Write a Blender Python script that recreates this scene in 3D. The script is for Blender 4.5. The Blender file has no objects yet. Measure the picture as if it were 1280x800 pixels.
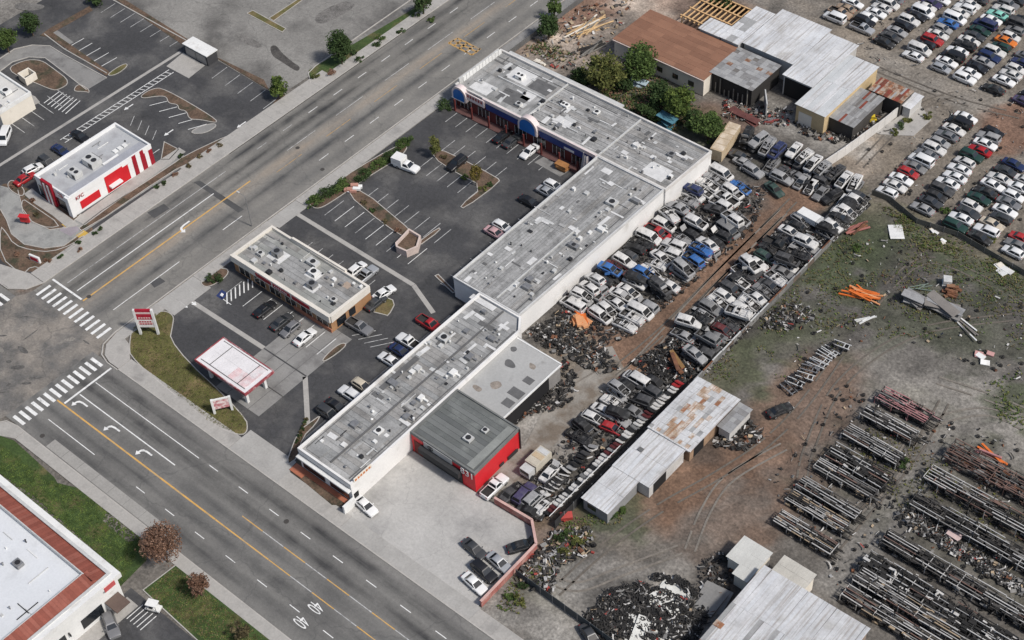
import bpy, bmesh, math, random
import numpy as np
from mathutils import Vector, Matrix
R = random.Random(11)
C = bpy.context.scene.collection
SC = bpy.context.scene

# ---------------------------------------------------------------- camera
F, PITCH, ROLL, YAW = 1935.1, math.radians(46.2848), math.radians(3.7527), math.radians(-43.1287)
CAM = Vector((130.73, -139.56, 200.0))
_f = Vector((0, math.cos(PITCH), -math.sin(PITCH))); _r = Vector((1, 0, 0)); _d = _f.cross(_r)
_r2 = math.cos(ROLL) * _r + math.sin(ROLL) * _d
_d2 = -math.sin(ROLL) * _r + math.cos(ROLL) * _d
RZ = Matrix.Rotation(-YAW, 3, 'Z')
RIGHT, DOWN, FWD = RZ @ _r2, RZ @ _d2, RZ @ _f
cam = bpy.data.cameras.new('camera'); cam_o = bpy.data.objects.new('camera', cam); C.objects.link(cam_o)
cam.sensor_width = 36.0; cam.lens = 36.0 * F / 1280.0; cam.clip_start = 1; cam.clip_end = 8000
cam_o.matrix_world = Matrix(((RIGHT.x, -DOWN.x, -FWD.x, CAM.x), (RIGHT.y, -DOWN.y, -FWD.y, CAM.y),
                             (RIGHT.z, -DOWN.z, -FWD.z, CAM.z), (0, 0, 0, 1)))
SC.camera = cam_o

def P(x, y, h=0.0):
    """A measured point: where the ray through a photo pixel meets the height h."""
    d = RIGHT * (x - 640) + DOWN * (y - 400) + FWD * F
    return CAM + d * ((h - CAM.z) / d.z)

# ---------------------------------------------------------------- daylight
SUN_EL, SUN_AZ = math.radians(50), math.radians(7)       # the sun stands over +x
world = bpy.data.worlds.new('World'); SC.world = world; world.use_nodes = True
wn = world.node_tree
sky = wn.nodes.new('ShaderNodeTexSky'); sky.sky_type = 'NISHITA'; sky.sun_disc = False
sky.sun_elevation = SUN_EL; sky.sun_rotation = math.pi / 2 - SUN_AZ
sky.dust_density = 2.5; sky.air_density = 1.0
wn.nodes['Background'].inputs[1].default_value = 0.1
wn.links.new(sky.outputs[0], wn.nodes['Background'].inputs[0])
sl = bpy.data.lights.new('sun', 'SUN'); sl.energy = 3.5; sl.angle = math.radians(6); sl.color = (1, .955, .9)
so = bpy.data.objects.new('sun', sl); C.objects.link(so)
sd = Vector((math.cos(SUN_EL) * math.cos(SUN_AZ), math.cos(SUN_EL) * math.sin(SUN_AZ), math.sin(SUN_EL)))
so.rotation_euler = sd.to_track_quat('Z', 'Y').to_euler()
SC.view_settings.view_transform = 'Standard'; SC.view_settings.look = 'None'
SC.view_settings.exposure = -0.06; SC.view_settings.gamma = 1.0

# ---------------------------------------------------------------- materials
MATS = {}
def mat(key, col, rough=.8, var=.16, vs=.5, fine=.12, fs=6.0, metal=0.0, col2=None, mix=(.5, .62), ms=.2,
        bump=0.0, streak=None, obj=False, cracks=None, vcol=None, spec=.4, strips=None, grit=0.0, bands=None):
    if key in MATS: return MATS[key]
    m = bpy.data.materials.new(key); m.use_nodes = True; MATS[key] = m
    nt = m.node_tree; N = nt.nodes; L = nt.links; b = N['Principled BSDF']
    b.inputs['Roughness'].default_value = rough; b.inputs['Metallic'].default_value = metal
    b.inputs['Specular IOR Level'].default_value = spec
    if obj: co = N.new('ShaderNodeTexCoord').outputs['Object']
    else: co = N.new('ShaderNodeNewGeometry').outputs['Position']
    def noise(scale, detail=3, vec=None, rg=.55):
        n = N.new('ShaderNodeTexNoise'); n.inputs['Scale'].default_value = scale; n.inputs['Detail'].default_value = detail
        n.inputs['Roughness'].default_value = rg; L.new(vec or co, n.inputs['Vector']); return n.outputs['Fac']
    def rng(src, a, b_, c, d):
        n = N.new('ShaderNodeMapRange'); L.new(src, n.inputs[0])
        for i, v in enumerate((a, b_, c, d)): n.inputs[i + 1].default_value = v
        return n.outputs[0]
    def mixc(f, a, b_):
        n = N.new('ShaderNodeMix'); n.data_type = 'RGBA'; L.new(f, n.inputs[0])
        for i, v in ((6, a), (7, b_)):
            if isinstance(v, tuple): n.inputs[i].default_value = (*v, 1)
            else: L.new(v, n.inputs[i])
        return n.outputs[2]
    def scale(c, f):
        n = N.new('ShaderNodeVectorMath'); n.operation = 'SCALE'
        if isinstance(c, tuple): n.inputs[0].default_value = c
        else: L.new(c, n.inputs[0])
        L.new(f, n.inputs['Scale']); return n.outputs[0]
    def mapped(s):
        n = N.new('ShaderNodeMapping'); n.inputs['Scale'].default_value = s; L.new(co, n.inputs[0]); return n.outputs[0]
    c = col
    if vcol:
        a = N.new('ShaderNodeVertexColor'); a.layer_name = vcol; c = a.outputs[0]
    if col2: c = mixc(rng(noise(ms, 4), mix[0], mix[1], 0, 1), c, col2)
    if strips:            # rolled or laid strips: (axis scale vector, strength)
        br = N.new('ShaderNodeTexBrick'); L.new(mapped(strips[0]), br.inputs[0])
        br.inputs['Color1'].default_value = (.82, .82, .82, 1); br.inputs['Color2'].default_value = (1.1, 1.1, 1.1, 1)
        br.inputs['Mortar'].default_value = (.5, .5, .49, 1); br.offset = .5; br.inputs['Scale'].default_value = 1
        br.inputs['Mortar Size'].default_value = .07; br.inputs['Brick Width'].default_value = 4; br.inputs['Row Height'].default_value = 1
        sp = N.new('ShaderNodeVectorMath'); sp.operation = 'MULTIPLY'
        mm = N.new('ShaderNodeMix'); mm.data_type = 'RGBA'; mm.inputs[0].default_value = strips[1]
        mm.inputs[6].default_value = (1, 1, 1, 1); L.new(br.outputs[0], mm.inputs[7]); L.new(mm.outputs[2], sp.inputs[1])
        if isinstance(c, tuple): sp.inputs[0].default_value = c
        else: L.new(c, sp.inputs[0])
        c = sp.outputs[0]
    if streak:            # (axis scale vector, colour, lo, hi)
        c = mixc(rng(noise(1.0, 4, mapped(streak[0])), streak[2], streak[3], 0, 1), c, streak[1])
    if cracks:            # (scale, colour, width)
        v = N.new('ShaderNodeTexVoronoi'); v.feature = 'DISTANCE_TO_EDGE'; v.inputs['Scale'].default_value = cracks[0]
        w = N.new('ShaderNodeVectorMath'); w.operation = 'ADD'; L.new(co, w.inputs[0])
        nn = N.new('ShaderNodeTexNoise'); nn.inputs['Scale'].default_value = .5; L.new(co, nn.inputs['Vector'])
        ss = N.new('ShaderNodeVectorMath'); ss.operation = 'SCALE'; L.new(nn.outputs['Color'], ss.inputs[0]); ss.inputs['Scale'].default_value = 2.5
        L.new(ss.outputs[0], w.inputs[1]); L.new(w.outputs[0], v.inputs['Vector'])
        c = mixc(rng(v.outputs['Distance'], 0, cracks[2], .4, 0), c, cracks[1])
    if bands:             # worn wheel lanes: (axis, [(position, half width, colour, strength)])
        sx = N.new('ShaderNodeSeparateXYZ'); L.new(co, sx.inputs[0]); along = (.035, .5, .5) if bands[0] == 1 else (.5, .035, .5)
        wob = noise(1.0, 4, mapped(along)); wob2 = noise(.22, 3)
        for pos, hw, bc, st in bands[1]:
            a = N.new('ShaderNodeMath'); a.operation = 'SUBTRACT'; L.new(sx.outputs[bands[0]], a.inputs[0]); a.inputs[1].default_value = pos
            ab = N.new('ShaderNodeMath'); ab.operation = 'ABSOLUTE'; L.new(a.outputs[0], ab.inputs[0])
            k = rng(ab.outputs[0], 0, hw, 1, 0); j = rng(wob, .3, .65, .1, 1); j2 = rng(wob2, .35, .6, .55, 1)
            m1 = N.new('ShaderNodeMath'); m1.operation = 'MULTIPLY'; L.new(k, m1.inputs[0]); L.new(j, m1.inputs[1])
            m2 = N.new('ShaderNodeMath'); m2.operation = 'MULTIPLY'; L.new(m1.outputs[0], m2.inputs[0]); L.new(j2, m2.inputs[1])
            m3 = N.new('ShaderNodeMath'); m3.operation = 'MULTIPLY'; L.new(m2.outputs[0], m3.inputs[0]); m3.inputs[1].default_value = st
            c = mixc(m3.outputs[0], c, bc)
    if grit: c = scale(c, rng(noise(1.4, 8, None, .78), .3, .7, 1 - grit, 1 + grit))
    c = scale(c, rng(noise(vs, 4), .25, .75, 1 - var, 1 + var))
    fn = noise(fs, 2)
    if fine: c = scale(c, rng(fn, .25, .75, 1 - fine, 1 + fine))
    if isinstance(c, tuple): b.inputs['Base Color'].default_value = (*c, 1)
    else: L.new(c, b.inputs['Base Color'])
    if bump:
        bp = N.new('ShaderNodeBump'); bp.inputs['Strength'].default_value = bump; bp.inputs['Distance'].default_value = .1
        L.new(fn, bp.inputs['Height']); L.new(bp.outputs[0], b.inputs['Normal'])
    return m

WHITE = mat('white_paint', (.72, .72, .70), .55, .1, .3, .06, 3, col2=(.5, .48, .45), mix=(.6, .75), ms=.35)
CREAM = mat('cream_stucco', (.72, .67, .58), .85, .1, .3, .06, 5, col2=(.5, .45, .38), mix=(.6, .8), ms=.5)
MARK = mat('marking_white', (.74, .74, .72), .6, .12, .8, .12, 5, col2=(.35, .35, .34), mix=(.56, .74), ms=1.3)
FADED = mat('marking_faded', (.48, .48, .47), .7, .2, .8, .2, 5, col2=(.16, .16, .16), mix=(.5, .7), ms=1.0)
YEL = mat('marking_yellow', (.62, .36, .1), .6, .12, .8, .12, 5, col2=(.4, .3, .18), mix=(.5, .72), ms=.5)
ORG = mat('marking_orange', (.5, .3, .1), .7, .2, .8, .2, 4, col2=(.25, .2, .14), mix=(.45, .65), ms=.8)
BLUEM = mat('marking_blue', (.025, .04, .13), .7)
ASPH = mat('road_asphalt', (.155, .15, .143), .85, .12, .06, .1, 5, col2=(.105, .103, .1), mix=(.45, .62), ms=.09, cracks=(.07, (.07, .07, .07), .012))
LOT = mat('lot_asphalt', (.056, .056, .058), .85, .25, .08, .14, 4, grit=.28, col2=(.115, .112, .108), mix=(.47, .66), ms=.11, cracks=(.09, (.03, .03, .03), .012))
WORN = mat('worn_lot', (.23, .222, .205), .9, .25, .06, .14, 3, grit=.25, col2=(.12, .115, .108), mix=(.48, .64), ms=.08, cracks=(.13, (.09, .09, .085), .02))
CONC = mat('concrete', (.38, .365, .34), .85, .12, .25, .1, 3, col2=(.26, .25, .235), mix=(.52, .7), ms=.25)
CONC2 = mat('concrete_pale', (.42, .41, .39), .85, .13, .12, .08, 3, grit=.14, col2=(.28, .275, .265), mix=(.5, .68), ms=.1, cracks=(.12, (.2, .2, .195), .008))
CONCD = mat('concrete_grey', (.24, .235, .225), .85, .15, .2, .1, 3, col2=(.16, .155, .15), mix=(.5, .68), ms=.3)
KERB = mat('kerb_concrete', (.42, .4, .37), .85, .15, .5, .1, 3)
GRASS = mat('lawn', (.045, .075, .02), .95, .3, .3, .35, 4, col2=(.12, .105, .045), mix=(.5, .7), ms=.25, bump=.6)
DRYG = mat('dry_lawn', (.105, .1, .035), .95, .3, .3, .3, 4, col2=(.2, .145, .075), mix=(.48, .68), ms=.2, bump=.6)
BARK = mat('planting_bed', (.12, .08, .055), .95, .35, .4, .35, 3, col2=(.05, .05, .03), mix=(.5, .65), ms=.35, bump=.7)
ROOFG = mat('roof_grey', (.36, .362, .358), .85, .13, .15, .1, 3, col2=(.19, .19, .19), mix=(.5, .66), ms=.2)
DARK = mat('opening_shade', (.012, .012, .013), .8)  # near-black paint standing in for shade inside doorways, bays and glassless windows
BLACKM = mat('black_metal', (.03, .03, .032), .5, obj=True)
GREYM = mat('grey_metal', (.3, .3, .3), .5, .2, 2, .1, 8, .5, obj=True)
PALEM = mat('pale_metal', (.6, .6, .58), .5, .15, 1, .1, 6, .2, obj=True)
RUST = mat('rust', (.19, .085, .045), .9, .3, 1, .2, 6, col2=(.09, .045, .03), mix=(.45, .65), ms=.8)
RED = mat('red_paint', (.55, .03, .035), .5, .12, .3, .05, 3)
MAROON = mat('maroon_wall', (.12, .025, .022), .8, .2, .4)
BROWNW = mat('brown_wall', (.36, .2, .1), .85, .18, .6, .1, 4)
GLASS = mat('dark_glass', (.015, .018, .022), .12, .1, 1, spec=.6)
TRUNK = mat('bark_trunk', (.1, .07, .05), .9, .3, 3, .2, 8)
WOOD = mat('raw_lumber', (.55, .38, .2), .8, .2, 1, .15, 6)

# ---------------------------------------------------------------- builders
BASE = {}
class MB:
    def __init__(s): s.v = []; s.f = []; s.mi = []
    def poly(s, pts, mi=0):
        n = len(s.v); s.v += [tuple(p) for p in pts]; s.f.append(tuple(range(n, n + len(pts)))); s.mi.append(mi); return s
    def bx(s, x0, y0, z0, x1, y1, z1, mi=0):
        return s.hull([(x0, y0), (x1, y0), (x1, y1), (x0, y1)], z0, z1, mi)
    def hull(s, pl, z0, z1, mi=0, mt=None, bottom=True):
        n = len(s.v); k = len(pl)
        s.v += [(p[0], p[1], z0) for p in pl] + [(p[0], p[1], z1) for p in pl]
        for i in range(k):
            j = (i + 1) % k; s.f.append((n + i, n + j, n + k + j, n + k + i)); s.mi.append(mi)
        s.f.append(tuple(range(n + k, n + 2 * k))); s.mi.append(mi if mt is None else mt)
        if bottom: s.f.append(tuple(range(n + k - 1, n - 1, -1))); s.mi.append(mi)
        return s
    def obox(s, c, half, rot=0.0, mi=0, rx=0.0, ry=0.0):
        M = Matrix.Rotation(rot, 3, 'Z') @ Matrix.Rotation(ry, 3, 'Y') @ Matrix.Rotation(rx, 3, 'X')
        n = len(s.v); c = Vector(c)
        for sx, sy, sz in ((-1, -1, -1), (1, -1, -1), (1, 1, -1), (-1, 1, -1), (-1, -1, 1), (1, -1, 1), (1, 1, 1), (-1, 1, 1)):
            s.v.append(tuple(c + M @ Vector((sx * half[0], sy * half[1], sz * half[2]))))
        for q in ((0, 3, 2, 1), (4, 5, 6, 7), (0, 1, 5, 4), (1, 2, 6, 5), (2, 3, 7, 6), (3, 0, 4, 7)):
            s.f.append(tuple(n + i for i in q)); s.mi.append(mi)
        return s
    def tube(s, a, b, r0, r1=None, k=8, mi=0, cap=True):
        a, b = Vector(a), Vector(b); r1 = r0 if r1 is None else r1
        d = (b - a).normalized(); u = d.orthogonal().normalized(); w = d.cross(u); n = len(s.v)
        for c, r in ((a, r0), (b, r1)):
            for i in range(k):
                t = 2 * math.pi * i / k; s.v.append(tuple(c + (u * math.cos(t) + w * math.sin(t)) * r))
        for i in range(k):
            j = (i + 1) % k; s.f.append((n + i, n + j, n + k + j, n + k + i)); s.mi.append(mi)
        if cap:
            s.f.append(tuple(range(n + k, n + 2 * k))); s.mi.append(mi)
            s.f.append(tuple(range(n + k - 1, n - 1, -1))); s.mi.append(mi)
        return s
    def mesh(s, name, mats, off=(0, 0, 0), smooth=None):
        me = bpy.data.meshes.new(name)
        ox, oy, oz = off
        me.from_pydata([(x - ox, y - oy, z - oz) for x, y, z in s.v], [], s.f)
        if mats is not None:
            for m in (mats if isinstance(mats, (list, tuple)) else [mats]): me.materials.append(m)
        if any(s.mi): me.polygons.foreach_set('material_index', s.mi)
        if smooth is not None:
            me.polygons.foreach_set('use_smooth', [True] * len(s.f)); me.set_sharp_from_angle(angle=math.radians(smooth))
        me.update(); return me
    def build(s, name, mats, parent=None, smooth=None, kind=None, label=None, cat=None, group=None, loc=None):
        off = BASE[parent.name] if parent else (loc or (0, 0, 0))
        o = bpy.data.objects.new(name, s.mesh(name, mats, off, smooth)); C.objects.link(o)
        if parent: o.parent = parent
        elif loc: o.location = loc
        BASE[o.name] = off
        return tag(o, label, cat, group, kind)
def tag(o, label=None, cat=None, group=None, kind=None):
    if label: o['label'] = label
    if cat: o['category'] = cat
    if group: o['group'] = group
    if kind: o['kind'] = kind
    return o
def thing(name, label, cat, loc, group=None, rz=0.0):
    o = bpy.data.objects.new(name, None); C.objects.link(o); o.location = loc; o.rotation_euler[2] = rz
    o.empty_display_size = .3; BASE[o.name] = tuple(loc); return tag(o, label, cat, group)
def part(root, name, m, *boxes, **kw):
    b = MB()
    for q in boxes: b.bx(*q)
    return b.build(name, m, root, **kw)
def inst(name, me, parent, loc, rz=0.0, m=None, rot=None, scale=None):
    """another object sharing a mesh; loc is relative to the parent"""
    o = bpy.data.objects.new(name, me); C.objects.link(o)
    if parent: o.parent = parent
    o.location = loc; o.rotation_euler = rot or (0, 0, rz)
    if scale: o.scale = scale
    if m:
        o.material_slots[0].link = 'OBJECT'; o.material_slots[0].material = m
    return o
def sheet(name, pts, z, m, parent=None, kind='structure', **kw):
    return MB().poly([(p[0], p[1], z) for p in pts]).build(name, m, parent, kind=kind if not parent else None, **kw)
def inset(poly, d):
    n = len(poly); out = []
    A = sum(poly[i][0] * poly[(i + 1) % n][1] - poly[(i + 1) % n][0] * poly[i][1] for i in range(n))
    s = 1 if A > 0 else -1
    for i in range(n):
        p0, p1, p2 = Vector(poly[i - 1][:2]), Vector(poly[i][:2]), Vector(poly[(i + 1) % n][:2])
        a = (p1 - p0).normalized(); b = (p2 - p1).normalized()
        na, nb = Vector((-a.y, a.x)) * s, Vector((-b.y, b.x)) * s
        k = na + nb; k = k / max(.3, k.dot(na)); out.append((p1.x + k.x * d, p1.y + k.y * d))
    return out
def ring(b, outer, inner, z0, z1, mi=0):
    n = len(outer)
    for i in range(n):
        j = (i + 1) % n
        b.poly([(*outer[i], z0), (*outer[j], z0), (*outer[j], z1), (*outer[i], z1)], mi)
        b.poly([(*inner[j], z0), (*inner[i], z0), (*inner[i], z1), (*inner[j], z1)], mi)
        b.poly([(*outer[i], z1), (*outer[j], z1), (*inner[j], z1), (*inner[i], z1)], mi)
        b.poly([(*outer[j], z0), (*outer[i], z0), (*inner[i], z0), (*inner[j], z0)], mi)
    return b
def strip(pts, w):
    """ribbon polygons along a polyline, w wide to the left"""
    out = []
    n = len(pts); off = []
    for i in range(n):
        a = Vector(pts[max(0, i - 1)][:2]); b = Vector(pts[i][:2]); c = Vector(pts[min(n - 1, i + 1)][:2])
        d1 = (b - a).normalized() if i else (c - b).normalized(); d2 = (c - b).normalized() if i < n - 1 else d1
        k = Vector((-d1.y - d2.y, d1.x + d2.x)); k = k / max(.5, k.dot(Vector((-d1.y, d1.x))))
        off.append((b.x + k.x * w, b.y + k.y * w))
    for i in range(n - 1): out.append([pts[i][:2], pts[i + 1][:2], off[i + 1], off[i]])
    return out
def kerb(pts, w=.18, h=.15, name='kerb', parent=None, m=None, z0=0.0):
    b = MB()
    for q in strip(pts, w): b.hull(q, z0, h)
    return b.build(name, m or KERB, parent, kind=None if parent else 'structure')
def line(parent, name, a, b, w, z, m):
    a, b = Vector(a[:2]), Vector(b[:2]); d = (b - a).normalized(); n = Vector((-d.y, d.x)) * (w / 2)
    return MB().poly([(*(a - n), z), (*(b - n), z), (*(b + n), z), (*(a + n), z)]).build(name, m, parent)
ORD = 'first second third fourth fifth sixth seventh eighth ninth tenth eleventh twelfth thirteenth fourteenth fifteenth sixteenth seventeenth eighteenth nineteenth twentieth'.split()
def ordinal(i):
    if i < 20: return ORD[i]
    t, u = divmod(i + 1, 10)
    return {2: 'twent', 3: 'thirt', 4: 'fort', 5: 'fift'}[t] + ('ieth' if u == 0 else 'y-' + ORD[u - 1])
def smoothpoly(pts, it=2):
    for _ in range(it):
        q = []
        for i in range(len(pts)):
            a, b = pts[i], pts[(i + 1) % len(pts)]
            q += [(a[0] * .75 + b[0] * .25, a[1] * .75 + b[1] * .25), (a[0] * .25 + b[0] * .75, a[1] * .25 + b[1] * .75)]
        pts = q
    return pts
def PX(s, h=0.0):
    """'x,y x,y' photo pixels -> ground points"""
    return [tuple(P(*map(float, t.split(',')), h))[:2] for t in s.split()]
# ================================================================ ground sheet
def vnoise(X, Y, s, seed):
    rs = np.random.RandomState(seed); T = rs.rand(256, 256)
    x, y = X / s + 1000.0, Y / s + 1000.0
    xi, yi = np.floor(x).astype(int), np.floor(y).astype(int); fx, fy = x - xi, y - yi
    fx, fy = fx * fx * (3 - 2 * fx), fy * fy * (3 - 2 * fy)
    g = lambda a, b: T[a % 256, b % 256]
    return (g(xi, yi) * (1 - fx) + g(xi + 1, yi) * fx) * (1 - fy) + (g(xi, yi + 1) * (1 - fx) + g(xi + 1, yi + 1) * fx) * fy
def fbm(X, Y, s, seed): return sum(vnoise(X, Y, s / 2 ** i, seed + i) * .5 ** (i + 1) for i in range(4)) / .9375
SOIL = dict(grey=(.142, .13, .115), brown=(.175, .108, .072), light=(.255, .238, .212), dark=(.065, .06, .054), green=(.064, .075, .042),
            tan=(.235, .198, .155), rubble=(.46, .38, .31), conc=(.28, .265, .24), red=(.19, .11, .075), olive=(.09, .09, .058), field=(.1, .094, .084))
# px, py, radius along x, along y (metres), soil, strength
SPOTS = [
 (1100, 380, 40, 45, 'field', 1), (1240, 430, 26, 34, 'field', .9), (1000, 620, 40, 60, 'grey', .9), (780, 690, 26, 22, 'conc', .75), (760, 640, 18, 14, 'grey', .8),
 (830, 640, 16, 14, 'tan', .45), (890, 610, 13, 12, 'brown', 1), (860, 620, 9, 9, 'brown', .8), (930, 560, 14, 9, 'brown', .8), (1010, 500, 9, 16, 'brown', .7), (880, 690, 8, 16, 'grey', .8),
 (900, 690, 7, 16, 'brown', .35), (1180, 490, 16, 14, 'light', .75), (1230, 540, 16, 12, 'light', .75), (1120, 640, 4, 26, 'conc', .8), (1150, 540, 6, 9, 'light', .6), (1200, 440, 9, 10, 'light', .4),
 (1040, 320, 7, 14, 'green', .9), (1090, 300, 9, 12, 'green', .95), (1060, 350, 6, 8, 'green', .7), (920, 450, 6, 16, 'olive', .95), (960, 400, 7, 12, 'green', .6), (1000, 420, 6, 12, 'olive', .5),
 (1030, 390, 6, 9, 'green', .45), (1120, 350, 5, 22, 'dark', .5), (1110, 370, 4, 26, 'dark', .45), (1180, 310, 22, 5, 'green', .7), (1240, 350, 16, 5, 'green', .55), (1220, 420, 12, 8, 'green', .55),
 (1270, 500, 5, 8, 'green', .8), (1150, 430, 12, 8, 'dark', .5), (1260, 400, 10, 10, 'dark', .4), (1140, 400, 12, 7, 'green', .4),
 (1180, 120, 60, 6, 'tan', .75), (1190, 110, 30, 6, 'conc', .75), (1060, 60, 7, 20, 'tan', .7), (1120, 60, 60, 26, 'grey', .35), (1200, 40, 50, 26, 'tan', .4), (1200, 230, 30, 20, 'tan', .5),
 (1090, 190, 7, 9, 'tan', .9), (1075, 195, 5, 8, 'rubble', .3), (1265, 160, 6, 8, 'red', .9), (1030, 170, 12, 5, 'conc', .85), (960, 140, 10, 5, 'conc', .6), (1120, 150, 4, 6, 'light', .8),
 (840, 400, 5, 40, 'brown', .95), (930, 310, 4.5, 30, 'brown', .8), (985, 245, 9, 6, 'brown', .95), (790, 440, 7, 8, 'brown', .85), (740, 420, 8, 4, 'brown', .7), (745, 395, 6, 6, 'brown', .5),
 (780, 330, 9, 24, 'dark', .9), (850, 260, 9, 18, 'dark', .8), (920, 390, 5, 30, 'dark', .9), (880, 430, 5, 12, 'dark', .8), (970, 330, 5, 24, 'dark', .8), (950, 195, 16, 7, 'dark', .8), (790, 540, 5, 20, 'dark', .8), (700, 610, 8, 8, 'dark', .7), (680, 440, 8, 5, 'dark', .7),
 (690, 520, 9, 13, 'conc', .75), (730, 450, 6, 6, 'tan', .7), (700, 480, 10, 6, 'tan', .5), (655, 590, 8, 8, 'tan', .5), (640, 560, 4, 12, 'conc', .6),
 (720, 60, 16, 14, 'rubble', .85), (760, 20, 16, 14, 'rubble', .8), (700, 90, 10, 8, 'rubble', .7), (735, 10, 7, 9, 'red', .85), (710, 25, 6, 6, 'red', .6), (680, 70, 5, 6, 'dark', .5), (770, 40, 6, 10, 'dark', .6), (735, 80, 8, 6, 'dark', .4),
 (780, 120, 22, 7, 'dark', .7), (850, 150, 14, 8, 'green', .6), (800, 130, 10, 7, 'green', .5), (910, 150, 10, 7, 'red', .5), (880, 10, 14, 10, 'red', .5), (640, 60, 4, 6, 'brown', .5),
 (660, 725, 6, 6, 'olive', .7), (700, 690, 6, 8, 'dark', .6), (710, 680, 5, 7, 'olive', .6), (770, 640, 5, 4, 'green', .8), (700, 660, 6, 6, 'brown', .5), (700, 760, 8, 10, 'conc', .7),
 (800, 760, 8, 7, 'dark', .7), (840, 735, 6, 5, 'light', .9), (805, 785, 7, 4, 'light', .9), (900, 730, 5, 8, 'dark', .6), (1000, 620, 5, 14, 'brown', .45), (870, 560, 7, 4, 'dark', .6), (920, 540, 4, 5, 'dark', .7),
 (1160, 700, 28, 26, 'dark', .35), (1060, 560, 12, 12, 'dark', .3), (1230, 640, 24, 16, 'olive', .3), (1220, 590, 20, 10, 'dark', .3),
 (340, 60, 40, 30, 'conc', .5), (30, 10, 40, 20, 'conc', .6), (400, 20, 50, 50, 'grey', .4), (100, 340, 20, 8, 'brown', .7)]
def axis(lo, hi, st): return np.concatenate([[-2500, -1200, -600, lo - 120, lo - 30], np.arange(lo, hi + .1, st), [hi + 30, hi + 120, 600, 1200, 2500]])
gx, gy = axis(-165, 118, 1.1), axis(-112, 152, 1.1)
GX, GY = np.meshgrid(gx, gy)
n1, n2, n3 = fbm(GX, GY, 9, 3), fbm(GX, GY, 9, 23), fbm(GX, GY, 3.2, 41)
col = np.zeros(GX.shape + (3,)) + np.array(SOIL['grey'])
for i, (px, py, rx, ry, k, st) in enumerate(SPOTS):
    p = P(px, py); m1 = fbm(GX, GY, 6, 60 + i) - .5; m2 = fbm(GX, GY, 6, 160 + i) - .5
    dx, dy = GX - p.x + m1 * min(rx, 14) * 1.1, GY - p.y + m2 * min(ry, 14) * 1.1
    d = np.sqrt((dx / rx) ** 2 + (dy / ry) ** 2) + (n3 - .5) * .7
    if k in ('green', 'olive'): d = d + (n3 - .5) * 1.5 + (n1 - .5) * 1.2
    w = np.clip((1.15 - d) / .55, 0, 1); w = (w * w * (3 - 2 * w) * st)[..., None]
    col = col * (1 - w) + np.array(SOIL[k]) * w
mott = (fbm(GX, GY, 2.6, 77) - .5)[..., None]; col *= 1 + mott * 1.0
col *= (1 + (fbm(GX, GY, 14, 91) - .5) * .35)[..., None]
ny, nx = GX.shape
far = np.clip(np.maximum(np.maximum(-165 - GX, GX - 118), np.maximum(-112 - GY, GY - 152)) / 30, 0, 1)[..., None]; col = col * (1 - far) + np.array((.2, .188, .168)) * far
Z = (fbm(GX, GY, 5, 5) - .5) * .12 - .06
inside = (GX > -165) & (GX < 118) & (GY > -112) & (GY < 152); Z[~inside] = -.06
idx = np.arange(nx * ny).reshape(ny, nx)
fa = np.stack([idx[:-1, :-1], idx[:-1, 1:], idx[1:, 1:], idx[1:, :-1]], -1).reshape(-1, 4)
gme = bpy.data.meshes.new('ground'); gme.from_pydata(np.stack([GX, GY, Z], -1).reshape(-1, 3).tolist(), [], fa.tolist())
ca = gme.color_attributes.new('soil', 'FLOAT_COLOR', 'POINT')
ca.data.foreach_set('color', np.concatenate([np.clip(col, .01, 1), np.ones(col.shape[:2] + (1,))], -1).astype(np.float32).ravel())
gme.materials.append(mat('soil', (.2, .2, .2), .95, .22, .9, .3, 2.2, vcol='soil', bump=.8, grit=.36))
ground = bpy.data.objects.new('ground', gme); C.objects.link(ground); tag(ground, kind='structure')

# ================================================================ roads
Z_LOT, Z_ROAD, Z_MK = .02, .05, .062
TRK = mat('rut_dark', (.132, .116, .098), .95, .25, .6, .25, 3); TRK2 = mat('rut_pale', (.19, .17, .146), .95, .25, .6, .25, 3)
def ruts(px, m, w=.34, gap=1.6):
    pts = [tuple(P(*map(float, q.split(',')))[:2]) for q in px.split()]
    dn = []
    for i in range(len(pts) - 1):
        p0, p1, p2, p3 = (Vector(pts[max(0, min(len(pts) - 1, i + k))]) for k in (-1, 0, 1, 2))
        for s in range(8):
            t = s / 8; dn.append(tuple(.5 * ((2 * p1) + (p2 - p0) * t + (2 * p0 - 5 * p1 + 4 * p2 - p3) * t * t + (3 * p1 - p0 - 3 * p2 + p3) * t ** 3)))
    b = MB()
    for o in (0, gap):
        for k, (q, q2) in enumerate(zip(strip(dn, o), strip(dn, o + w))):
            if R.random() < .93: b.poly([(*q[3], .012), (*q[2], .012), (*q2[2], .012), (*q2[3], .012)])
    return b.build('tyre_track', m, None, kind='structure')
for px, m in (('700,745 760,690 830,640 900,600 960,560 1010,510 1060,440', TRK), ('770,470 830,420 900,350 960,290 1000,250', TRK), ('785,475 850,405 920,330 990,262', TRK2), ('870,690 890,640 920,600 990,560', TRK2), ('1010,600 1020,560 1060,480 1150,420 1280,400', TRK), ('1020,690 1080,640 1120,600 1160,540 1230,520 1280,540', TRK2), ('1040,700 1100,630 1150,570 1190,500', TRK), ('1030,60 1120,100 1200,130 1280,150', TRK), ('1080,210 1150,140 1200,120', TRK), ('1100,380 1160,330 1240,360 1280,380', TRK), ('690,500 720,480 770,450', TRK2), ('1170,480 1230,500 1280,520', TRK2), ('660,720 720,740 780,720 860,690', TRK2)): ruts(px, m)
def structure_sheet(name, pts, z, m): return sheet(name, pts, z, m)
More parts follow.
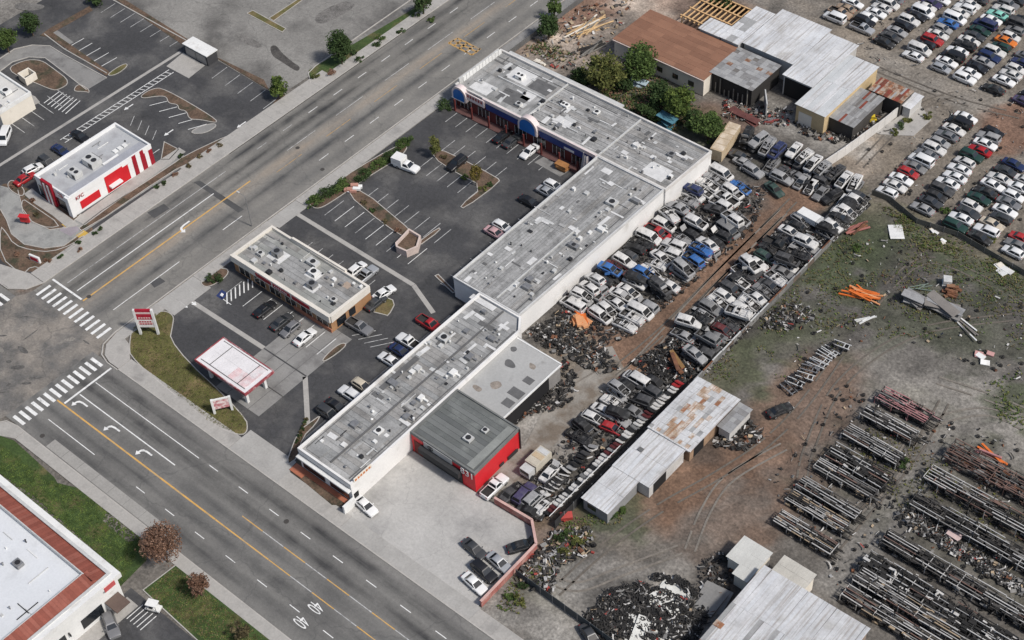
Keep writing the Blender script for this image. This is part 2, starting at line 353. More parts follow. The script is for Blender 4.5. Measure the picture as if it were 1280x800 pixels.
ROAD2M = mat('road_two', (.185, .18, .168), .85, .12, .05, .1, 5, col2=(.15, .146, .138), mix=(.45, .62), ms=.08,
             cracks=(.06, (.07, .07, .07), .01), grit=.16, bands=(1, [(-53.2, 1.0, (.2, .19, .18), .6), (-54.6, 1.7, (.035, .035, .036), 1.3), (-58.2, 1.9, (.035, .035, .036), 1.3), (-61.6, 1.5, (.07, .07, .07), .9), (-65.2, 1.9, (.06, .06, .06), 1.0), (-68.6, 1.9, (.055, .055, .055), 1.1)]))
ROAD1M = mat('road_one', (.22, .21, .19), .85, .12, .05, .1, 5, col2=(.175, .168, .155), mix=(.45, .62), ms=.08,
             cracks=(.06, (.09, .09, .085), .01), grit=.16, bands=(0, [(-73.2, 1.8, (.05, .05, .05), 1.2), (-69.9, 2.0, (.04, .04, .04), 1.3), (-67.2, 1.3, (.07, .07, .068), .9), (-64.6, 2.2, (.31, .26, .205), 1.0), (-61.2, 2.0, (.07, .07, .07), 1.15), (-57.2, 1.5, (.1, .1, .098), .7)]))
INTER = mat('road_junction', (.13, .125, .118), .85, .2, .12, .16, 3, col2=(.25, .225, .195), mix=(.42, .6), ms=.13, cracks=(.1, (.06, .06, .06), .02), grit=.25)
r2 = structure_sheet('road', [(-54, -71.1), (400, -71.1), (400, -52), (-52, -52), (-54, -52)], Z_ROAD, ROAD2M)
r2w = structure_sheet('road', [(-400, -71.1), (-76.5, -71.1), (-76.5, -52), (-400, -52)], Z_ROAD, ROAD2M)
r1 = structure_sheet('road', [(-75.1, -49), (-54.4, -49), (-54.4, 400), (-75.1, 400)], Z_ROAD, ROAD1M)
r1s = structure_sheet('road', [(-75.1, -400), (-54.4, -400), (-54.4, -73), (-75.1, -73)], Z_ROAD, ROAD1M)
jn = structure_sheet('road_junction', smoothpoly([(-76.5, -52), (-76.5, -71.1), (-75.1, -73), (-54.4, -73), (-54, -71.1), (-52.5, -71.1), (-50, -71.1), (-50, -52), (-52.4, -52), (-54, -50.4), (-54.4, -49), (-75.1, -49), (-75.6, -50.6)], 0), Z_ROAD - .006, INTER)
def tarpatch(parent, pts, m, z=Z_ROAD + .006, name='asphalt_patch'): return MB().poly([(p[0], p[1], z) for p in pts]).build(name, m, parent)
PATCH = mat('patch_asphalt', (.075, .075, .075), .9, .2, .5)
PATCH2 = mat('patch_pale', (.25, .24, .225), .9, .15, .3)
CONCB = mat('bus_pad_concrete', (.31, .3, .28), .9, .12, .3, .1, 3)
tarpatch(r1, PX('242,228 250,226 305,262 298,266'), PATCH)
tarpatch(r1, PX('184,266 205,255 212,261 193,273'), PATCH)
tarpatch(r1, PX('187,353 200,347 207,352 193,360'), PATCH)
ST = mat('junction_stain', (.1, .096, .09), .9, .4, .5, .3, 3, grit=.45); ST2 = mat('junction_worn', (.215, .2, .178), .9, .3, .4, .25, 3, grit=.35)
rs_ = random.Random(5)
for i in range(26):
    px, py = rs_.uniform(-5, 112), rs_.uniform(388, 492)
    if not (py - 388 > (px - 45) * .55 and py < 505 - px * .62 + 0): continue
    p = P(px, py); a = rs_.choice((0, U_ := math.pi / 2, .7)); L, w = rs_.uniform(.4, 2.2), rs_.uniform(.12, .6)
    pts = smoothpoly([(p.x + math.cos(a) * L * u - math.sin(a) * w * v * rs_.uniform(.6, 1.3), p.y + math.sin(a) * L * u + math.cos(a) * w * v * rs_.uniform(.6, 1.3)) for u, v in ((-1, -.3), (-.3, -1), (.5, -.8), (1, .1), (.4, 1), (-.5, .7))], 2)
    sheet('oil_stain', pts, Z_ROAD + .001 + i * .0003, ST if i % 3 else ST2)
# concrete strips in the SW lane
for x in range(-43, -14, 4): tarpatch(r2, [(x, -70.9), (x + 3.94, -70.9), (x + 3.94, -69.0), (x, -69.0)], CONCB, name='paving_slab')
# -- markings, road 2
def dash2(y, x0, x1, m=MARK, w=.14, n='lane_line'): return line(r2, n, (x0, y), (x1, y), w, Z_MK, m)
def arr(parent, p, ang, m=MARK, s=1.0, kind='left'):
    """turn arrow lying on the asphalt"""
    if kind == 'left':
        pts = [(0, 1.5), (1.2, .75), (.75, .72), (.6, .2), (.2, -.3), (-.6, -.55), (-1.7, -.55), (-1.7, -.2), (-.7, -.15), (-.05, .12), (.25, .4), (.3, .75), (-.15, .95)]
        pts = [(x - .2, (y - .45)) for x, y in ((-1.9, -.15), (-.6, -.15), (.1, 0), (.45, .3), (.5, .7), (.15, .7), (.75, 1.5), (1.35, .7), (.95, .7), (.85, .1), (.5, -.3), (-.3, -.5), (-1.9, -.5))]
    else:
        pts = [(-1.2, -.14), (.4, -.14), (.4, -.5), (1.3, 0), (.4, .5), (.4, .14), (-1.2, .14)]
    c, s_ = math.cos(ang), math.sin(ang)
    return MB().poly([(p[0] + s * (x * c - y * s_), p[1] + s * (x * s_ + y * c), Z_MK + .002) for x, y in pts]).build('turn_arrow' if kind == 'left' else 'lane_arrow', m, parent)
bars = [(12, 517), (22, 510), (31, 504), (39, 497), (48, 490), (57, 483), (66, 480), (75, 472), (83, 466), (92, 460), (101, 455), (110, 449), (118, 443)]
yb = np.linspace(-70.2, -53.2, 14)
for y in yb: line(r2, 'crosswalk_bar', (-52.9, y), (-49.9, y), .62, Z_MK, MARK)
xb = np.linspace(-73.6, -56.0, 12)
for x in xb: line(r1, 'crosswalk_bar', (x, -49.4), (x, -46.2), .62, Z_MK, MARK)
for y in np.linspace(-70, -53.5, 12): line(r2w, 'crosswalk_bar', (-79.4, y), (-76.6, y), .6, Z_MK, FADED if R.random() < .4 else MARK)
line(r2, 'stop_line', (-48.2, -62.9), (-48.2, -52.5), .4, Z_MK, MARK)
line(r1, 'stop_line', (-74.6, -44.9), (-66.0, -44.9), .4, Z_MK, MARK)
q = PX('205,447 110,475')   # lane lines of road 2
dash2(-59.9, -47.7, -22.6, w=.2); dash2(-56.4, -47.7, -20.5)
dash2(-66.9, -47.5, -35)
dash2(-63.2, -49.8, -9.0, YEL, .28, 'centre_line'); 
for i in range(-4, 14):
    x = 3.7 + i * 7.28
    if x > -20: dash2(-56.3, x, x + 2.2)
    if x > -33: dash2(-66.9, x + 1.2, x + 3.4)
def twotone(y, x0):
    k = 0; x = x0
    while x < 120:
        dash2(y, x, x + 4.8, YEL, .16, 'centre_line'); dash2(y, x + 4.85, x + 9.6, FADED, .14, 'centre_line'); x += 9.7
dash2(-63.2, -8.9, 3.5, YEL, .22, 'centre_line'); twotone(-63.2, 3.6); twotone(-60.0, -6.0)
for px, py in ((97, 505), (137, 536), (177, 566)): arr(r2, P(px, py), math.pi, s=.9)
arr(r1, P(230, 286), -math.pi / 2, s=1.0)
def text(body, size, M, m, name, parent, ext=.0, kind=None):
    cu = bpy.data.curves.new(name, 'FONT'); cu.body = body; cu.size = size; cu.extrude = ext; cu.align_x = 'CENTER'; cu.align_y = 'CENTER'
    t = bpy.data.objects.new(name, cu); C.objects.link(t); dg = bpy.context.evaluated_depsgraph_get()
    me = bpy.data.meshes.new_from_object(t.evaluated_get(dg)); bpy.data.objects.remove(t)
    me.materials.clear(); me.materials.append(m); off = BASE[parent.name] if parent else (0, 0, 0)
    me.transform(Matrix.Translation((-off[0], -off[1], -off[2])) @ M)
    o = bpy.data.objects.new(name, me); C.objects.link(o); o.parent = parent; BASE[o.name] = off; return o
# the two 40s: read by traffic running towards +x, tall along the lane
for px, py in ((394, 759), (376, 777)):
    p = P(px, py)
    M = Matrix.Translation((p.x, p.y, Z_MK + .002)) @ Matrix(((0, 2.05, 0, 0), (-.8, 0, 0, 0), (0, 0, 1, 0), (0, 0, 0, 1)))
    o = text('40', 1.9, M, MARK, 'speed_numeral', r2)
# -- markings, road 1
for i in range(0, 26):
    y = -1.5 + i * 7.3
    line(r1, 'lane_line', (-71.6, y + 6), (-71.6, y + 8.6), .14, Z_MK, MARK if i > 1 else FADED)
    if i > 0: line(r1, 'lane_line', (-59.0, y + 4.0), (-59.0, y + 6.6), .14, Z_MK, MARK)
line(r1, 'lane_line', (-71.6, -43.8), (-71.6, -4), .14, Z_MK, FADED)
line(r1, 'lane_line', (-68.5, -44), (-68.5, -10), .2, Z_MK, MARK)
line(r1, 'lane_line', (-59.2, -43), (-59.2, -27), .15, Z_MK, MARK)
line(r1, 'lane_line', (-59.2, -16), (-59.2, -11), .15, Z_MK, MARK)
line(r1, 'centre_line', (-65.5, -45), (-65.5, -3), .3, Z_MK, YEL)
for i in range(8): line(r1, 'centre_line', (-63.2, 2 + i * 14), (-63.2, 9 + i * 14), .14, Z_MK, ORG)
for i in range(8): line(r1, 'centre_line', (-66.4, 8 + i * 14), (-66.4, 16 + i * 14), .14, Z_MK, FADED)
# orange keep-clear grid
q0 = P(563, 55); q1 = P(598, 65)
for a, b in (('561,54 572,49'), ('588,69 600,61'), ) and ((P(561, 54), P(572, 48)), (P(572, 48), P(600, 62)), (P(590, 69), P(601, 61)), (P(561, 54), P(590, 69)), (P(566, 51), P(596, 65)), (P(568, 57), P(577, 51)), (P(574, 61), P(584, 54)), (P(582, 65), P(592, 58))):
    line(r1, 'keep_clear_bar', a, b, .5, Z_MK, ORG)
# manhole covers
MANH = mat('manhole_iron', (.06, .055, .05), .7)
for par, px, py in ((r2, 53, 545), (r1, 403, 212), (r1, 372, 185), (r2, 358, 652), (r1, 111, 371)):
    p = P(px, py); MB().tube((p.x, p.y, Z_ROAD), (p.x, p.y, Z_MK + .004), .45, k=14).build('manhole_cover', MANH, par)

# ================================================================ sidewalks
def slabs(parent, poly_along, width_pts, m, name='paving_slab'): pass
def sidewalk(x0, y0, x1, y1, step, m=CONC, along='x', name='pavement', top=.13):
    b = MB().bx(x0, y0, -.1, x1, y1, top - .012)
    o = b.build(name, mat('joint_concrete', (.27, .26, .245), .9), kind='structure', loc=(x0, y0, 0))
    L = (x1 - x0) if along == 'x' else (y1 - y0); n = max(1, round(L / step)); st = L / n
    sx, sy = (st - .03, y1 - y0) if along == 'x' else (x1 - x0, st - .03)
    me = MB().bx(0, 0, top - .03, sx, sy, top).mesh('paving_slab', [m])
    for i in range(n):
        inst('paving_slab', me, o, (i * st, 0, R.uniform(0, .012)) if along == 'x' else (0, i * st, R.uniform(0, .012)))
    return o
APRON = mat('driveway_apron', (.36, .35, .33), .85, .12, .3, .1, 3)
sidewalk(-47, -51.8, -18.2, -48.9, 2.2)                       # road 2, north-east side
sidewalk(-18.2, -51.8, -6.5, -46.8, 2.9, APRON, name='driveway', top=.07)
sidewalk(-6.5, -51.8, 8, -49.0, 2.2)
sidewalk(8, -51.8, 35.5, -49.0, 2.7, APRON, name='driveway', top=.08)
sidewalk(35.5, -51.8, 118, -49.2, 2.2)
sidewalk(-48.5, -73.2, -15.5, -71.3, 2.2)                      # south-west side
sidewalk(-15.5, -74.0, -9.0, -71.3, 2.2, APRON, name='driveway', top=.08)
sidewalk(-9.0, -73.2, 118, -71.3, 2.2)
sidewalk(-54.2, -46.5, -51.8, -37, 2.0, along='y')            # road 1, east side
sidewalk(-54.2, -37, -49.2, -28, 3.0, APRON, 'y', 'driveway', .07)
sidewalk(-54.2, -28, -51.5, -9, 2.0, along='y')
sidewalk(-54.2, -9, -50.9, -1.5, 2.5, APRON, 'y', 'driveway', .07)
sidewalk(-54.2, -1.5, -51.2, 40, 2.0, along='y')
sidewalk(-54.2, 40, -51.2, 140, 2.0, CONCD, 'y')
sidewalk(-79.2, -46.5, -75.3, -9, 2.0, along='y')             # west side
sidewalk(-79.6, -9, -75.3, 31, 2.2, along='y')
sidewalk(-78.0, 31, -75.3, 140, 2.0, along='y')
def flat_pad(name, pts, z, m, z0=-.1, kind='structure'): return MB().hull(pts, z0, z).build(name, m, kind=kind)
flat_pad('pavement', [(-54.2, -46.4), (-53.4, -49.4), (-51.6, -51.2), (-49.6, -51.8), (-47.1, -51.8), (-47.1, -49.1), (-50.3, -46.7), (-51.8, -46.4)], .13, CONC)
flat_pad('pavement', [(-90, -52), (-79.4, -51.5), (-76.5, -49.5), (-75.4, -46.6), (-79.2, -46.6), (-86, -48.6), (-110, -48.6), (-110, -52)], .13, CONC)
flat_pad('pavement', [(-54.2, -80), (-54.2, -73.5), (-52.8, -71.8), (-50.5, -71.3), (-48.6, -71.3), (-48.6, -73.2), (-51.1, -74.4), (-51.8, -80)], .13, CONC)
kerb([(-47, -52.0), (118, -52.0)], .2, .15); kerb([(-47, -52.0), (-49.8, -52.0), (-52, -51.4), (-53.8, -49.6), (-54.4, -46.4), (-54.4, 140)][::-1], -.2, .15)
kerb([(118, -71.1), (-50.5, -71.1), (-53, -71.6), (-54.4, -73.4), (-54.4, -110)], .2, .15)
kerb([(-75.1, 140), (-75.1, -46.5), (-76.4, -49.7), (-79.4, -51.8), (-110, -52.2)], -.2, .15)
GUT = mat('gutter_dirt', (.035, .035, .033), .9)
for a, b in (((-54.55, -10), (-54.55, 60)), ((-75.0, 0), (-75.0, 60)), ((-54.55, -45), (-54.55, -20))): line(r1, 'gutter', a, b, .16, Z_MK, GUT)
for x in range(0, 100, 25): pass

# ================================================================ parking lots
lot = structure_sheet('parking_lot', [(-51.0, -37), (-49.2, -28), (-51.4, -27.9), (-51.4, -9), (-50.9, -9), (-50.9, -1.6), (-51.1, -1.5), (-51.1, 39.7), (-17, 39.7), (-12, 38), (-12, -1), (-5.5, -4), (-5.5, -46.8), (-18.2, -46.8), (-18.2, -48.9), (-47, -48.9)], Z_LOT, LOT)
klot = structure_sheet('parking_lot', [(-150, -50), (-79.3, -50), (-79.3, -9.2), (-79.7, -9.2), (-79.7, 17), (-81, 19.2), (-150, 21.5)], Z_LOT, LOT)
tlot = structure_sheet('parking_lot', [(-150, 22), (-80.6, 19.6), (-78.1, 140), (-150, 140)], Z_LOT, WORN)
blot = structure_sheet('parking_lot', [(-40, -82.6), (-9.5, -82.6), (-9.5, -80.3), (118, -80.3), (118, -112), (-40, -112)], Z_LOT, LOT)
clot = structure_sheet('parking_lot', [(5.6, -49.0), (35.0, -49.0), (35.0, -35.4), (31.8, -32.6), (24.2, -32.9), (20.6, -33), (5.6, -33)], Z_LOT, CONC2)
court = structure_sheet('parking_lot', [(13.5, -30), (24, -30), (24, -12), (23, 3), (18, 6), (16.2, 4), (15.9, -6.3), (20.4, -21)], Z_LOT - .01, mat('yard_concrete', (.27, .25, .22), .9, .2, .3, .15, 3, col2=(.17, .14, .11), mix=(.45, .62), ms=.25))
def stall(a, b, par=lot, m=FADED, w=.13): line(par, 'stall_line', a, b, w, Z_LOT + .012, m)
# concrete drainage strips
for a, b in (((-51.5, -4.0), (-20, -4.4)), ((-20, -4.4), (-12.3, -7.4)), ((-50.9, -32.6), (-30.3, -32.4)), ((-19.6, -32.6), (-15.8, -36)), ((-15.8, -36), (-11.6, -39.8))):
    line(lot, 'drain_strip', a, b, .9, Z_LOT + .01, CONC)
line(klot, 'drain_strip', (-109.9, -34), (-109.3, 17), .8, Z_LOT + .01, CONC)
for i in range(4):
    for j in range(2):
        x0, y0 = -30.3 + i * 2.75, -32.3 + j * 5.6
        MB().poly([(x0 + .03, y0 + .03, Z_LOT + .01), (x0 + 2.7, y0 + .03, Z_LOT + .01), (x0 + 2.7, y0 + 5.55, Z_LOT + .01), (x0 + .03, y0 + 5.55, Z_LOT + .01)]).build('paving_slab', CONCD, lot)
        y0 -= 11.6
        if i < 4: MB().poly([(x0 + .03, y0 + .03, Z_LOT + .01), (x0 + 2.7, y0 + .03, Z_LOT + .01), (x0 + 2.7, y0 + 5.75, Z_LOT + .01), (x0 + .03, y0 + 5.75, Z_LOT + .01)]).build('paving_slab', CONCD, lot)
# stalls of the main lot: x spacing 2.75 m
for i in range(9): stall((-46.6 + i * 2.75, -2.5 + 1.5), (-46.6 + i * 2.75, 4.3), m=MARK if i % 3 else FADED)
for i in range(8): stall((-43.8 + i * 2.75, 6.2), (-43.8 + i * 2.75, 11), m=FADED)
for i in range(6): stall((-41.5 + i * 2.75, 19.5), (-41.5 + i * 2.75, 24.3), m=FADED)
for i in range(6): stall((-41.5 + i * 2.75, 26), (-41.5 + i * 2.75, 31), m=FADED)
for i in range(10): stall((-47 + i * 2.75, 34.2), (-47 + i * 2.75, 37.8), m=FADED)
for i in range(9): stall((-16.4, -1 + i * 2.75), (-12.8, -1 + i * 2.75), m=FADED)
for i in range(14): stall((-9.2, -42.3 + i * 2.75), (-5.8, -42.3 + i * 2.75), m=FADED)
line(lot, 'drain_strip', (-9.6, -43), (-9.4, -6), .5, Z_LOT + .01, CONCD)
for i in range(8): stall((-43 + i * 2.75, -11.8), (-43 + i * 2.75, -7.8), m=FADED)
for i in range(8): stall((-41 + i * 2.75, -27.6), (-41 + i * 2.75, -22.8), m=MARK)
for i in range(4): stall((-20 + i * 1.5, -20.5), (-17.5 + i * 1.5, -17))
# disabled bay and hatching
bb = PX('270,370 277,362 285,367 278,375'); MB().poly([(x, y, Z_LOT + .012) for x, y in bb]).build('bay_symbol', BLUEM, lot)
bb = PX('275,369 277,366 280,368 278,371'); MB().poly([(x, y, Z_LOT + .016) for x, y in bb]).build('bay_symbol', MARK, lot)
for i in range(7):
    a, b = P(284 + i * 5.3, 374 - i * 3.4 + 6), P(284 + i * 5.3 - .5, 374 - i * 3.4 - 8); line(lot, 'hatch_line', a, b, .22, Z_LOT + .013, MARK)
stall(P(276, 372), P(289, 381), m=MARK); stall(P(276, 372), P(302, 352), m=FADED)
for px, py in ((240, 378), (229, 381), (242, 368)): arr(lot, P(px, py), 0 if py > 370 else math.pi, s=1.0, kind='s')
# KFC-side lots
for i in range(24): stall((-106.4, -17.6 + i * 1.2), (-104.9, -17.0 + i * 1.2), klot, MARK, .16)
stall((-106.4, -18.2), (-106.4, 11.2), klot, MARK, .18); stall((-104.9, -18.2), (-104.9, 11.2), klot, MARK, .18)
for i in range(5): stall((-98.4 + i * 2.7, -9.5), (-98.4 + i * 2.7, -7.6), klot, MARK)
for i in range(5):
    a, b = P(187 + i * 12, 132 + i * 7.5), P(209 + i * 12.3, 126.5 + i * 7.2); stall(a, b, klot, MARK, .16)
for i in range(5): stall(P(82 + i * 10.3, 61 + i * 6), P(105 + i * 10.3, 48 + i * 6), klot, MARK, .16)
for i in range(8): stall(P(126 + i * 12.3, 16 + i * 6), P(144 + i * 12.4, 4.5 + i * 6), klot, FADED, .13)
for i in range(6): stall(P(265 + i * 16, 98 + i * 9.5), P(284 + i * 16, 84 + i * 9.5), klot, FADED, .14)
for i in range(6): stall(P(11 + i * 12, 152 - i * 8), P(31 + i * 12, 166 - i * 8), klot, FADED, .14)
for i in range(7): stall(P(55 + i * 4.5, 129 + i * 2.2), P(75 + i * 4.2, 114 + i * 2), klot, MARK, .2)
for px, py, a in ((161, 134, -.4), (211, 166, -.4), (302, 156, -.4)): arr(klot, P(px, py), -math.pi / 2, kind='s')
for i in range(7): stall(P(163 + i * 4.6, 155 - 8 + i * 3 + 10), P(163 + i * 4.6 + 5, 146 + i * 3 - 1), klot, FADED) if i % 2 == 0 else None
sheet('planting_soil', smoothpoly(PX('-10,228 30,232 60,250 120,278 110,306 55,345 -10,330'), 2), Z_LOT + .006, BARK)
# drive-through lane in concrete, curving round the corner
dl = [P(a, b) for a, b in ((0, 232), (22, 238), (28, 262), (40, 278), (62, 288), (85, 285), (102, 268), (228, 192))]
ol = [P(a, b) for a, b in ((0, 262), (8, 276), (14, 293), (30, 306), (55, 311), (80, 308), (105, 290), (236, 203))]
DRV = mat('drive_concrete', (.3, .3, .285), .85, .15, .25, .1, 3, col2=(.2, .2, .195), mix=(.48, .66), ms=.35)
for i in range(len(dl) - 1):
    sheet('drive_lane', [dl[i], ol[i], ol[i + 1], dl[i + 1]], Z_LOT + .02, DRV)
kerb(dl[1:7], .15, .16); kerb(ol[:7], .15, .16)
line(klot, 'crossing', P(80, 283), P(95, 291), 2.6, Z_LOT + .04, mat('red_brick_crossing', (.3, .27, .29), .85))
line(klot, 'tactile_pad', P(80, 283), P(91, 276), 1.6, Z_LOT + .045, mat('yellow_pad', (.5, .33, .07), .8)); line(klot, 'tactile_pad', P(98, 297), P(108, 290), 1.6, Z_LOT + .045, MATS['yellow_pad'])
flat_pad('pavement', PX('30,243 40,236 52,246 100,282 84,285 66,270 42,254'), .14, CONC)
flat_pad('pavement', PX('93,275 188,208 224,185 232,190 106,282'), .14, CONC)
# upper-left drive-through loop
dl2 = [P(a, b) for a, b in ((0, 74), (18, 62), (40, 57), (62, 58), (78, 68), (133, 98))]
dl3 = [P(a, b) for a, b in ((0, 90), (16, 78), (36, 72), (56, 73), (68, 82), (108, 113))]
for i in range(5): sheet('drive_lane', [dl2[i], dl3[i], dl3[i + 1], dl2[i + 1]], Z_LOT + .02, CONCD)
kerb(dl2, .18, .16); kerb(dl3, .18, .16)
kerb([P(55, 43), P(80, 62), P(133, 92)], .2, .16); kerb([P(140, 0), P(232, 51)], .25, .16)
flat_pad('pavement', PX('0,153 50,128 44,121 35,117 0,142'), .14, CONC)
flat_pad('pavement', PX('62,42 72,38 92,53 82,58'), .05, CONCD); flat_pad('pavement', PX('208,83 229,66 256,82 236,98'), .06, CONC)

# ================================================================ planting islands
def island(px, m, h=.14, kb=True, sm=2, z=None, pts=None):
    pts = pts or PX(px)
    if sm: pts = smoothpoly(pts, sm)
    b = MB().hull(pts, -.1, h - .02).build('planting_bed', m, kind='structure')
    if kb:
        k = ring(MB(), pts, inset(pts, .17), -.1, h); k.build('kerb', KERB, kind='structure')
    return pts
I = {}
I['corner'] = island('207,388 190,392 166,405 161,430 163,450 265,532 300,546 311,540 308,520 212,430 217,405 218,395', DRYG)
I['redbed'] = None
island('175,120 190,111 205,110 270,148 272,155 250,150 236,150 233,139 223,138 222,131 210,130 208,121 195,121 178,124', BARK)
island('238,165 250,158 268,154 272,158 258,167 242,168', CONCD)
island('90,115 98,104 112,112 112,117 106,115', BARK); island('131,95 155,79 162,82 145,95', DRYG)
island('201,200 205,177 224,187 212,200', BARK, sm=0)
island('230,195 290,167 303,166 240,203 213,216 104,291 96,284 215,206', BARK, sm=1)
island('5,88 30,75 52,75 66,85 90,103 72,114 62,112 48,106', BARK)
island('0,282 8,290 18,306 40,313 64,315 90,306 104,294 108,298 60,335 55,338 40,333 28,345 0,322', BARK, sm=1)
island('26,262 28,248 40,256 78,282 62,286 46,281 34,274', BARK, sm=1)
island('8,231 15,224 27,232 32,240 28,247 14,240', BARK)
island('386,257 386,248 500,178 512,183 500,198 460,222 420,250 398,263', BARK)
island('430,240 447,232 528,300 520,306 480,282', BARK, sm=1)
island('545,187 560,190 622,222 626,228 580,262 574,258 604,234 570,217 540,197', BARK, sm=1)
island('520,305 548,284 552,288 520,311', BARK, sm=1)
island('401,450 425,428 437,431 406,454', BARK)
island('462,375 478,370 496,377 486,396 480,394 463,390', DRYG, sm=1)
island('248,352 270,335 287,336 284,347 258,362', BARK)
island('355,585 372,540 385,530 402,518 396,530 378,548 374,572', BARK, sm=1)
island('362,588 378,570 385,572 432,610 428,632 415,632', BARK, sm=0, kb=False, h=.2)
island('543,345 548,343 570,365 566,367', BARK, sm=0)
for pts in ('0,545 18,551 68,597 72,604 108,613 132,640 128,652 160,678 185,672 183,700 148,735 132,700 40,618 0,592',): island(pts, GRASS, .12, False, 0)
island('178,738 220,706 236,716 250,728 345,800 338,812 258,812', GRASS, .13, True, 0)
island('310,52 385,-2 410,-2 330,40', BARK, sm=0) if False else None
island('386,88 540,-2 562,-4 545,8 450,72 398,100 388,103', GRASS, .12, False, 0); kerb([P(389, 104), P(386, 92), P(395, 83), P(520, -4)], .2, .16)
island('308,17 316,13 358,36 353,41', DRYG, .12, True, 0); island('336,23 374,-2 382,-2 342,27', DRYG, .12, True, 0)
for pts, m in (('337,58 345,56 352,66 366,78 376,84 372,90 362,84 350,76 340,70', 'dark'), ('20,2 60,6 48,14 18,12', 'soft'), ('390,20 430,0 450,6 400,34', 'soft'), ('300,40 330,56 322,62 290,46', 'soft')):
    sheet('oil_stain', smoothpoly(PX(pts), 2), Z_LOT + .008, mat('stain_' + m, (.07, .065, .06) if m == 'dark' else (.15, .143, .133), .9, .35, .4, .3, 3, grit=.4))
island('345,125 352,116 362,124 372,118 366,128 335,138', BARK, .12, False, 0)
island('228,56 140,-4 150,-4 236,50', BARK, .1, False, 0); island('55,42 62,38 140,92 133,95', BARK, .1, False, 0)
island('270,72 276,74 330,100 336,112 322,104', BARK, .1, False, 0); island('50,45 62,36 112,8 116,13 75,36 58,46', BARK, .14, False, 0)
# ================================================================ buildings
def bld(name, label, cat, poly, h, wm, rm, par=.45, pt=.3, pm=None, group=None, z0=0.0, wall_name='wall'):
    """walls, sunk roof deck and parapet as parts of one building"""
    cx = sum(p[0] for p in poly) / len(poly); cy = sum(p[1] for p in poly) / len(poly)
    t = thing(name, label, cat, (cx, cy, z0), group)
    A = sum(poly[i][0] * poly[(i + 1) % len(poly)][1] - poly[(i + 1) % len(poly)][0] * poly[i][1] for i in range(len(poly)))
    if A < 0: poly = poly[::-1]
    b = MB()
    for i in range(len(poly)):
        j = (i + 1) % len(poly)
        if par > 0: b.poly([(*poly[i], z0), (*poly[j], z0), (*poly[j], h - .25), (*poly[i], h - .25)])
        else: b.poly([(*poly[i], z0), (*poly[j], z0), (*poly[j], h - .12), (*poly[i], h - .12)])
    b.build(wall_name, wm, t)
    if par > 0:
        inn = inset(poly, pt); MB().poly([(*p, h - par) for p in inset(poly, pt * .5)]).build('roof', rm, t)
        ring(MB(), inset(poly, -.06), inn, h - par - .4, h).build('parapet', pm or wm, t)
    else:
        MB().hull(inset(poly, -.25), h - .12, h).build('roof', rm, t)
    return t
def clutter(root, x0, y0, x1, y1, z, n, seed, name='roof_vent', sizes=(.25, .9), mats=None, hgt=(.15, .7)):
    """vents, boxes and pipes on a roof, each its own part"""
    r = random.Random(seed); ms = mats or [PALEM, GREYM, WHITE, BLACKM]
    for i in range(n):
        x, y = r.uniform(x0, x1), r.uniform(y0, y1); k = r.random(); m = r.choice(ms)
        s = r.uniform(*sizes); hh = r.uniform(*hgt)
        if k < .45: MB().obox((x, y, z + hh / 2), (s / 2, s * r.uniform(.3, .6), hh / 2), r.choice((0, 0, math.pi / 2))).build('roof_vent', m, root)
        elif k < .8: MB().tube((x, y, z), (x, y, z + hh), s * .22, k=8).tube((x, y, z + hh), (x, y, z + hh + .12), s * .34, s * .2, k=8).build('vent_pipe', m, root)
        else:
            L = r.uniform(1, 4); a = r.choice((0, math.pi / 2)); MB().obox((x, y, z + .09), (L / 2, .06, .06), a).build('roof_conduit', m, root)
PADM = mat('roof_patch_white', (.6, .6, .59), .8, .15, .8, .1, 4); PADD = mat('roof_patch_dark', (.12, .12, .12), .9, .2, .8)
def hvac(root, x, y, z, sx=2.2, sy=1.6, h=1.1, m=None, pad=True, fans=1):
    o = MB().bx(x - sx / 2, y - sy / 2, z + .15, x + sx / 2, y + sy / 2, z + h).bx(x - sx / 2 + .1, y - sy / 2 + .1, z, x + sx / 2 - .1, y + sy / 2 - .1, z + .16).build('air_conditioner', m or PALEM, root)
    for k in range(fans):
        fx = x - sx / 2 + sx * (k + .5) / fans; rr = min(sy, sx / fans) * .36
        MB().tube((fx, y, z + h), (fx, y, z + h + .09), rr, k=14).tube((fx, y, z + h + .09), (fx, y, z + h + .1), rr * .8, k=14).build('fan', BLACKM, o)
    MB().bx(x - sx / 2 - .01, y - sy * .3, z + .3, x - sx / 2 - .02, y + sy * .3, z + h - .15).bx(x + sx * .1, y - sy / 2 - .02, z + .3, x + sx * .45, y - sy / 2 - .01, z + h - .2).build('grille', BLACKM, o)
    if pad: MB().bx(x - sx * .8, y - sy * .8, z + .012, x + sx * .8, y + sy * .8, z + .05).build('roof_pad', PADM, root)
def patch_roof(root, x0, y0, x1, y1, z, m): MB().bx(x0, y0, z, x1, y1, z + .03).build('roof_patch', m, root)
def strips_on(root, x0, y0, x1, y1, z, w, mats_, along='x', gap=.05, seed=1, name='roof_strip', split=1):
    """roofing laid in strips: every strip a piece of its own"""
    r = random.Random(seed); n = max(1, round(((y1 - y0) if along == 'x' else (x1 - x0)) / w)); off = BASE[root.name]
    w = ((y1 - y0) if along == 'x' else (x1 - x0)) / n
    L = (x1 - x0 if along == 'x' else y1 - y0) / split
    me = (MB().bx(0, 0, 0, L - gap, w - gap, .03) if along == 'x' else MB().bx(0, 0, 0, w - gap, L - gap, .03)).mesh(name, [mats_[0]])
    for i in range(n):
        for s in range(split):
            lx, ly = (x0 + s * L, y0 + i * w) if along == 'x' else (x0 + i * w, y0 + s * L)
            inst(name, me, root, (lx - off[0], ly - off[1], z - off[2] + r.uniform(0, .03)), m=r.choice(mats_))
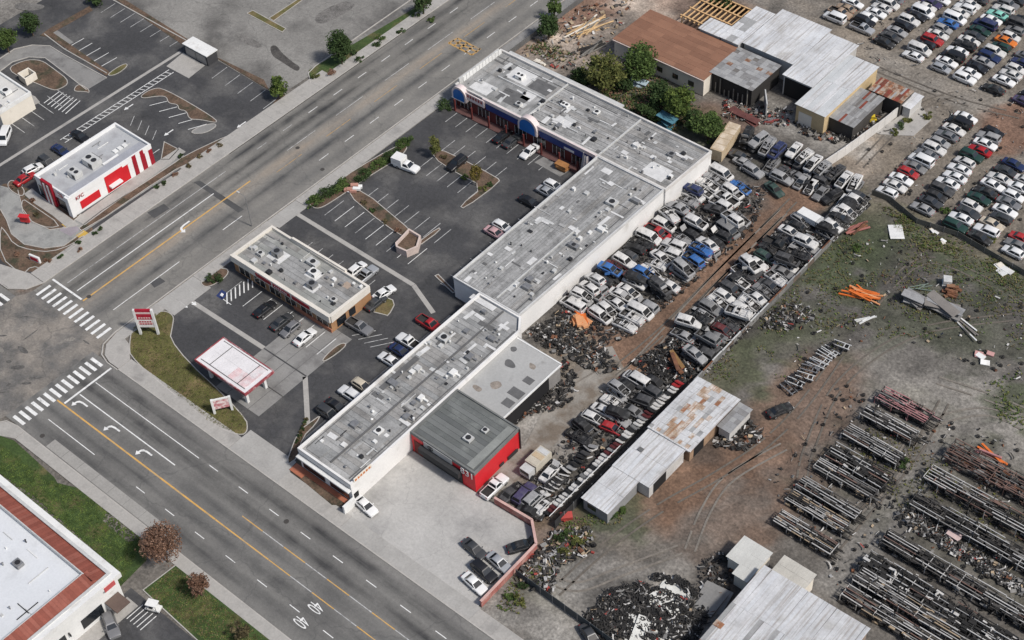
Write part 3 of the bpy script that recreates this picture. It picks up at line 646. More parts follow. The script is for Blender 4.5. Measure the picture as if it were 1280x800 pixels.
RG = [mat('roofing_%s' % k, c, .85, .16, .5, .14, 4, grit=.22, col2=tuple(v * .66 for v in c), mix=(.5, .66), ms=.35) for k, c in
      (('mid', (.3, .3, .294)), ('light', (.36, .36, .352)), ('cool', (.265, .268, .264)), ('dull', (.29, .283, .27)))]
RGX = [mat('felt_rows_x_%d' % i, c, .88, .18, .4, .14, 4, grit=.25, col2=tuple(v * .66 for v in c), mix=(.5, .66), ms=.3, strips=((1.6, 1.9, 1), .75)) for i, c in enumerate(((.32, .32, .312), (.37, .368, .36), (.285, .285, .28), (.31, .302, .288)))]
def rowsy(i, c):
    m = mat('felt_rows_y_%d' % i, c, .88, .18, .4, .14, 4, grit=.25, col2=tuple(v * .66 for v in c), mix=(.5, .66), ms=.3, strips=((1.6, 1.9, 1), .75))
    for n in m.node_tree.nodes:
        if n.type == 'MAPPING': n.inputs['Rotation'].default_value = (0, 0, math.pi / 2)
    return m
RGY = [rowsy(i, c) for i, c in enumerate(((.32, .322, .316), (.36, .36, .354), (.29, .29, .286), (.31, .303, .29)))]

# ---- the long L-shaped shopping strip
MALLW = mat('mall_white_wall', (.74, .73, .71), .8, .08, .2, .05, 4, col2=(.55, .53, .5), mix=(.58, .78), ms=.3)
mall = thing('strip_mall', 'long L-shaped grey-roofed shopping strip with white rear wall, between parking lot and wrecking yard', 'shopping strip', (0, 0, 0))
sec = [[(-5.6, -46.9), (6.4, -46.9), (6.0, -4.6), (4.0, -2.0), (-5.6, -2.0)],
       [(-11.9, -1.9), (3.5, -1.9), (3.9, 39.9), (-12.0, 39.9)],
       [(-49.0, 40.0), (4.2, 40.0), (4.6, 54.3), (-49.0, 54.6)]]
hs = [5.0, 5.25, 5.1]
b = MB()
for pl, h in zip(sec, hs):
    for i in range(len(pl)):
        j = (i + 1) % len(pl); b.poly([(*pl[i], 0), (*pl[j], 0), (*pl[j], h - .3), (*pl[i], h - .3)])
b.build('wall', MALLW, mall)
for pl, h in zip(sec, hs): MB().poly([(*p, h - .45) for p in inset(pl, .15)]).build('roof', ROOFG, mall)
strips_on(mall, -5.2, -46.4, 0.3, -2.4, 4.57, 1.0, RG, 'x', seed=2, split=1)
strips_on(mall, 0.7, -46.4, 5.6, -5.0, 4.57, 1.0, RG, 'x', seed=3, split=1)
strips_on(mall, -11.5, -1.4, -2.6, 39.6, 4.82, .95, RGY, 'y', seed=4, split=2)
strips_on(mall, -2.2, -1.4, 3.0, 39.6, 4.82, .95, RGY, 'y', seed=5, split=3)
strips_on(mall, -48.4, 40.6, -31, 54.0, 4.67, 1.0, RG, 'y', seed=6, split=2)
strips_on(mall, -30.7, 40.6, -12.4, 54.0, 4.67, .9, RGX, 'x', seed=7, split=1)
strips_on(mall, -12.0, 40.6, 3.6, 53.9, 4.67, .9, RGX, 'x', seed=8, split=1)
ring(MB(), inset(sec[0], -.08), inset(sec[0], .32), 4.2, 5.05).build('parapet', MALLW, mall)
ring(MB(), inset(sec[1], -.08), inset(sec[1], .22), 4.6, 5.15).build('parapet', mat('parapet_grey', (.55, .55, .54), .8), mall)
ring(MB(), inset(sec[2], -.08), inset(sec[2], .3), 4.5, 5.2).build('parapet', mat('parapet_pale', (.6, .58, .55), .8), mall)
# party walls, rear gutters and seams standing above the roof
part(mall, 'party_wall', PADD, (.35, -45.5, 4.55, .62, -2.6, 4.78)); part(mall, 'party_wall', PALEM, (-2.55, -1.0, 4.8, -2.3, 22, 5.0))
part(mall, 'party_wall', PALEM, (-31.0, 40.4, 4.65, -30.75, 54.2, 4.95)); part(mall, 'party_wall', PALEM, (-12.4, 40.4, 4.65, -12.1, 54.2, 4.9))
part(mall, 'party_wall', PALEM, (-44, 47.5, 4.65, -31.2, 47.75, 4.9)); part(mall, 'gutter', PADD, (2.1, -1.2, 4.85, 2.35, 39, 4.9)); part(mall, 'gutter', PADD, (5.05, -46, 4.6, 5.25, -5, 4.66))
part(mall, 'gutter', PADD, (-48.5, 52.6, 4.7, -17, 52.85, 4.76)); part(mall, 'gutter', PADD, (-4.9, -45.8, 4.6, -4.75, -30, 4.66))
part(mall, 'rear_lean_to', PALEM, (-48, 54.75, 4.0, -18, 56.2, 4.35)); part(mall, 'roof_screen', PALEM, (-48.9, 40.9, 4.7, -48.6, 53.4, 6.1))
for y in range(42, 54, 1): part(mall, 'screen_panel', WHITE, (-48.58, y, 4.75, -48.5, y + .9, 6.0))
for bxs, m in (((-46.5, 41.3, -41.8, 44.6), PADM), ((-43, 48.5, -37.5, 53), PADM), ((-36, 45, -33.5, 48), PADM), ((-26, 43, -22.5, 45.5), PADM), ((-40, 42, -34, 46), PADD), ((-37, 48.6, -32, 52), PADD),
               ((-3, 41.5, 2, 45.5), PADM), ((-9, 37, -7, 38.4), PADM), ((-6.5, -3.8, -1, -2.6), PADM), ((-4.5, -29, -3.4, -20), PADD), ((-4.6, -46, -1.4, -43.5), RG[2]), ((1.2, -39, 4.6, -33), RG[0]), ((-4, 9, -3, 11), PADM)): patch_roof(mall, *bxs[:2], *bxs[2:], 4.9 if -2 < bxs[1] < 39.9 else 4.72, m)
for x, y, z in ((1.4, 24, 4.85), (0.2, 17.5, 4.85), (-.5, 6, 4.85), (.3, 4.2, 4.85), (1.7, 34, 4.85), (-1.5, 31, 4.85), (-40, 50, 4.7), (-27, 48.5, 4.7), (-20.5, 50.5, 4.7), (-34.5, 43, 4.7), (-8, 47, 4.7), (-1, 49, 4.7),
                (3.4, -19, 4.6), (3.2, -14.5, 4.6), (2.9, -26.5, 4.6), (-2, -22, 4.6), (-3, -27, 4.6), (-1.8, -37.5, 4.6), (3.8, -31, 4.6), (2.2, -36, 4.6), (3.4, -9, 4.6), (-3.2, -14, 4.6)):
    if R.random() < .55: hvac(mall, x, y, z, R.uniform(1.0, 2.2), R.uniform(.8, 1.6), R.uniform(.4, 1.0), R.choice((PALEM, GREYM, WHITE)), pad=R.random() < .4, fans=R.choice((1, 1, 2)))
    else: MB().obox((x, y, z + .35), (R.uniform(.4, 1), R.uniform(.3, .7), .35)).obox((x + .62, y + .2, z + .21), (.7, .18, .18)).build('roof_unit', R.choice((PALEM, GREYM, WHITE)), mall)
clutter(mall, -5, -45.5, 0, -3, 4.6, 26, 5); clutter(mall, 1, -45.5, 5.4, -6, 4.6, 34, 6); clutter(mall, -11, 0, -3, 38, 4.85, 16, 7)
clutter(mall, -2, 0, 2.8, 38, 4.85, 30, 8); clutter(mall, -47, 41, -13, 53.5, 4.7, 36, 9); clutter(mall, -11, 41, 3, 53, 4.7, 18, 10)
rq = random.Random(99)
for (x0, y0, x1, y1, z, n) in ((-5, -46, 5.3, -5, 4.6, 46), (-11, 0, 2.8, 38, 4.85, 40), (-48, 41, 3, 53.6, 4.7, 60)):
    for i in range(n):
        x, y = rq.uniform(x0, x1), rq.uniform(y0, y1); a, c_ = rq.uniform(.2, 1.6), rq.uniform(.1, .5)
        if rq.random() < .5: a, c_ = c_, a
        MB().obox((x, y, z + .07 + i * .0011), (a, c_, .012), rq.gauss(0, .05)).build('roof_patch', rq.choice((PADM, PADM, PADD, RG[1], PALEM)), mall)
# street front on the end of the wing: blue bands, two arched gables, maroon walls
NAVY = mat('navy_sign_panel', (.014, .04, .18), .5, .2, .6); BLUE = mat('blue_sign_disc', (.012, .13, .42), .4, .15, .4)
PINKW = mat('pink_white_sign', (.7, .6, .58), .6, .1)
part(mall, 'front_wall', MAROON, (-48.8, 39.74, .02, -12.2, 39.93, 3.1))
part(mall, 'walkway_slab', mat('maroon_paving', (.12, .06, .055), .85, .2, .6), (-48.5, 37.9, .01, -14, 39.7, .17))
part(mall, 'fascia', PINKW, (-41.3, 39.55, 4.55, -12.2, 39.9, 5.35))
part(mall, 'sign_panel', NAVY, (-40.4, 39.5, 3.1, -31.4, 39.72, 4.5)); part(mall, 'sign_panel', NAVY, (-26.3, 39.5, 3.0, -13.2, 39.72, 4.5))
sp = part(mall, 'sign_panel', PINKW, (-45.6, 39.3, 3.3, -40.7, 39.5, 5.0))
part(sp, 'letter', mat('dull_red_letter', (.32, .06, .06), .6), *[(-45.2 + i * .72, 39.26, 4.05, -44.75 + i * .72, 39.3, 4.7) for i in range(6)])
for i in range(7):
    w_ = part(mall, 'shop_window', GLASS, (-47.6 + i * 4.9, 39.66, .5, -44.6 + i * 4.9, 39.72, 2.6))
    for k in range(4): part(w_, 'mullion', PALEM, (-47.62 + i * 4.9 + k * 1.0, 39.62, .45, -47.54 + i * 4.9 + k * 1.0, 39.65, 2.65))
for i in range(8): part(mall, 'pillar', MAROON, (-47.9 + i * 4.6, 37.95, .17, -47.6 + i * 4.6, 38.25, 3.0))
def arch(cx, r, y, dm, z=2.9):
    k = [(cx + r * math.cos(a), z + 1.2 + r * math.sin(a) * .95) for a in np.linspace(0, math.pi, 17)]
    o = k + [(cx - r, z), (cx + r, z)]; big = [(cx + (r + .45) * math.cos(a), z + 1.2 + (r + .4) * math.sin(a)) for a in np.linspace(0, math.pi, 17)] + [(cx - r - .45, z), (cx + r + .45, z)]
    m = MB(); n = len(big)
    for i in range(n):
        j = (i + 1) % n
        m.poly([(big[i][0], y, big[i][1]), (big[j][0], y, big[j][1]), (big[j][0], y + 1.3, big[j][1]), (big[i][0], y + 1.3, big[i][1])])
    m.poly([(p[0], y, p[1]) for p in big]); m.poly([(p[0], y + 1.3, p[1]) for p in big[::-1]])
    g = m.build('arched_gable', PINKW, mall)
    MB().poly([(p[0], y - .05, p[1]) for p in o]).build('sign_disc', dm, g)
arch(-29.1, 2.0, 39.1, BLUE); arch(-47.3, 1.5, 39.0, BLUE, 2.5)
part(mall, 'awning', WHITE, (-49.3, 38.9, 2.3, -45.9, 39.5, 2.5))
part(mall, 'white_sign', WHITE, (-20, 39.44, 3.2, -17.5, 39.5, 3.7))
# folded drapery-like corner screen where the wing meets the long body
m = MB()
for i in range(9):
    a0, a1 = math.radians(200 + i * 12), math.radians(212 + i * 12); r0, r1 = (1.9, 1.7) if i % 2 else (1.7, 1.9)
    m.poly([(-13.5 + r0 * math.cos(a0), 39.2 + r0 * math.sin(a0) , 0.1), (-13.5 + r1 * math.cos(a1), 39.2 + r1 * math.sin(a1), .1), (-13.5 + r1 * .6 * math.cos(a1), 39.2 + r1 * .6 * math.sin(a1), 5.6), (-13.5 + r0 * .6 * math.cos(a0), 39.2 + r0 * .6 * math.sin(a0), 5.6)])
m.build('corner_screen', mat('pale_drape', (.5, .44, .42), .8), mall)
# front end by road 2
part(mall, 'shop_window', GLASS, (-5.0, -46.99, .5, 0, -46.95, 2.6), (1.2, -46.99, .5, 5.6, -46.95, 2.6)); part(mall, 'awning', WHITE, (-5.6, -47.7, 3.3, 6.4, -47.0, 3.6))
sb = part(mall, 'wall_sign', CREAM, (6.42, -46.2, 4.9, 6.6, -42.2, 5.7)); part(sb, 'letter', mat('orange_letter', (.5, .16, .05), .6), *[(6.6, -46 + i * .62, 5.05, 6.63, -45.6 + i * .62, 5.5) for i in range(6)])
part(mall, 'forecourt_paving', mat('red_forecourt', (.42, .15, .085), .85, .2, .4), (-6.8, -48.7, -.05, -3.9, -47.0, .22), (-3.9, -47.9, -.05, 6.2, -47.0, .22))
part(mall, 'side_wall', WHITE, (6.5, -49.4, 0, 6.9, -46.9, 1.9)); part(mall, 'doorway', DARK, (6.41, -46.6, .1, 6.47, -45.6, 2.2))
for i in range(12): part(mall, 'shop_window', GLASS, (-5.66, -44 + i * 3.4, .4, -5.6, -41.6 + i * 3.4, 2.6))

# ---- light grey lean-to warehouse and the red 831 building beside it
ann = bld('warehouse_annex', 'pale grey flat-roofed annex open to the yard, between the shopping strip and red building', 'warehouse', [(6.1, -20.9), (15.7, -20.8), (16.1, -6.0), (5.9, -5.4)], 4.1, mat('annex_wall', (.22, .21, .2), .85), mat('annex_roof', (.36, .36, .35), .85, .14, .12, .08, 3, col2=(.2, .19, .18), mix=(.6, .78), ms=.22), par=0)
part(ann, 'skylight', PADD, (13.2, -12.6, 4.1, 14.9, -11.2, 4.14)); part(ann, 'skylight', PADD, (12.9, -16.2, 4.1, 15.5, -14.4, 4.14)); part(ann, 'skylight', PADD, (13.6, -18.6, 4.1, 15.5, -17.0, 4.14))
for i, (x, y, s_) in enumerate(((9, -11, 1.2), (12.5, -9, .8), (10.5, -16, 1.0), (7.5, -8, .7), (8.2, -18.5, .9))): MB().hull(smoothpoly([(x + s_ * math.cos(a) * R.uniform(.6, 1.5), y + s_ * math.sin(a) * R.uniform(.5, 1.2)) for a in np.linspace(0, 5.4, 7)], 2), 4.1, 4.106 + i * .001).build('roof_stain', (PADD, mat('roof_stain_brown', (.24, .21, .18), .9, .3, 1, grit=.4))[i % 3 > 0], ann)
part(ann, 'open_bay', DARK, (15.98, -20.4, .05, 16.02, -6.6, 3.6)); part(ann, 'roof_edge', WHITE, (15.98, -20.9, 3.95, 16.25, -5.9, 4.22), (6.2, -5.75, 4.0, 16.1, -5.5, 4.2))
REDW = mat('red_building_wall', (.6, .022, .03), .55, .12, .25, .06, 3); GREENR = mat('dark_green_roof', (.13, .138, .133), .85, .16, .3, .12, 4, col2=(.19, .2, .19), mix=(.5, .7), ms=.3, strips=((.0, .9, 1), .0))
red = bld('auto_shop', 'bright red building numbered 831 with dark grey roof and charcoal awning', 'shop', [(6.5, -32.9), (20.4, -32.9), (20.0, -21.3), (6.4, -21.3)], 5.0, REDW, GREENR, par=.25, pt=.25, pm=mat('roof_rim_grey', (.16, .165, .16), .8))
strips_on(red, 6.9, -32.4, 19.4, -21.8, 4.77, .95, [GREENR, mat('dark_roofing_light', (.16, .168, .163), .85, .16, .3), mat('dark_roofing_dull', (.115, .122, .12), .85, .2, .3)], 'x', seed=12)
part(red, 'roof_edge_band', mat('roof_edge_grey', (.24, .25, .235), .85), (18.2, -32.3, 4.81, 19.6, -22, 4.86))
hvac(red, 15.0, -28.2, 4.8, 1.5, 1.3, .6, PALEM, False); hvac(red, 16.0, -25.2, 4.8, 1.0, 1.0, .5, PALEM, False)
part(red, 'awning', mat('charcoal_awning', (.035, .036, .038), .8), (8.8, -33.9, 2.2, 17.6, -32.95, 3.4)); part(red, 'front_panel', mat('charcoal_wall', (.03, .031, .033), .8), (8.8, -33.0, .1, 17.6, -32.93, 3.4))
sg = part(red, 'sign_board', mat('grey_sign_board', (.42, .42, .41), .6), (9.4, -33.06, 3.45, 15.6, -32.95, 4.7))
bq = MB()
for a in range(14): pass
mm = MB()
for i in range(16):
    a0, a1 = 2 * math.pi * i / 16, 2 * math.pi * (i + 1) / 16
    mm.poly([(10.9 + .62 * math.cos(a0), -33.09, 4.07 + .55 * math.sin(a0)), (10.9 + .62 * math.cos(a1), -33.09, 4.07 + .55 * math.sin(a1)), (10.9 + .42 * math.cos(a1), -33.09, 4.07 + .36 * math.sin(a1)), (10.9 + .42 * math.cos(a0), -33.09, 4.07 + .36 * math.sin(a0))])
mm.bx(10.72, -33.1, 3.7, 10.86, -33.08, 4.4).bx(10.95, -33.1, 3.7, 11.09, -33.08, 4.4)
mm.build('round_emblem', BLACKM, sg)
text('831', 2.0, Matrix.Translation((18.9, -33.08, 3.75)) @ Matrix.Rotation(math.pi / 2, 4, 'X'), WHITE, 'digits', red, .03)
text('831', 1.5, Matrix.Translation((20.45, -26.5, 2.4)) @ Matrix.Rotation(math.pi / 2, 4, 'Z') @ Matrix.Rotation(math.pi / 2, 4, 'X'), BLACKM, 'digits', red, .02) if False else None
part(red, 'roller_door', MAROON, (7.0, -32.97, .1, 8.7, -32.92, 3.3)); part(red, 'vent_grille', BLACKM, (20.32, -24.8, .3, 20.42, -22.4, 1.1), (20.33, -26.9, .5, 20.43, -25.9, 1.1))
part(red, 'downpipe', BLACKM, (20.1, -21.6, .05, 20.3, -21.4, 4.9))

# ---- fried-chicken restaurant with red stripes
KW = mat('kfc_white', (.76, .76, .75), .6, .05, .3, .04, 3); KR = mat('kfc_red', (.55, .012, .02), .5, .1, .3, .05, 3); KDR = mat('kfc_dark_red', (.3, .008, .02), .5, .1, .3)
KROOF = mat('kfc_roof', (.42, .43, .44), .8, .1, .25, .06, 3, col2=(.3, .3, .31), mix=(.52, .7), ms=.25)
kfc = bld('restaurant', 'white flat-roofed fried chicken restaurant with red stripes along its long side', 'restaurant', [(-96.0, -31.2), (-85.2, -31.2), (-84.9, -11.0), (-95.9, -10.9)], 5.0, KW, KROOF, par=.7, pt=.28, pm=KW)
part(kfc, 'roof_ledge', mat('kfc_ledge', (.33, .34, .37), .7), (-87.6, -30.8, 4.32, -85.5, -11.4, 4.62))
for i, (y0, y1, m) in enumerate(((-11.9, -10.95, KDR), (-13.9, -12.8, KDR), (-15.9, -14.95, KDR), (-22.9, -17.1, KR), (-29.3, -24.6, KR))):
    if i < 3: part(kfc, 'red_stripe', m, (-85.0, y0, .1, -84.87, y1, 4.95))
    elif i == 3: part(kfc, 'red_panel', m, (-85.12, y0, .3, -84.95, y1, 4.3))
    else: part(kfc, 'red_panel', m, (-85.2, y0, .7, -85.05, y1, 2.5))
part(kfc, 'window_awning', KW, (-85.1, -22.4, 1.6, -84.0, -19.6, 1.95)); part(kfc, 'service_window', GLASS, (-85.0, -20.8, .9, -84.93, -19.4, 1.6))
part(kfc, 'tower_panel', KDR, (-93.3, -31.75, .05, -90.2, -31.2, 5.7)); part(kfc, 'tower_stripe', KW, (-92.6, -31.85, .1, -92.1, -31.75, 5.2), (-91.4, -31.85, .1, -90.9, -31.75, 5.2))
part(kfc, 'glass_front', GLASS, (-95.6, -31.28, .2, -93.5, -31.2, 2.8), (-90.0, -31.28, .2, -86.6, -31.2, 2.6)); part(kfc, 'corner_pier', KW, (-86.2, -31.7, 0, -85.0, -30.9, 4.9))
part(kfc, 'emblem_panel', mat('emblem_red', (.4, .02, .03), .5), (-88.8, -31.3, 3.5, -87.5, -31.24, 4.4))
text('KFC', 1.1, Matrix.Translation((-85.02, -29.0, 3.75)) @ Matrix.Rotation(math.pi / 2, 4, 'Z') @ Matrix.Rotation(math.pi / 2, 4, 'X'), KDR, 'lettering', kfc, .04)
text('KFC', .6, Matrix.Translation((-88.15, -31.34, 3.95)) @ Matrix.Rotation(math.pi / 2, 4, 'X'), KW, 'lettering', kfc, .02)
hvac(kfc, -90.0, -25.9, 4.3, 2.6, 1.9, 1.3, PALEM, False, 2); hvac(kfc, -90.0, -21.6, 4.3, 3.2, 2.4, 1.5, PALEM, False, 2)
part(kfc, 'roof_duct', KW, (-88.2, -20.6, 4.3, -87.8, -16.8, 4.7)); 
for i in range(3): part(kfc, 'skylight', WHITE, (-89.9 + .05 * i, -16.8 + i * 1.15, 4.32, -89.0 + .05 * i, -15.9 + i * 1.15, 4.6))
clutter(kfc, -94.5, -29, -88, -13, 4.32, 16, 31, sizes=(.2, .5))

# ---- brown and cream shop in the middle of the lot
cen = bld('corner_shop', 'low brown and cream shop with red sign panels, alone in the middle parking lot', 'shop', [(-49.0, -22.0), (-23.3, -22.1), (-23.0, -12.3), (-48.8, -12.0)], 4.2, BROWNW, mat('shop_roof', (.27, .275, .26), .85, .16, .3, .12, 4, col2=(.38, .38, .36), mix=(.52, .7), ms=.3), par=.6, pt=.4, pm=mat('cream_parapet', (.68, .64, .57), .85, .1, .3))
strips_on(cen, -48.4, -21.4, -23.8, -12.8, 3.61, 1.05, [MATS['shop_roof'], RG[0], RG[3]], 'x', seed=15, split=3)
part(cen, 'fascia', MATS['cream_parapet'], (-49.1, -22.45, 2.7, -23.2, -22.05, 4.25), (-23.32, -22.1, 2.7, -22.95, -12.3, 4.22))
for x0, x1 in ((-42.3, -38.2), (-37.7, -33.2), (-32.7, -28.2)):
    s_ = part(cen, 'sign_panel', KDR, (x0, -22.52, 3.0, x1, -22.45, 3.85)); part(s_, 'lettering', PINKW, *[(x0 + .4 + k * .5, -22.55, 3.25, x0 + .7 + k * .5, -22.52, 3.6) for k in range(int((x1 - x0 - .8) / .5))]) if x0 > -38 and x0 < -33 else None
for i in range(6):
    w_ = part(cen, 'shop_window', GLASS, (-47.5 + i * 4.1, -22.12, .5, -44.6 + i * 4.1, -22.06, 2.4))
    for k in range(3): part(w_, 'mullion', CREAM, (-47.54 + i * 4.1 + k * 1.45, -22.16, .45, -47.46 + i * 4.1 + k * 1.45, -22.125, 2.45))
for i in range(3): part(cen, 'shop_window', GLASS, (-23.2, -20.8 + i * 3, .5, -23.12, -18.6 + i * 3, 2.3))
part(cen, 'raised_parapet', MATS['cream_parapet'], (-43, -12.45, 3.6, -29, -12.0, 4.6)); part(cen, 'brick_base', mat('orange_brick', (.4, .17, .1), .85), (-33, -22.3, .02, -23.3, -22.1, .9))
hvac(cen, -42.5, -16.6, 3.65, 1.8, 1.5, 1.2, GREYM); hvac(cen, -33.5, -16.0, 3.65, 1.8, 1.5, .9, WHITE, True); hvac(cen, -31.5, -18.4, 3.65, 1.7, 1.5, 1.0, GREYM); hvac(cen, -45, -18.5, 3.65, 1.2, 1, .7, PALEM, False); hvac(cen, -35.5, -14.2, 3.65, 2.4, 1.4, .8, PALEM, False); hvac(cen, -25.8, -18.6, 3.65, 1.0, 1, .6, PALEM, False)
patch_roof(cen, -44, -18.2, -40.5, -15.2, 3.66, PADM); patch_roof(cen, -27.5, -15, -26, -13.6, 3.66, mat('tan_patch', (.38, .3, .24), .85))
clutter(cen, -48, -21, -24, -13, 3.66, 34, 41)

# ---- canopy
can = thing('canopy', 'white and red flat drive-through canopy on four posts, beside the corner lawn', 'canopy', (-28, -40.8, 0))
MB().bx(-34.2, -43.9, 3.9, -21.7, -37.5, 4.35).build('roof', mat('canopy_white', (.72, .70, .70), .6, .08, .4), can)
ring(MB(), [(-34.4, -44.1), (-21.5, -44.1), (-21.5, -37.3), (-34.4, -37.3)], [(-34.22, -43.92), (-21.68, -43.92), (-21.68, -37.48), (-34.22, -37.48)], 3.85, 4.45).build('fascia', mat('canopy_red', (.3, .06, .07), .65, .2, .8, col2=(.48, .34, .34), mix=(.5, .66), ms=.8), can)
PNK = mat('canopy_pink', (.66, .48, .48), .6, .15, .5, col2=(.7, .66, .66), mix=(.4, .6), ms=.6)
for i in range(12):
    for j in range(2): part(can, 'roof_panel', PNK if (i > 9 or (j == 0 and i > 6)) else MATS['canopy_white'], (-33.3 + i * .9, -43.1 + j * 2.6, 4.352, -32.43 + i * .9, -40.55 + j * 2.6, 4.39))
part(can, 'seam', BLACKM, (-33.6, -43.3, 4.38, -22.4, -43.2, 4.43), (-33.6, -37.95, 4.38, -22.4, -37.85, 4.43), (-31.4, -43.2, 4.39, -31.3, -37.9, 4.44), (-24.4, -43.2, 4.39, -24.3, -37.9, 4.44))
for x in (-32.5, -23.2):
    for y in (-42.8, -38.6): MB().bx(x - .25, y - .25, 0, x + .25, y + .25, 3.9).build('post', WHITE, can)
pump = []
for x in (-31, -28, -25):
    t = thing('fuel_pump', ('fuel pump under the %s of the canopy' % {-31: 'street end', -28: 'middle', -25: 'mall end'}[x]), 'fuel pump', (x, -41.5, .03), 'pumps under the canopy')
    part(t, 'cabinet', GREYM, (x - .3, -41.9, .15, x + .3, -41.1, 1.9)); part(t, 'plinth', CONC, (x - .5, -42.4, .03, x + .5, -40.6, .15)); part(t, 'display', BLACKM, (x + .3, -41.7, 1.2, x + .32, -41.3, 1.6))

# ---- white building with red mansard, bottom left
bl = thing('office_building', 'large white-roofed building with a red tiled band inside its white cornice, bottom left corner', 'building', (-23, -96, 0))
poly = [(-62, -110), (-8.2, -110), (-8.2, -81.6), (-62, -82.4)]
MB().bx(-60, -112, 0, -8.6, -82.2, 6.6).build('wall', WHITE, bl)
MB().bx(-59, -112, 6.6, -11.9, -85.5, 6.75).build('roof', mat('white_membrane', (.64, .66, .68), .7, .08, .08, .05, 3, col2=(.42, .43, .44), mix=(.58, .76), ms=.12), bl)
ring(MB(), [(-62, -114), (-8.0, -114), (-8.0, -81.6), (-62, -81.6)], [(-62, -113), (-9.2, -113), (-9.2, -82.8), (-62, -82.8)], 6.0, 7.0).build('cornice', WHITE, bl)
ring(MB(), [(-62, -113.2), (-9.0, -113.2), (-9.0, -82.6), (-62, -82.6)], [(-62, -113), (-9.5, -113), (-9.5, -83.1), (-62, -83.1)], 6.9, 7.12).build('cornice_cap', PALEM, bl)
TILE = [mat('red_tile_%s' % k, c, .8, .15, .6, .1, 4) for k, c in (('one', (.25, .075, .052)), ('two', (.22, .065, .045)), ('three', (.275, .092, .066)))]
ta = MB().poly([(0, 0, 0), (0, .58, 0), (-2.25, .58, .9), (-2.25, 0, .9), (0, 0, .06), (0, .58, .06), (-2.25, .58, .96), (-2.25, 0, .96)][4:]).poly([(0, 0, 0), (0, .58, 0), (0, .58, .06), (0, 0, .06)]).mesh('roof_tile', [TILE[0]])
tb = MB().poly([(0, 0, .06), (.58, 0, .06), (.58, -2.25, .96), (0, -2.25, .96)]).poly([(0, 0, 0), (.58, 0, 0), (.58, 0, .06), (0, 0, .06)]).mesh('roof_tile', [TILE[0]])
o_ = BASE[bl.name]
for i in range(46): inst('roof_tile', ta, bl, (-9.6 - o_[0], -112.6 + i * .62 - o_[1], 6.75 + R.uniform(0, .03)), m=R.choice(TILE)) if i < 45 else None
for i in range(80): inst('roof_tile', tb, bl, (-10.2 - i * .62 - o_[0], -83.2 - o_[1], 6.75 + R.uniform(0, .03)), m=R.choice(TILE)) if i < 78 else None
MB().poly([(-9.5, -83.1, 6.74), (-11.85, -85.45, 7.66), (-11.85, -112, 7.66), (-9.5, -112, 6.74)]).poly([(-9.5, -83.1, 6.74), (-62, -83.1, 6.74), (-62, -85.45, 7.66), (-11.85, -85.45, 7.66)]).build('mansard', TILE[1], bl)
MB().bx(-60, -85.62, 6.7, -11.75, -85.45, 7.75).bx(-12.0, -112, 6.7, -11.83, -85.63, 7.75).build('parapet', PALEM, bl)
hvac(bl, -21.5, -90.5, 6.76, 1.5, 1.2, .8, GREYM, False); clutter(bl, -40, -100, -13, -87, 6.76, 24, 51, sizes=(.2, .6))
part(bl, 'wall_lamp', BLACKM, (-8.5, -92.5, 2.5, -8.0, -92.3, 3.1), (-8.5, -95.5, 2.5, -8.0, -95.3, 3.1)); part(bl, 'window', GLASS, (-8.62, -90, 1, -8.55, -86, 3.2)); part(bl, 'window', GLASS, (-8.62, -98, 1, -8.55, -93, 3.2))
part(bl, 'round_sign', mat('sign_red_rim', (.5, .1, .1), .6), (-8.0, -85.0, 5.6, -7.9, -83.0, 6.6)); part(bl, 'entrance_canopy', mat('brown_canopy', (.12, .085, .07), .8), (-8.5, -85.5, 2.7, -5.6, -82.9, 2.95))
part(bl, 'forecourt', CONC, (-8.6, -112, -.1, -6.0, -81.8, .15))
for i in range(5): line(blot, 'hatch_line', (-5.6 + i * .8, -84.4), (-5.6 + i * .8, -81.2), .14, Z_LOT + .012, MARK)

# ---- kiosk enclosure top left, and the building cut off by the frame
kio = thing('bin_enclosure', 'small dark enclosure with a ribbed white roof, beside the drainage strip', 'enclosure', (-104.2, 18.6, 0))
part(kio, 'wall', mat('kiosk_dark', (.045, .045, .048), .8), (-107.8, 17.2, 0, -100.4, 20.0, 2.6))
for i in range(8): part(kio, 'roof_panel', WHITE, (-108.05 + i * 1.0, 17.0, 2.6 + .01 * (i % 2), -107.1 + i * 1.0, 20.2, 2.78 + .02 * (i % 2)))
part(kio, 'gate', GREYM, (-107.4, 17.12, .1, -104.2, 17.19, 2.2), (-104.0, 17.12, .1, -100.8, 17.19, 2.2))
lb = bld('restaurant', 'white-roofed building cut off at the left edge, beside the small drive-through loop', 'restaurant', [(-140, -23), (-118.8, -23), (-118.8, -14.9), (-129.4, -14.6), (-140, -14.6)], 4.5, CREAM, mat('white_roofing', (.6, .59, .56), .8, .1, .2, col2=(.45, .44, .42), mix=(.55, .7), ms=.3), par=.5, pm=WHITE)
hvac(lb, -123, -18, 4.05, 2, 1.6, .9, WHITE, False); clutter(lb, -128, -22, -120, -16, 4.05, 10, 61)
en = bld('bin_enclosure', 'low open-topped walled enclosure beside the white building at the left edge', 'enclosure', PX('25,100 38,93 47,99 34,107'), 1.8, CREAM, LOT, par=1.5, pt=.2)
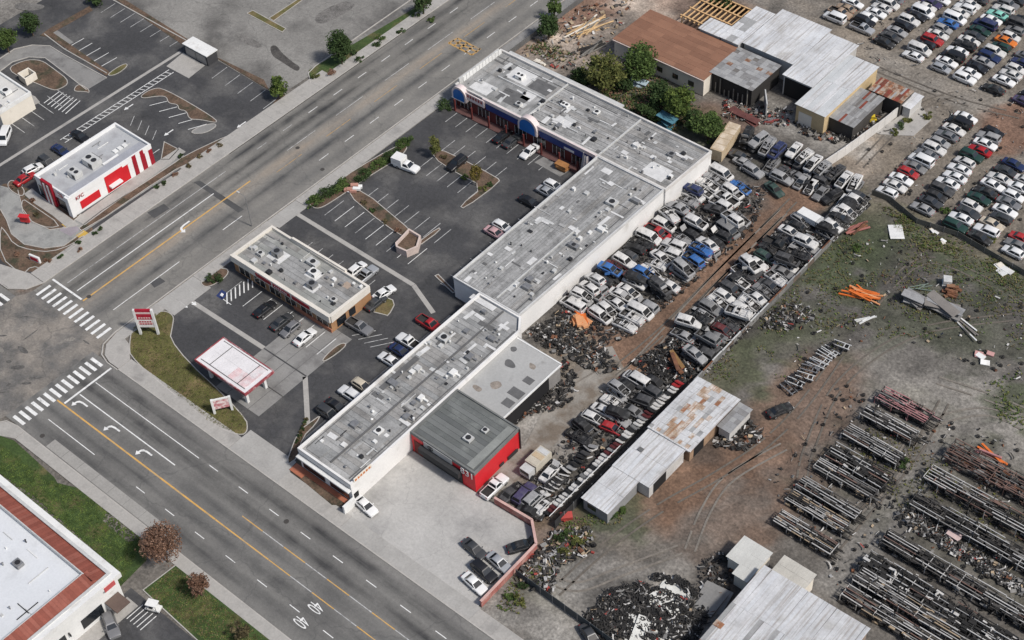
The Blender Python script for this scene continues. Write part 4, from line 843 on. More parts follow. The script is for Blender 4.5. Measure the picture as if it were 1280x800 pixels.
# ================================================================ sheds, trailers, fences, signs
TINW = [mat('tin_%s' % k, c, .6, .16, .2, .08, 3, metal=.1, grit=.1, col2=d, mix=(.57, .75), ms=.22, streak=((2.5, .12, 1), (.36, .33, .3), .5, .72)) for k, c, d in (('white', (.62, .625, .63), (.5, .5, .5)), ('pale', (.6, .605, .61), (.47, .46, .44)), ('blue', (.61, .622, .635), (.5, .5, .5)))]
TING = [mat('tin_%s' % k, c, .6, .15, .5, .1, 4, metal=.15, col2=tuple(v * .65 for v in c), mix=(.5, .7), ms=.5) for k, c in (('grey', (.33, .33, .33)), ('dull', (.27, .265, .26)), ('soft', (.39, .39, .385)))]
TINR = [mat('tin_%s' % k, c, .85, .3, .8, .2, 5, col2=d, mix=(.45, .6), ms=.9) for k, c, d in (('rust', (.3, .14, .075), (.42, .36, .3)), ('red', (.24, .06, .04), (.16, .06, .04)), ('brown', (.2, .1, .06), (.36, .28, .22)))]
def roofsheets(root, x0, y0, x1, y1, z, nx, ny, mats_, wts, gap=.02, seed=1, slope=0.0, jit=.03, name='roof_sheet', miss=0.0, ribs=True):
    """a tin roof laid sheet by sheet; slope rises along +x"""
    r = random.Random(seed); off = BASE[root.name]; w, l = (x1 - x0) / nx, (y1 - y0) / ny; ang = -math.atan(slope)
    b = MB().bx(0, 0, 0, w - gap, l - gap, .025)
    if ribs:
        for i in range(3): b.bx((i + .5) * w / 3 - .03, .01, .026, (i + .5) * w / 3 + .03, l - gap - .01, .055)
    me = b.mesh(name, [TINW[0] if callable(mats_) else mats_[0]])
    for i in range(nx):
        for j in range(ny):
            if r.random() < miss: continue
            m = mats_(i, j, r) if callable(mats_) else r.choices(mats_, wts)[0]
            inst(name, me, root, (x0 + i * w - off[0], y0 + j * l - off[1], z + slope * i * w + r.uniform(0, jit) - off[2]), m=m, rot=(0, ang, r.uniform(-.006, .006)))
SHW = mat('shed_wall_white', (.5, .49, .47), .85, .15, .5, .1, 4)
def shed(name, label, cat, x0, y0, x1, y1, h, wm, rm, nx, ny, wts=None, slope=0.0, ov=.3, seed=1, rise=0.0, group=None, miss=0.0, jit_=.02):
    t = thing(name, label, cat, ((x0 + x1) / 2, (y0 + y1) / 2, 0), group)
    h2 = h + slope * (x1 - x0)
    b = MB(); z = [h - .12, h2 - .12]
    b.poly([(x0, y0, 0), (x1, y0, 0), (x1, y0, z[1]), (x0, y0, z[0])]).poly([(x1, y0, 0), (x1, y1, 0), (x1, y1, z[1]), (x1, y0, z[1])])
    b.poly([(x1, y1, 0), (x0, y1, 0), (x0, y1, z[0]), (x1, y1, z[1])]).poly([(x0, y1, 0), (x0, y0, 0), (x0, y0, z[0]), (x0, y1, z[0])])
    b.build('wall', wm, t)
    MB().poly([(x0 - ov * .8, y0 - ov * .8, z[0] + .02), (x1 + ov * .8, y0 - ov * .8, z[1] + .02), (x1 + ov * .8, y1 + ov * .8, z[1] + .02), (x0 - ov * .8, y1 + ov * .8, z[0] + .02)]).build('roof_deck', mat('roof_deck', (.16, .15, .14), .9), t)
    roofsheets(t, x0 - ov, y0 - ov, x1 + ov, y1 + ov, h - slope * ov - .06, nx, ny, rm, wts or [1] * len(rm) if not callable(rm) else None, seed=seed, slope=slope, miss=miss, jit=jit_)
    return t
# middle shed: white half and rust-striped half
s1 = shed('metal_shed', 'long white metal shed with a stepped front, against the wrecking yard fence', 'shed', 35.9, -16.5, 42.9, -7.2, 3.0, SHW, TINW, 7, 2, [5, 2, 2], .02)
s1b = shed('metal_shed', 'narrow white shed end projecting toward the street, beside the panel racks', 'shed', 36.0, -24.6, 40.8, -16.9, 2.9, mat('shed_wall_grey', (.25, .25, .25), .85), TINW, 5, 2, [5, 2, 2], .02, seed=4)
RTAN = mat('tin_tan_rust', (.42, .31, .22), .85, .25, .8, .2, 5, col2=(.55, .51, .47), mix=(.42, .6), ms=.8, streak=((3, .15, 1), (.33, .17, .085), .5, .68))
def rustcol(i, j, r):
    k = (i in (5, 6)) * .75 + (i in (3, 4, 8)) * .38 + (i in (2, 9)) * .15 + (j < 3) * .15
    return r.choices([TINW[1], RTAN, TINR[0], TING[2]], [1 - min(k, .9), k * .92, k * .08, .04])[0]
s2 = shed('rusty_shed', 'grey metal shed with rust-striped roof sheets, behind the white shed', 'shed', 35.4, -6.5, 43.6, 7.2, 2.7, mat('shed_wall_rust', (.3, .2, .13), .9, .3, .8), rustcol, 12, 12, None, .03, seed=8, jit_=.05)
part(s2, 'ridge_cap', TINW[0], (35.4, -7.05, 3.05, 43.7, -6.75, 3.3)); s3 = shed('tin_lean_to', 'small grey tin lean-to at the back corner of the rusty shed', 'lean-to', 44.1, 1.0, 46.2, 7.0, 2.5, SHW, TING, 3, 6, seed=9)
part(s1, 'doorway', DARK, (42.9, -15.4, .05, 42.94, -12, 2.6)); part(s2, 'doorway', DARK, (43.6, -5.4, .05, 43.64, -2.6, 2.4)); part(s1, 'roof_hole', PADD, (36.9, -11.8, 3.14, 37.8, -11.0, 3.18))
part(s1b, 'window', GLASS, (36.8, -24.62, 1, 38.5, -24.58, 2.0))
# corrugated warehouse at the lower right
def corr(i, j, r): return r.choices([TINW[0], TINW[1], TINW[2], TING[2]], [5, 3, 4, .5])[0] if not (i < 2 and r.random() < .25) else r.choice([TING[0], TINW[1]])
s4 = shed('corrugated_warehouse', 'large pale corrugated metal warehouse with streaked sheets, at the bottom edge of the photo', 'warehouse', 66.3, -52, 84.0, -18.9, 4.7, mat('ware_wall', (.3, .24, .19), .9, .3, .6), corr, 26, 4, None, .03, seed=10)
s5 = shed('corrugated_warehouse', 'lower pale metal warehouse bay with ragged edge, along the rack rows at the bottom', 'warehouse', 84.6, -52, 91.5, -22.5, 4.6, MATS['ware_wall'], corr, 12, 4, None, -.02, seed=11)
s6 = shed('site_office', 'beige flat-roofed cabin on the back corner of the corrugated warehouse', 'cabin', 67.4, -18.2, 72.6, -15.0, 3.9, CREAM, [mat('beige_roof', (.5, .48, .43), .8, .12, .4)], 2, 2, seed=12)
t7 = shed('site_cabin', 'pale square cabin with a split roof, left of the pair beside the corrugated warehouse', 'cabin', 60.3, -19.6, 62.4, -15.2, 3.0, CREAM, [mat('cabin_roof', (.53, .53, .5), .8, .1, .4)], 1, 2, seed=13)
t8 = shed('site_cabin', 'pale oblong cabin touching the corrugated warehouse, right of the pair', 'cabin', 62.8, -21.6, 65.0, -15.2, 3.0, CREAM, [MATS['cabin_roof']], 1, 3, seed=14)
part(s4, 'roof_opening', mat('brown_opening', (.2, .16, .1), .9), (75.5, -30.5, 5.06, 77.5, -28.5, 5.1)); part(s4, 'rust_panel', TINR[0], (66.0, -32, 4.72, 67.4, -30.9, 4.78)); part(s4, 'rust_panel', TINR[0], (66.1, -36, 4.72, 67.2, -35.2, 4.78))
# group of roofs at the top
brn = shed('brown_roof_building', 'low building with a broad brown roof, beside the lumber yard and trees', 'building', -33.2, 72.6, -10.2, 85.2, 4.4, CREAM, [mat('brown_roof_%s' % k, c, .85, .1, .3, .06, 3) for k, c in (('one', (.24, .122, .077)), ('two', (.215, .108, .068)), ('three', (.262, .135, .085)))], 6, 10, seed=20)
part(brn, 'eave_board', mat('pale_eave', (.55, .45, .4), .8), (-33.3, 72.0, 4.05, -10.0, 72.25, 4.3)); 
for i in range(5): part(brn, 'window', GLASS, (-30 + i * 4, 72.52, 1.2, -28.6 + i * 4, 72.58, 2.4))
w1 = shed('metal_shed', 'pale tin shed with a step beside the bare roof timbers', 'shed', -20.6, 85.7, -15.6, 89.8, 5.0, SHW, TINW, 3, 3, seed=21)
w1b = shed('metal_shed', 'narrow pale tin shed running back from the brown roof', 'shed', -15.2, 85.7, -10.9, 98.8, 5.1, SHW, TINW + [TING[2]], 3, 6, seed=22)
w2 = shed('metal_warehouse', 'broad pale blue-grey warehouse roof, widest of the roofs by the car yard driveway', 'warehouse', -10.2, 86.9, 1.6, 101.2, 5.1, SHW, TINW, 9, 2, [3, 5, 3], seed=23)
w3 = shed('metal_warehouse', 'pale white warehouse roof with dark open bay below it', 'warehouse', 2.2, 83.0, 8.8, 100.0, 5.0, SHW, TINW, 6, 2, [5, 3, 2], seed=24)
w4 = shed('metal_warehouse', 'grey-white warehouse with a yellowish end wall', 'warehouse', 9.3, 76.8, 15.8, 96.5, 4.8, mat('yellow_wall', (.55, .42, .24), .85, .15, .5), [TINW[1], mat('tin_mist', (.52, .535, .54), .6, .1)], 6, 2, seed=25)
part(w3, 'open_bay', DARK, (2.5, 82.94, .05, 8.6, 82.98, 4.4)); part(w4, 'roller_door', CREAM, (10, 76.74, .05, 13, 76.78, 3.2))
old = shed('old_timber_shed', 'old grey plank-roofed shed with open dark front, beside the brown roof', 'shed', -10.4, 75.4, -.4, 85.4, 4.5, mat('dark_timber', (.03, .028, .026), .9), [TING[0], TING[1], TING[2], TINR[2]], 9, 10, [4, 3, 6, .4], seed=26, miss=.02)
for i in range(9): part(old, 'timber', mat('weathered_timber', (.2, .19, .17), .9, .3, 2), (-10.2 + i * 1.1, 75.1, .05, -10.0 + i * 1.1, 75.3, R.uniform(1.5, 4.2)))
MB().obox((2.2, 76.8, 1.6), (2.4, .12, 1.5), -.9).build('white_gate', PALEM, old)
rs = shed('patched_shed', 'grey tin shed patched with red sheets, beside the grey-white warehouse', 'shed', 15.6, 78.8, 21.2, 90.0, 3.5, mat('dark_shed_wall', (.06, .055, .05), .9), lambda i, j, r: r.choices([TING[0], TING[2], TINR[1], TING[1]], [5, 4, 3.5 if (i in (4, 5) or (j == 3 and i < 4)) else .15, 2])[0], 12, 4, None, seed=27, miss=.03)
rs2 = shed('rusty_shed', 'small shed with orange-rusted roof sheets, by the white yard wall', 'shed', 17.8, 90.6, 24.8, 95.0, 3.8, MATS['dark_shed_wall'], [TINR[0], TINR[1], TINR[2], TING[2]], 16, 2, [4, 3, 2, .6], seed=28)
ws = shed('white_lean_to', 'small white flat roof at the end of the white yard wall', 'lean-to', 25.0, 91.5, 26.6, 96.2, 2.6, SHW, [TINW[0]], 1, 2, seed=29)
OWOOD = mat('orange_lumber', (.62, .4, .2), .8, .2, 1, .15, 6)
fr = thing('timber_roof_frame', 'bare timber roof frame of a shed without its covering, at the top beside the brown roof', 'roof frame', (-22, 95, 0))
for i in range(10): MB().obox((-28 + i * 1.15, 94.6, 2.6), (.13, 5.6, .1)).build('rafter', OWOOD, fr)
for y in (89.6, 93, 96.5, 100): MB().obox((-22.8, y, 2.82), (5.6, .16, .1)).build('purlin', OWOOD, fr)
for x in (-28, -22.8, -17.6):
    for y in (89.6, 100): MB().bx(x - .1, y - .1, 0, x + .1, y + .1, 2.5).build('post', WOOD, fr)
sheet('dark_floor', [(-28.5, 89.2), (-17.2, 89.2), (-17.2, 100.4), (-28.5, 100.4)], .02, mat('dark_floor', (.07, .045, .032), .95, .3, .5, .25, 3, grit=.3))  # dark brown floor patch below the bare roof frame
part(fr, 'back_wall', mat('dark_plank', (.09, .06, .04), .9), (-28.2, 100.3, 0, -17.4, 100.5, 2.6))
# box trailer at the head of the yard
tr = thing('box_trailer', 'long tan box trailer parked at the far end of the white mall wall', 'trailer', (1.5, 60.5, 0))
TAN = mat('trailer_tan', (.5, .4, .27), .7, .15, .5, .08, 3, col2=(.38, .28, .17), mix=(.5, .66), ms=.5)
b = MB().hull([(2.8, 56.5), (5.3, 56.9), (3.5, 65.9), (1.0, 65.5)], .9, 3.5).build('body', TAN, tr)
for i in range(5):
    y = 57 + i * 1.75; MB().obox((4.0 - i * .35, y + .8, 3.53), (1.15, .8, .02), .19).build('roof_panel', mat('trailer_roof', (.52, .42, .3), .7, .2, .6, col2=(.6, .52, .42), mix=(.45, .65), ms=.6), tr)
for y in (57.6, 64.2):
    for dx in (-.9, .9): MB().tube((3.2 + dx - (y - 57) * .19, y, .45), (3.5 + dx - (y - 57) * .19, y + .05, .45), .45, k=12).build('wheel', BLACKM, tr)
# ---- fences and walls
FW = mat('fence_tin', (.16, .16, .155), .8, .2, .6, .1, 4)
def panel_fence(name, label, pts, h, m, cap=None, step=2.4, th=.06, posts=True, cat='fence', pm=None, nm='panel'):
    t = thing(name, label, cat, (*pts[0], 0))
    for a, b_ in zip(pts[:-1], pts[1:]):
        a, b_ = Vector(a), Vector(b_); L = (b_ - a).length; d = (b_ - a) / L; n = max(1, round(L / step)); ang = math.atan2(d.y, d.x)
        for i in range(n):
            c = a + d * (L * (i + .5) / n); hh = h * R.uniform(.96, 1.03) if cap is None else h
            MB().obox((c.x, c.y, hh / 2), (L / n / 2 - .02, th / 2, hh / 2), ang).build(nm, m if not isinstance(m, list) else R.choice(m), t)
            if posts: MB().obox((*(a + d * (L * i / n)), h / 2 + .05), (.06, .06, h / 2 + .05), ang).build('post', pm or GREYM, t)
            if cap: MB().obox((c.x, c.y, h + .05), (L / n / 2, th / 2 + .09, .05), ang).build('coping', cap, t)
    return t
panel_fence('yard_fence', 'long pale-topped tin fence between the wrecking yard and the weedy field', [(33.0, 66.2), (34.1, 50), (34.5, 7.5)], 1.35, [FW, mat('fence_tin_rust', (.13, .1, .08), .85, .3, .8), mat('fence_tin_pale', (.2, .195, .185), .8, .2, .6)], None)
ft = thing('fence_rail', 'pale flat rail running along the top of the yard fence', 'rail', (34.2, 7.5, 2.3)); 
for i in range(20): MB().obox((34.45 - .03 * i * .9 + R.uniform(-.06, .06), 8.5 + i * 2.9, 1.46), (.12, 1.4, .04), math.pi * .0 + .014).build('rail_length', R.choice([TING[1], TING[0], RUST, PALEM]), ft)
panel_fence('brick_wall', 'low dusty red wall wrapping the concrete forecourt of the red building', [(24.2, -32.7), (31.7, -32.3), (35.2, -35.4), (35.4, -48.8)], 1.5, mat('dusty_red_wall', (.36, .13, .11), .85, .15, .6, .1, 4, col2=(.42, .26, .22), mix=(.5, .68), ms=.6), mat('pink_coping', (.55, .36, .32), .85), 2.0, .25, False, 'wall', nm='wall_panel')
panel_fence('dark_fence', 'dark slatted fence along the bottom vacant lot beside the street wall', [(36, -41.2), (53.2, -41.6), (60, -41.8)], 1.8, mat('dark_fence_panel', (.06, .07, .075), .8, .2, .6), None)
panel_fence('yard_wall', 'white wall curving between the patched sheds and the upper car yard', [(21.4, 66.8), (22.6, 74), (23.8, 84), (24.4, 91.0)], 2.3, mat('white_yard_wall', (.6, .58, .55), .85, .12, .4), None, 2.2, .22, False, 'wall', nm='wall_panel')
panel_fence('wire_fence', 'low dark fence between the weedy field and the upper car yard', [(32.8, 67.4), (36.5, 67.8), (43.5, 65.6), (51.2, 67.0), (66, 65.2), (90, 63)], 1.2, mat('dark_mesh_fence', (.12, .115, .1), .85, .2, .6), None, 3.0)
panel_fence('back_fence', 'grey fence behind the lumber yard along the street', [(-51.0, 58), (-50.9, 140)], 1.4, mat('grey_fence_panel', (.12, .12, .118), .85), None, 3.0)
# white slab and plates between wall and sheds
MB().hull(PX('1146,126 1118,150 1090,164 1100,168 1142,170 1164,150'), -.1, .09).build('concrete_pad', CONC, kind='structure')
# ---- street signs
def pylon(label, x, y, w, zs, panels, ang, legs=True, h=7.0):
    t = thing('pylon_sign', label, 'sign', (x, y, 0)); u = Vector((math.cos(ang), math.sin(ang), 0)); n = Vector((-u.y, u.x, 0))
    c = Vector((x, y, 0))
    for s in (-1, 1):
        p = c + u * (s * w / 2); MB().obox((p.x, p.y, h / 2), (.2, .22, h / 2), ang).build('post', WHITE, t)
    for z0, z1, m in panels:
        p = c; MB().obox((p.x, p.y, (z0 + z1) / 2), (w / 2 - .2, .16, (z1 - z0) / 2 - .03), ang).build('sign_panel', m, t)
    return t
SR = mat('sign_red', (.38, .015, .035), .5, .2, 1.0); SP = mat('sign_pink', (.68, .5, .48), .6, .15, 1); SWH = mat('sign_white', (.72, .71, .68), .6, .1, .8)
p1 = P(186, 417); sg1 = pylon('tall white-posted sign with red and white panels at the street corner lawn', p1.x + .3, p1.y, 3.2, 0, [(5.9, 6.5, SR), (5.4, 5.85, SP), (4.0, 5.35, SR), (3.3, 3.95, SWH), (2.7, 3.25, SP), (2.0, 2.65, SWH)], math.radians(38), h=6.4)
u1 = Vector((math.cos(math.radians(38)), math.sin(math.radians(38)), 0)); n1_ = Vector((u1.y, -u1.x, 0))
for k in range(5):
    for zz, mm_ in ((4.45, SP), (3.5, SR), (2.9, SR)):
        c_ = Vector((p1.x + .3, p1.y, zz)) + u1 * (-.95 + k * .46) + n1_ * .18; MB().obox(c_, (.16, .012, .14), math.radians(38)).build('lettering', mm_, sg1)
p2 = P(268, 514); sg2 = pylon('small white-framed red sign leaning over the corner lawn near the driveway', p2.x + 1.4, p2.y + .9, 3.0, 0, [(1.2, 3.3, mat('sign_red_pink', (.55, .2, .22), .6, .3, 1.2, col2=(.7, .6, .58), mix=(.42, .58), ms=1.2)), (3.3, 3.6, SWH)], math.radians(55), h=3.6)
for k in range(3): pass
t = thing('monument_sign', 'small low white sign with a red face, in the planting by the junction', 'sign', (*P(45, 327)[:2], 0)); c_ = P(45, 327)
MB().obox((c_.x, c_.y, .8), (1.2, .2, .7), .2).build('frame', WHITE, t); MB().obox((c_.x + .02, c_.y - .23, .8), (.9, .03, .4), .2).build('face', SR, t)
t = thing('menu_board', 'bright red drive-through menu board beside the concrete lane', 'menu board', (*P(33, 282)[:2], 0)); c_ = P(33, 280)
MB().obox((c_.x, c_.y, 1.3), (.95, .18, .7), .5).build('board', RED, t); MB().obox((c_.x, c_.y, 2.12), (1.05, .5, .06), .5).build('canopy', RED, t); MB().obox((c_.x, c_.y, .3), (.12, .12, .3), .5).build('post', BLACKM, t)
# street lamps and poles visible as thin shafts
def lamp(px, py, lab, h=7.5, arm=2.0, ang=0.0):
    p = P(px, py); t = thing('street_lamp', lab, 'street lamp', (p.x, p.y, 0), 'street lamps along the kerbs')
    MB().tube((p.x, p.y, 0), (p.x, p.y, h), .11, .07).build('pole', GREYM, t); e = (p.x + arm * math.cos(ang), p.y + arm * math.sin(ang), h + .25)
    MB().tube((p.x, p.y, h), e, .05, .04).build('arm', GREYM, t); MB().obox(e, (.35, .14, .07), ang).build('lamp_head', PALEM, t)
lamp(315, 283, 'thin pale street lamp on the pavement corner beside the brown corner shop', ang=math.pi)
MB().hull(PX('668,203 690,190 722,207 700,221'), -.1, .06).build('concrete_pad', CONCD, kind='structure')
# planter boxes in the lot
pl = thing('planter', 'big pinkish walled planter at the end of the hedge island in the lot', 'planter', (*P(511, 308)[:2], 0)); pq = PX('495,311 512,293 527,302 523,316 509,322 496,316')
ring(MB(), pq, inset(pq, .35), 0, 1.6).build('wall', mat('pinkish_wall', (.56, .46, .41), .85, .15), pl); MB().hull(inset(pq, .36), 0, 1.0).build('soil', BARK, pl)
# ================================================================ cars
PAINT = {k: mat('paint_' + k, c, .32, .06, 1.5, .04, 9, m, obj=True, spec=.5) for k, c, m in (
    ('white', (.72, .72, .71), 0), ('silver', (.42, .43, .44), .3), ('grey', (.2, .2, .205), .2), ('charcoal', (.055, .057, .06), .1), ('black', (.016, .016, .018), 0), ('red', (.36, .018, .022), 0),
    ('maroon', (.11, .014, .02), 0), ('blue', (.03, .13, .4), 0), ('navy', (.02, .032, .09), 0), ('green', (.02, .05, .04), 0), ('mint', (.25, .58, .48), 0), ('beige', (.52, .46, .36), 0), ('tan', (.34, .25, .18), 0),
    ('orange', (.6, .17, .03), 0), ('purple', (.05, .04, .1), 0), ('pink', (.5, .32, .33), 0))}
DUST = {k: mat('dusty_' + k, tuple(v * .82 + .012 for v in MATS['paint_' + k].node_tree.nodes['Principled BSDF'].inputs['Base Color'].default_value[:3]) if False else c, .7, .22, 1.2, .16, 7, 0, tuple(v * .55 + .05 for v in c), (.5, .66), 1.1, obj=True) for k, c in (
    ('white', (.59, .58, .56)), ('silver', (.3, .3, .3)), ('grey', (.18, .18, .18)), ('charcoal', (.055, .055, .057)), ('black', (.02, .02, .021)), ('red', (.36, .022, .026)), ('maroon', (.1, .02, .022)),
    ('blue', (.04, .14, .38)), ('navy', (.025, .035, .1)), ('green', (.03, .06, .05)), ('mint', (.25, .55, .45)), ('beige', (.48, .42, .33)), ('tan', (.32, .24, .17)), ('orange', (.55, .16, .04)), ('pink', (.5, .32, .33)), ('purple', (.06, .05, .11)))}
TYRE = mat('tyre_rubber', (.018, .018, .018), .9, obj=True); RIM = mat('wheel_rim', (.3, .3, .3), .4, metal=.5, obj=True)
CGL = mat('car_glass', (.02, .024, .028), .08, .05, 1, 0, spec=.7, obj=True); LAMPW = mat('lamp_lens', (.6, .6, .58), .15, obj=True); LAMPR = mat('tail_lens', (.3, .01, .01), .2, obj=True)
ENG = mat('engine_grime', (.05, .048, .045), .8, .3, 4, .3, 12, col2=(.2, .19, .18), mix=(.5, .62), ms=3, obj=True)
INTER_ = mat('car_interior', (.035, .033, .032), .9, .3, 3, obj=True)
# kind: length, half width, stations (x, ztop), cabin base x0,x1, roof x0,x1, belt z, roof z, cabin end slope
KINDS_ = {
 'sedan': dict(L=4.7, w=.9, top=[(-2.35, .78), (-2.25, .93), (-1.6, 1.0), (-1.45, .98), (.85, .96), (1.0, .96), (2.05, .82), (2.3, .7), (2.36, .6)], cb=(-1.75, 1.15), cr=(-.95, .28), zb=.95, zr=1.45),
 'hatchback': dict(L=4.2, w=.87, top=[(-2.1, .8), (-2.05, .98), (-1.6, 1.0), (-1.4, 1.0), (.8, .98), (.95, .97), (1.8, .84), (2.05, .72), (2.1, .6)], cb=(-2.0, 1.1), cr=(-1.55, .25), zb=.96, zr=1.5),
 'suv': dict(L=4.8, w=.96, top=[(-2.4, .9), (-2.35, 1.1), (-1.7, 1.12), (-1.5, 1.12), (.8, 1.1), (.95, 1.1), (2.1, .98), (2.35, .86), (2.4, .7)], cb=(-2.3, 1.05), cr=(-2.0, .4), zb=1.08, zr=1.75),
 'van': dict(L=5.1, w=1.0, top=[(-2.55, .9), (-2.5, 1.15), (-1.8, 1.15), (-1.6, 1.15), (1.35, 1.15), (1.5, 1.12), (2.3, .98), (2.5, .85), (2.55, .7)], cb=(-2.48, 1.7), cr=(-2.35, .95), zb=1.1, zr=1.95),
 'pickup': dict(L=5.5, w=1.0, top=[(-2.75, .95), (-2.7, 1.08), (-2.6, 1.08), (-.6, 1.08), (-.55, 1.08), (1.15, 1.1), (2.4, 1.0), (2.7, .88), (2.75, .7)], cb=(-.55, 1.3), cr=(-.3, .55), zb=1.08, zr=1.78)}
def car_meshes(kind, var='whole', seed=0):
    K = KINDS_[kind]; w = K['w']; r = random.Random(seed); M = {}
    top = K['top']; b = MB(); rows = []
    bay_on = var in ('hoodless', 'shell'); x_h0, x_h1 = (.98, 2.1)
    if kind == 'pickup': x_h0 = 1.2
    if kind == 'van': x_h0 = 1.55
    xs = []
    for i, (x, z) in enumerate(top): xs.append((x, z))
    def addx(x):
        for i in range(len(xs) - 1):
            if xs[i][0] < x < xs[i + 1][0]:
                t = (x - xs[i][0]) / (xs[i + 1][0] - xs[i][0]); xs.insert(i + 1, (x, xs[i][1] * (1 - t) + xs[i + 1][1] * t)); return
    for x in ((x_h0 + .05, x_h0 + .1, x_h1 - .05, x_h1) if bay_on else ()) + ((-2.55, -2.5, -.75, -.68) if kind == 'pickup' else ()): addx(x)
    x_a, x_b = top[0][0], top[-1][0]
    for x, z in xs:
        e = min((x - x_a), (x_b - x)); tw = w * (1 - .16 * max(0, 1 - e / .35) ** 2)
        bay = bay_on and x_h0 + .07 < x < x_h1 - .02
        bed = kind == 'pickup' and -2.52 < x < -.7
        inn = .45 if bay else (.62 if bed else None)
        zb = .3 if e > .05 else .38
        half = [(tw * .93, zb), (tw, z * .62), (tw * .985, z - .1), (tw * .88, z), (tw * .8, z + .008), (tw * .78, inn if inn else z + .012), (0, inn if inn else z + .035)]
        if var != 'whole': half = [(y + r.uniform(-.03, .03), q + r.uniform(-.02, .02)) for y, q in half[:-1]] + [half[-1]]
        rows.append([(x, y, q) for y, q in half] + [(x, -y, q) for y, q in half[-2::-1]])
    nk = len(rows[0])
    for row in rows: b.v += row
    for i in range(len(rows) - 1):
        xm = (rows[i][0][0] + rows[i + 1][0][0]) / 2
        for j in range(nk - 1):
            dk = 0
            if 4 <= j <= 7 and ((bay_on and x_h0 < xm < x_h1) or (kind == 'pickup' and -2.55 < xm < -.68)): dk = 1
            b.f.append((i * nk + j, (i + 1) * nk + j, (i + 1) * nk + j + 1, i * nk + j + 1)); b.mi.append(dk)
    for i in (0, len(rows) - 1):
        b.f.append(tuple(i * nk + j for j in (range(nk) if i == 0 else range(nk - 1, -1, -1)))); b.mi.append(0)
    # cabin
    x0, x1 = K['cb']; r0, r1 = K['cr']; zb, zr = K['zb'] - .03, K['zr']; wb, wr = w * .9, w * .72 if kind != 'van' else w * .82
    if var == 'shell':       # pillars and rails only, the roof cut away
        for s in (-1, 1):
            for bxx, rxx in ((x0, r0), (x1, r1), ((x0 + x1) / 2, (r0 + r1) / 2)): b.tube((bxx, s * wb, zb), (rxx, s * wr, zr), .055, .05, 6)
            b.tube((r0, s * wr, zr), (r1, s * wr, zr), .06, k=6)
        b.tube((r0, -wr, zr), (r0, wr, zr), .06, k=6); b.tube((r1, -wr, zr), (r1, wr, zr), .06, k=6)
        b.poly([(x0 + .1, -wb + .1, zb + .06), (x1 - .1, -wb + .1, zb + .06), (x1 - .1, wb - .1, zb + .06), (x0 + .1, wb - .1, zb + .06)], 1)
    else:
        n = len(b.v); cz = zr + .03
        base = [(x0, -wb), (x0, wb), (x1, wb), (x1, -wb)]
        b.v += [(x0, -wb, zb), (x0, wb, zb), (x1, wb, zb), (x1, -wb, zb), (r0, -wr, zr - .04), (r0, wr, zr - .04), (r1, wr, zr - .04), (r1, -wr, zr - .04)]
        b.v += [(r0 + .14, -wr + .1, cz), (r0 + .14, wr - .1, cz), (r1 - .14, wr - .1, cz), (r1 - .14, -wr + .1, cz)]
        for q in ((0, 1, 5, 4), (1, 2, 6, 5), (2, 3, 7, 6), (3, 0, 4, 7)):
            b.f.append(tuple(n + k for k in q)); b.mi.append(0)
            q2 = (q[3], q[2], q[2] + 4, q[3] + 4); b.f.append(tuple(n + k for k in q2)); b.mi.append(0)
        b.f.append((n + 8, n + 9, n + 10, n + 11)); b.mi.append(0)
    # door mirrors
    if var == 'whole':
        for s in (-1, 1): b.obox((x1 - .35, s * (w + .08), K['zb'] + .05), (.07, .1, .06))
    M['body'] = b.mesh('body', [PAINT['white'], INTER_], smooth=32)
    def lerp(a, c, t): return a + (c - a) * t
    def side(ta, tb, s):
        P0 = lambda t, h: (lerp(lerp(x0, x1, t), lerp(r0, r1, t), h), s * (lerp(wb, wr, h) + .012), lerp(zb, zr - .04, h))
        return [P0(ta, .14), P0(tb, .14), P0(min(tb, .95), .9), P0(max(ta, .06), .9)]
    if var != 'shell':
        for s, nm in ((1, 'side_window'), (-1, 'side_window_b')):
            m = MB()
            for ta, tb in (((.1, .47), (.5, .92)) if kind != 'pickup' else ((.08, .92),)): m.poly(side(ta, tb, s))
            M[nm] = m.mesh('side_window', [CGL])
        dz = .012
        M['windscreen'] = MB().poly([(lerp(x1, r1, .08) + dz, -wb * .88, lerp(zb, zr, .1)), (lerp(x1, r1, .08) + dz, wb * .88, lerp(zb, zr, .1)), (lerp(x1, r1, .9) + dz, wr * .9, lerp(zb, zr - .04, .92)), (lerp(x1, r1, .9) + dz, -wr * .9, lerp(zb, zr - .04, .92))]).mesh('windscreen', [CGL])
        M['rear_window'] = MB().poly([(lerp(x0, r0, .2) - dz, wb * .84, lerp(zb, zr, .22)), (lerp(x0, r0, .2) - dz, -wb * .84, lerp(zb, zr, .22)), (lerp(x0, r0, .9) - dz, -wr * .86, lerp(zb, zr - .04, .92)), (lerp(x0, r0, .9) - dz, wr * .86, lerp(zb, zr - .04, .92))]).mesh('rear_window', [CGL])
    else:
        m = MB()
        m.obox((.1, 0, zb + .12), (.25, .24, .1)).obox((-.2, 0, zb + .32), (.08, .24, .26), ry=-.2); M['seat'] = m.mesh('seat', [INTER_])
    if bay_on:
        m = MB(); xm = (x_h0 + x_h1) / 2
        m.obox((xm, 0, .6), (.3, .36, .18)).obox((xm + .05, .1, .78), (.2, .15, .06)).obox((xm - .3, -.4, .62), (.14, .13, .14)).tube((xm, -.5, .7), (xm + .3, .4, .72), .05).tube((xm + .35, -.6, .66), (xm + .35, .6, .66), .08)
        M['engine'] = m.mesh('engine', [ENG])
    wl = MB().tube((0, -.1, 0), (0, .1, 0), .33, k=14, mi=0).tube((0, -.112, 0), (0, .112, 0), .19, k=10, mi=1)
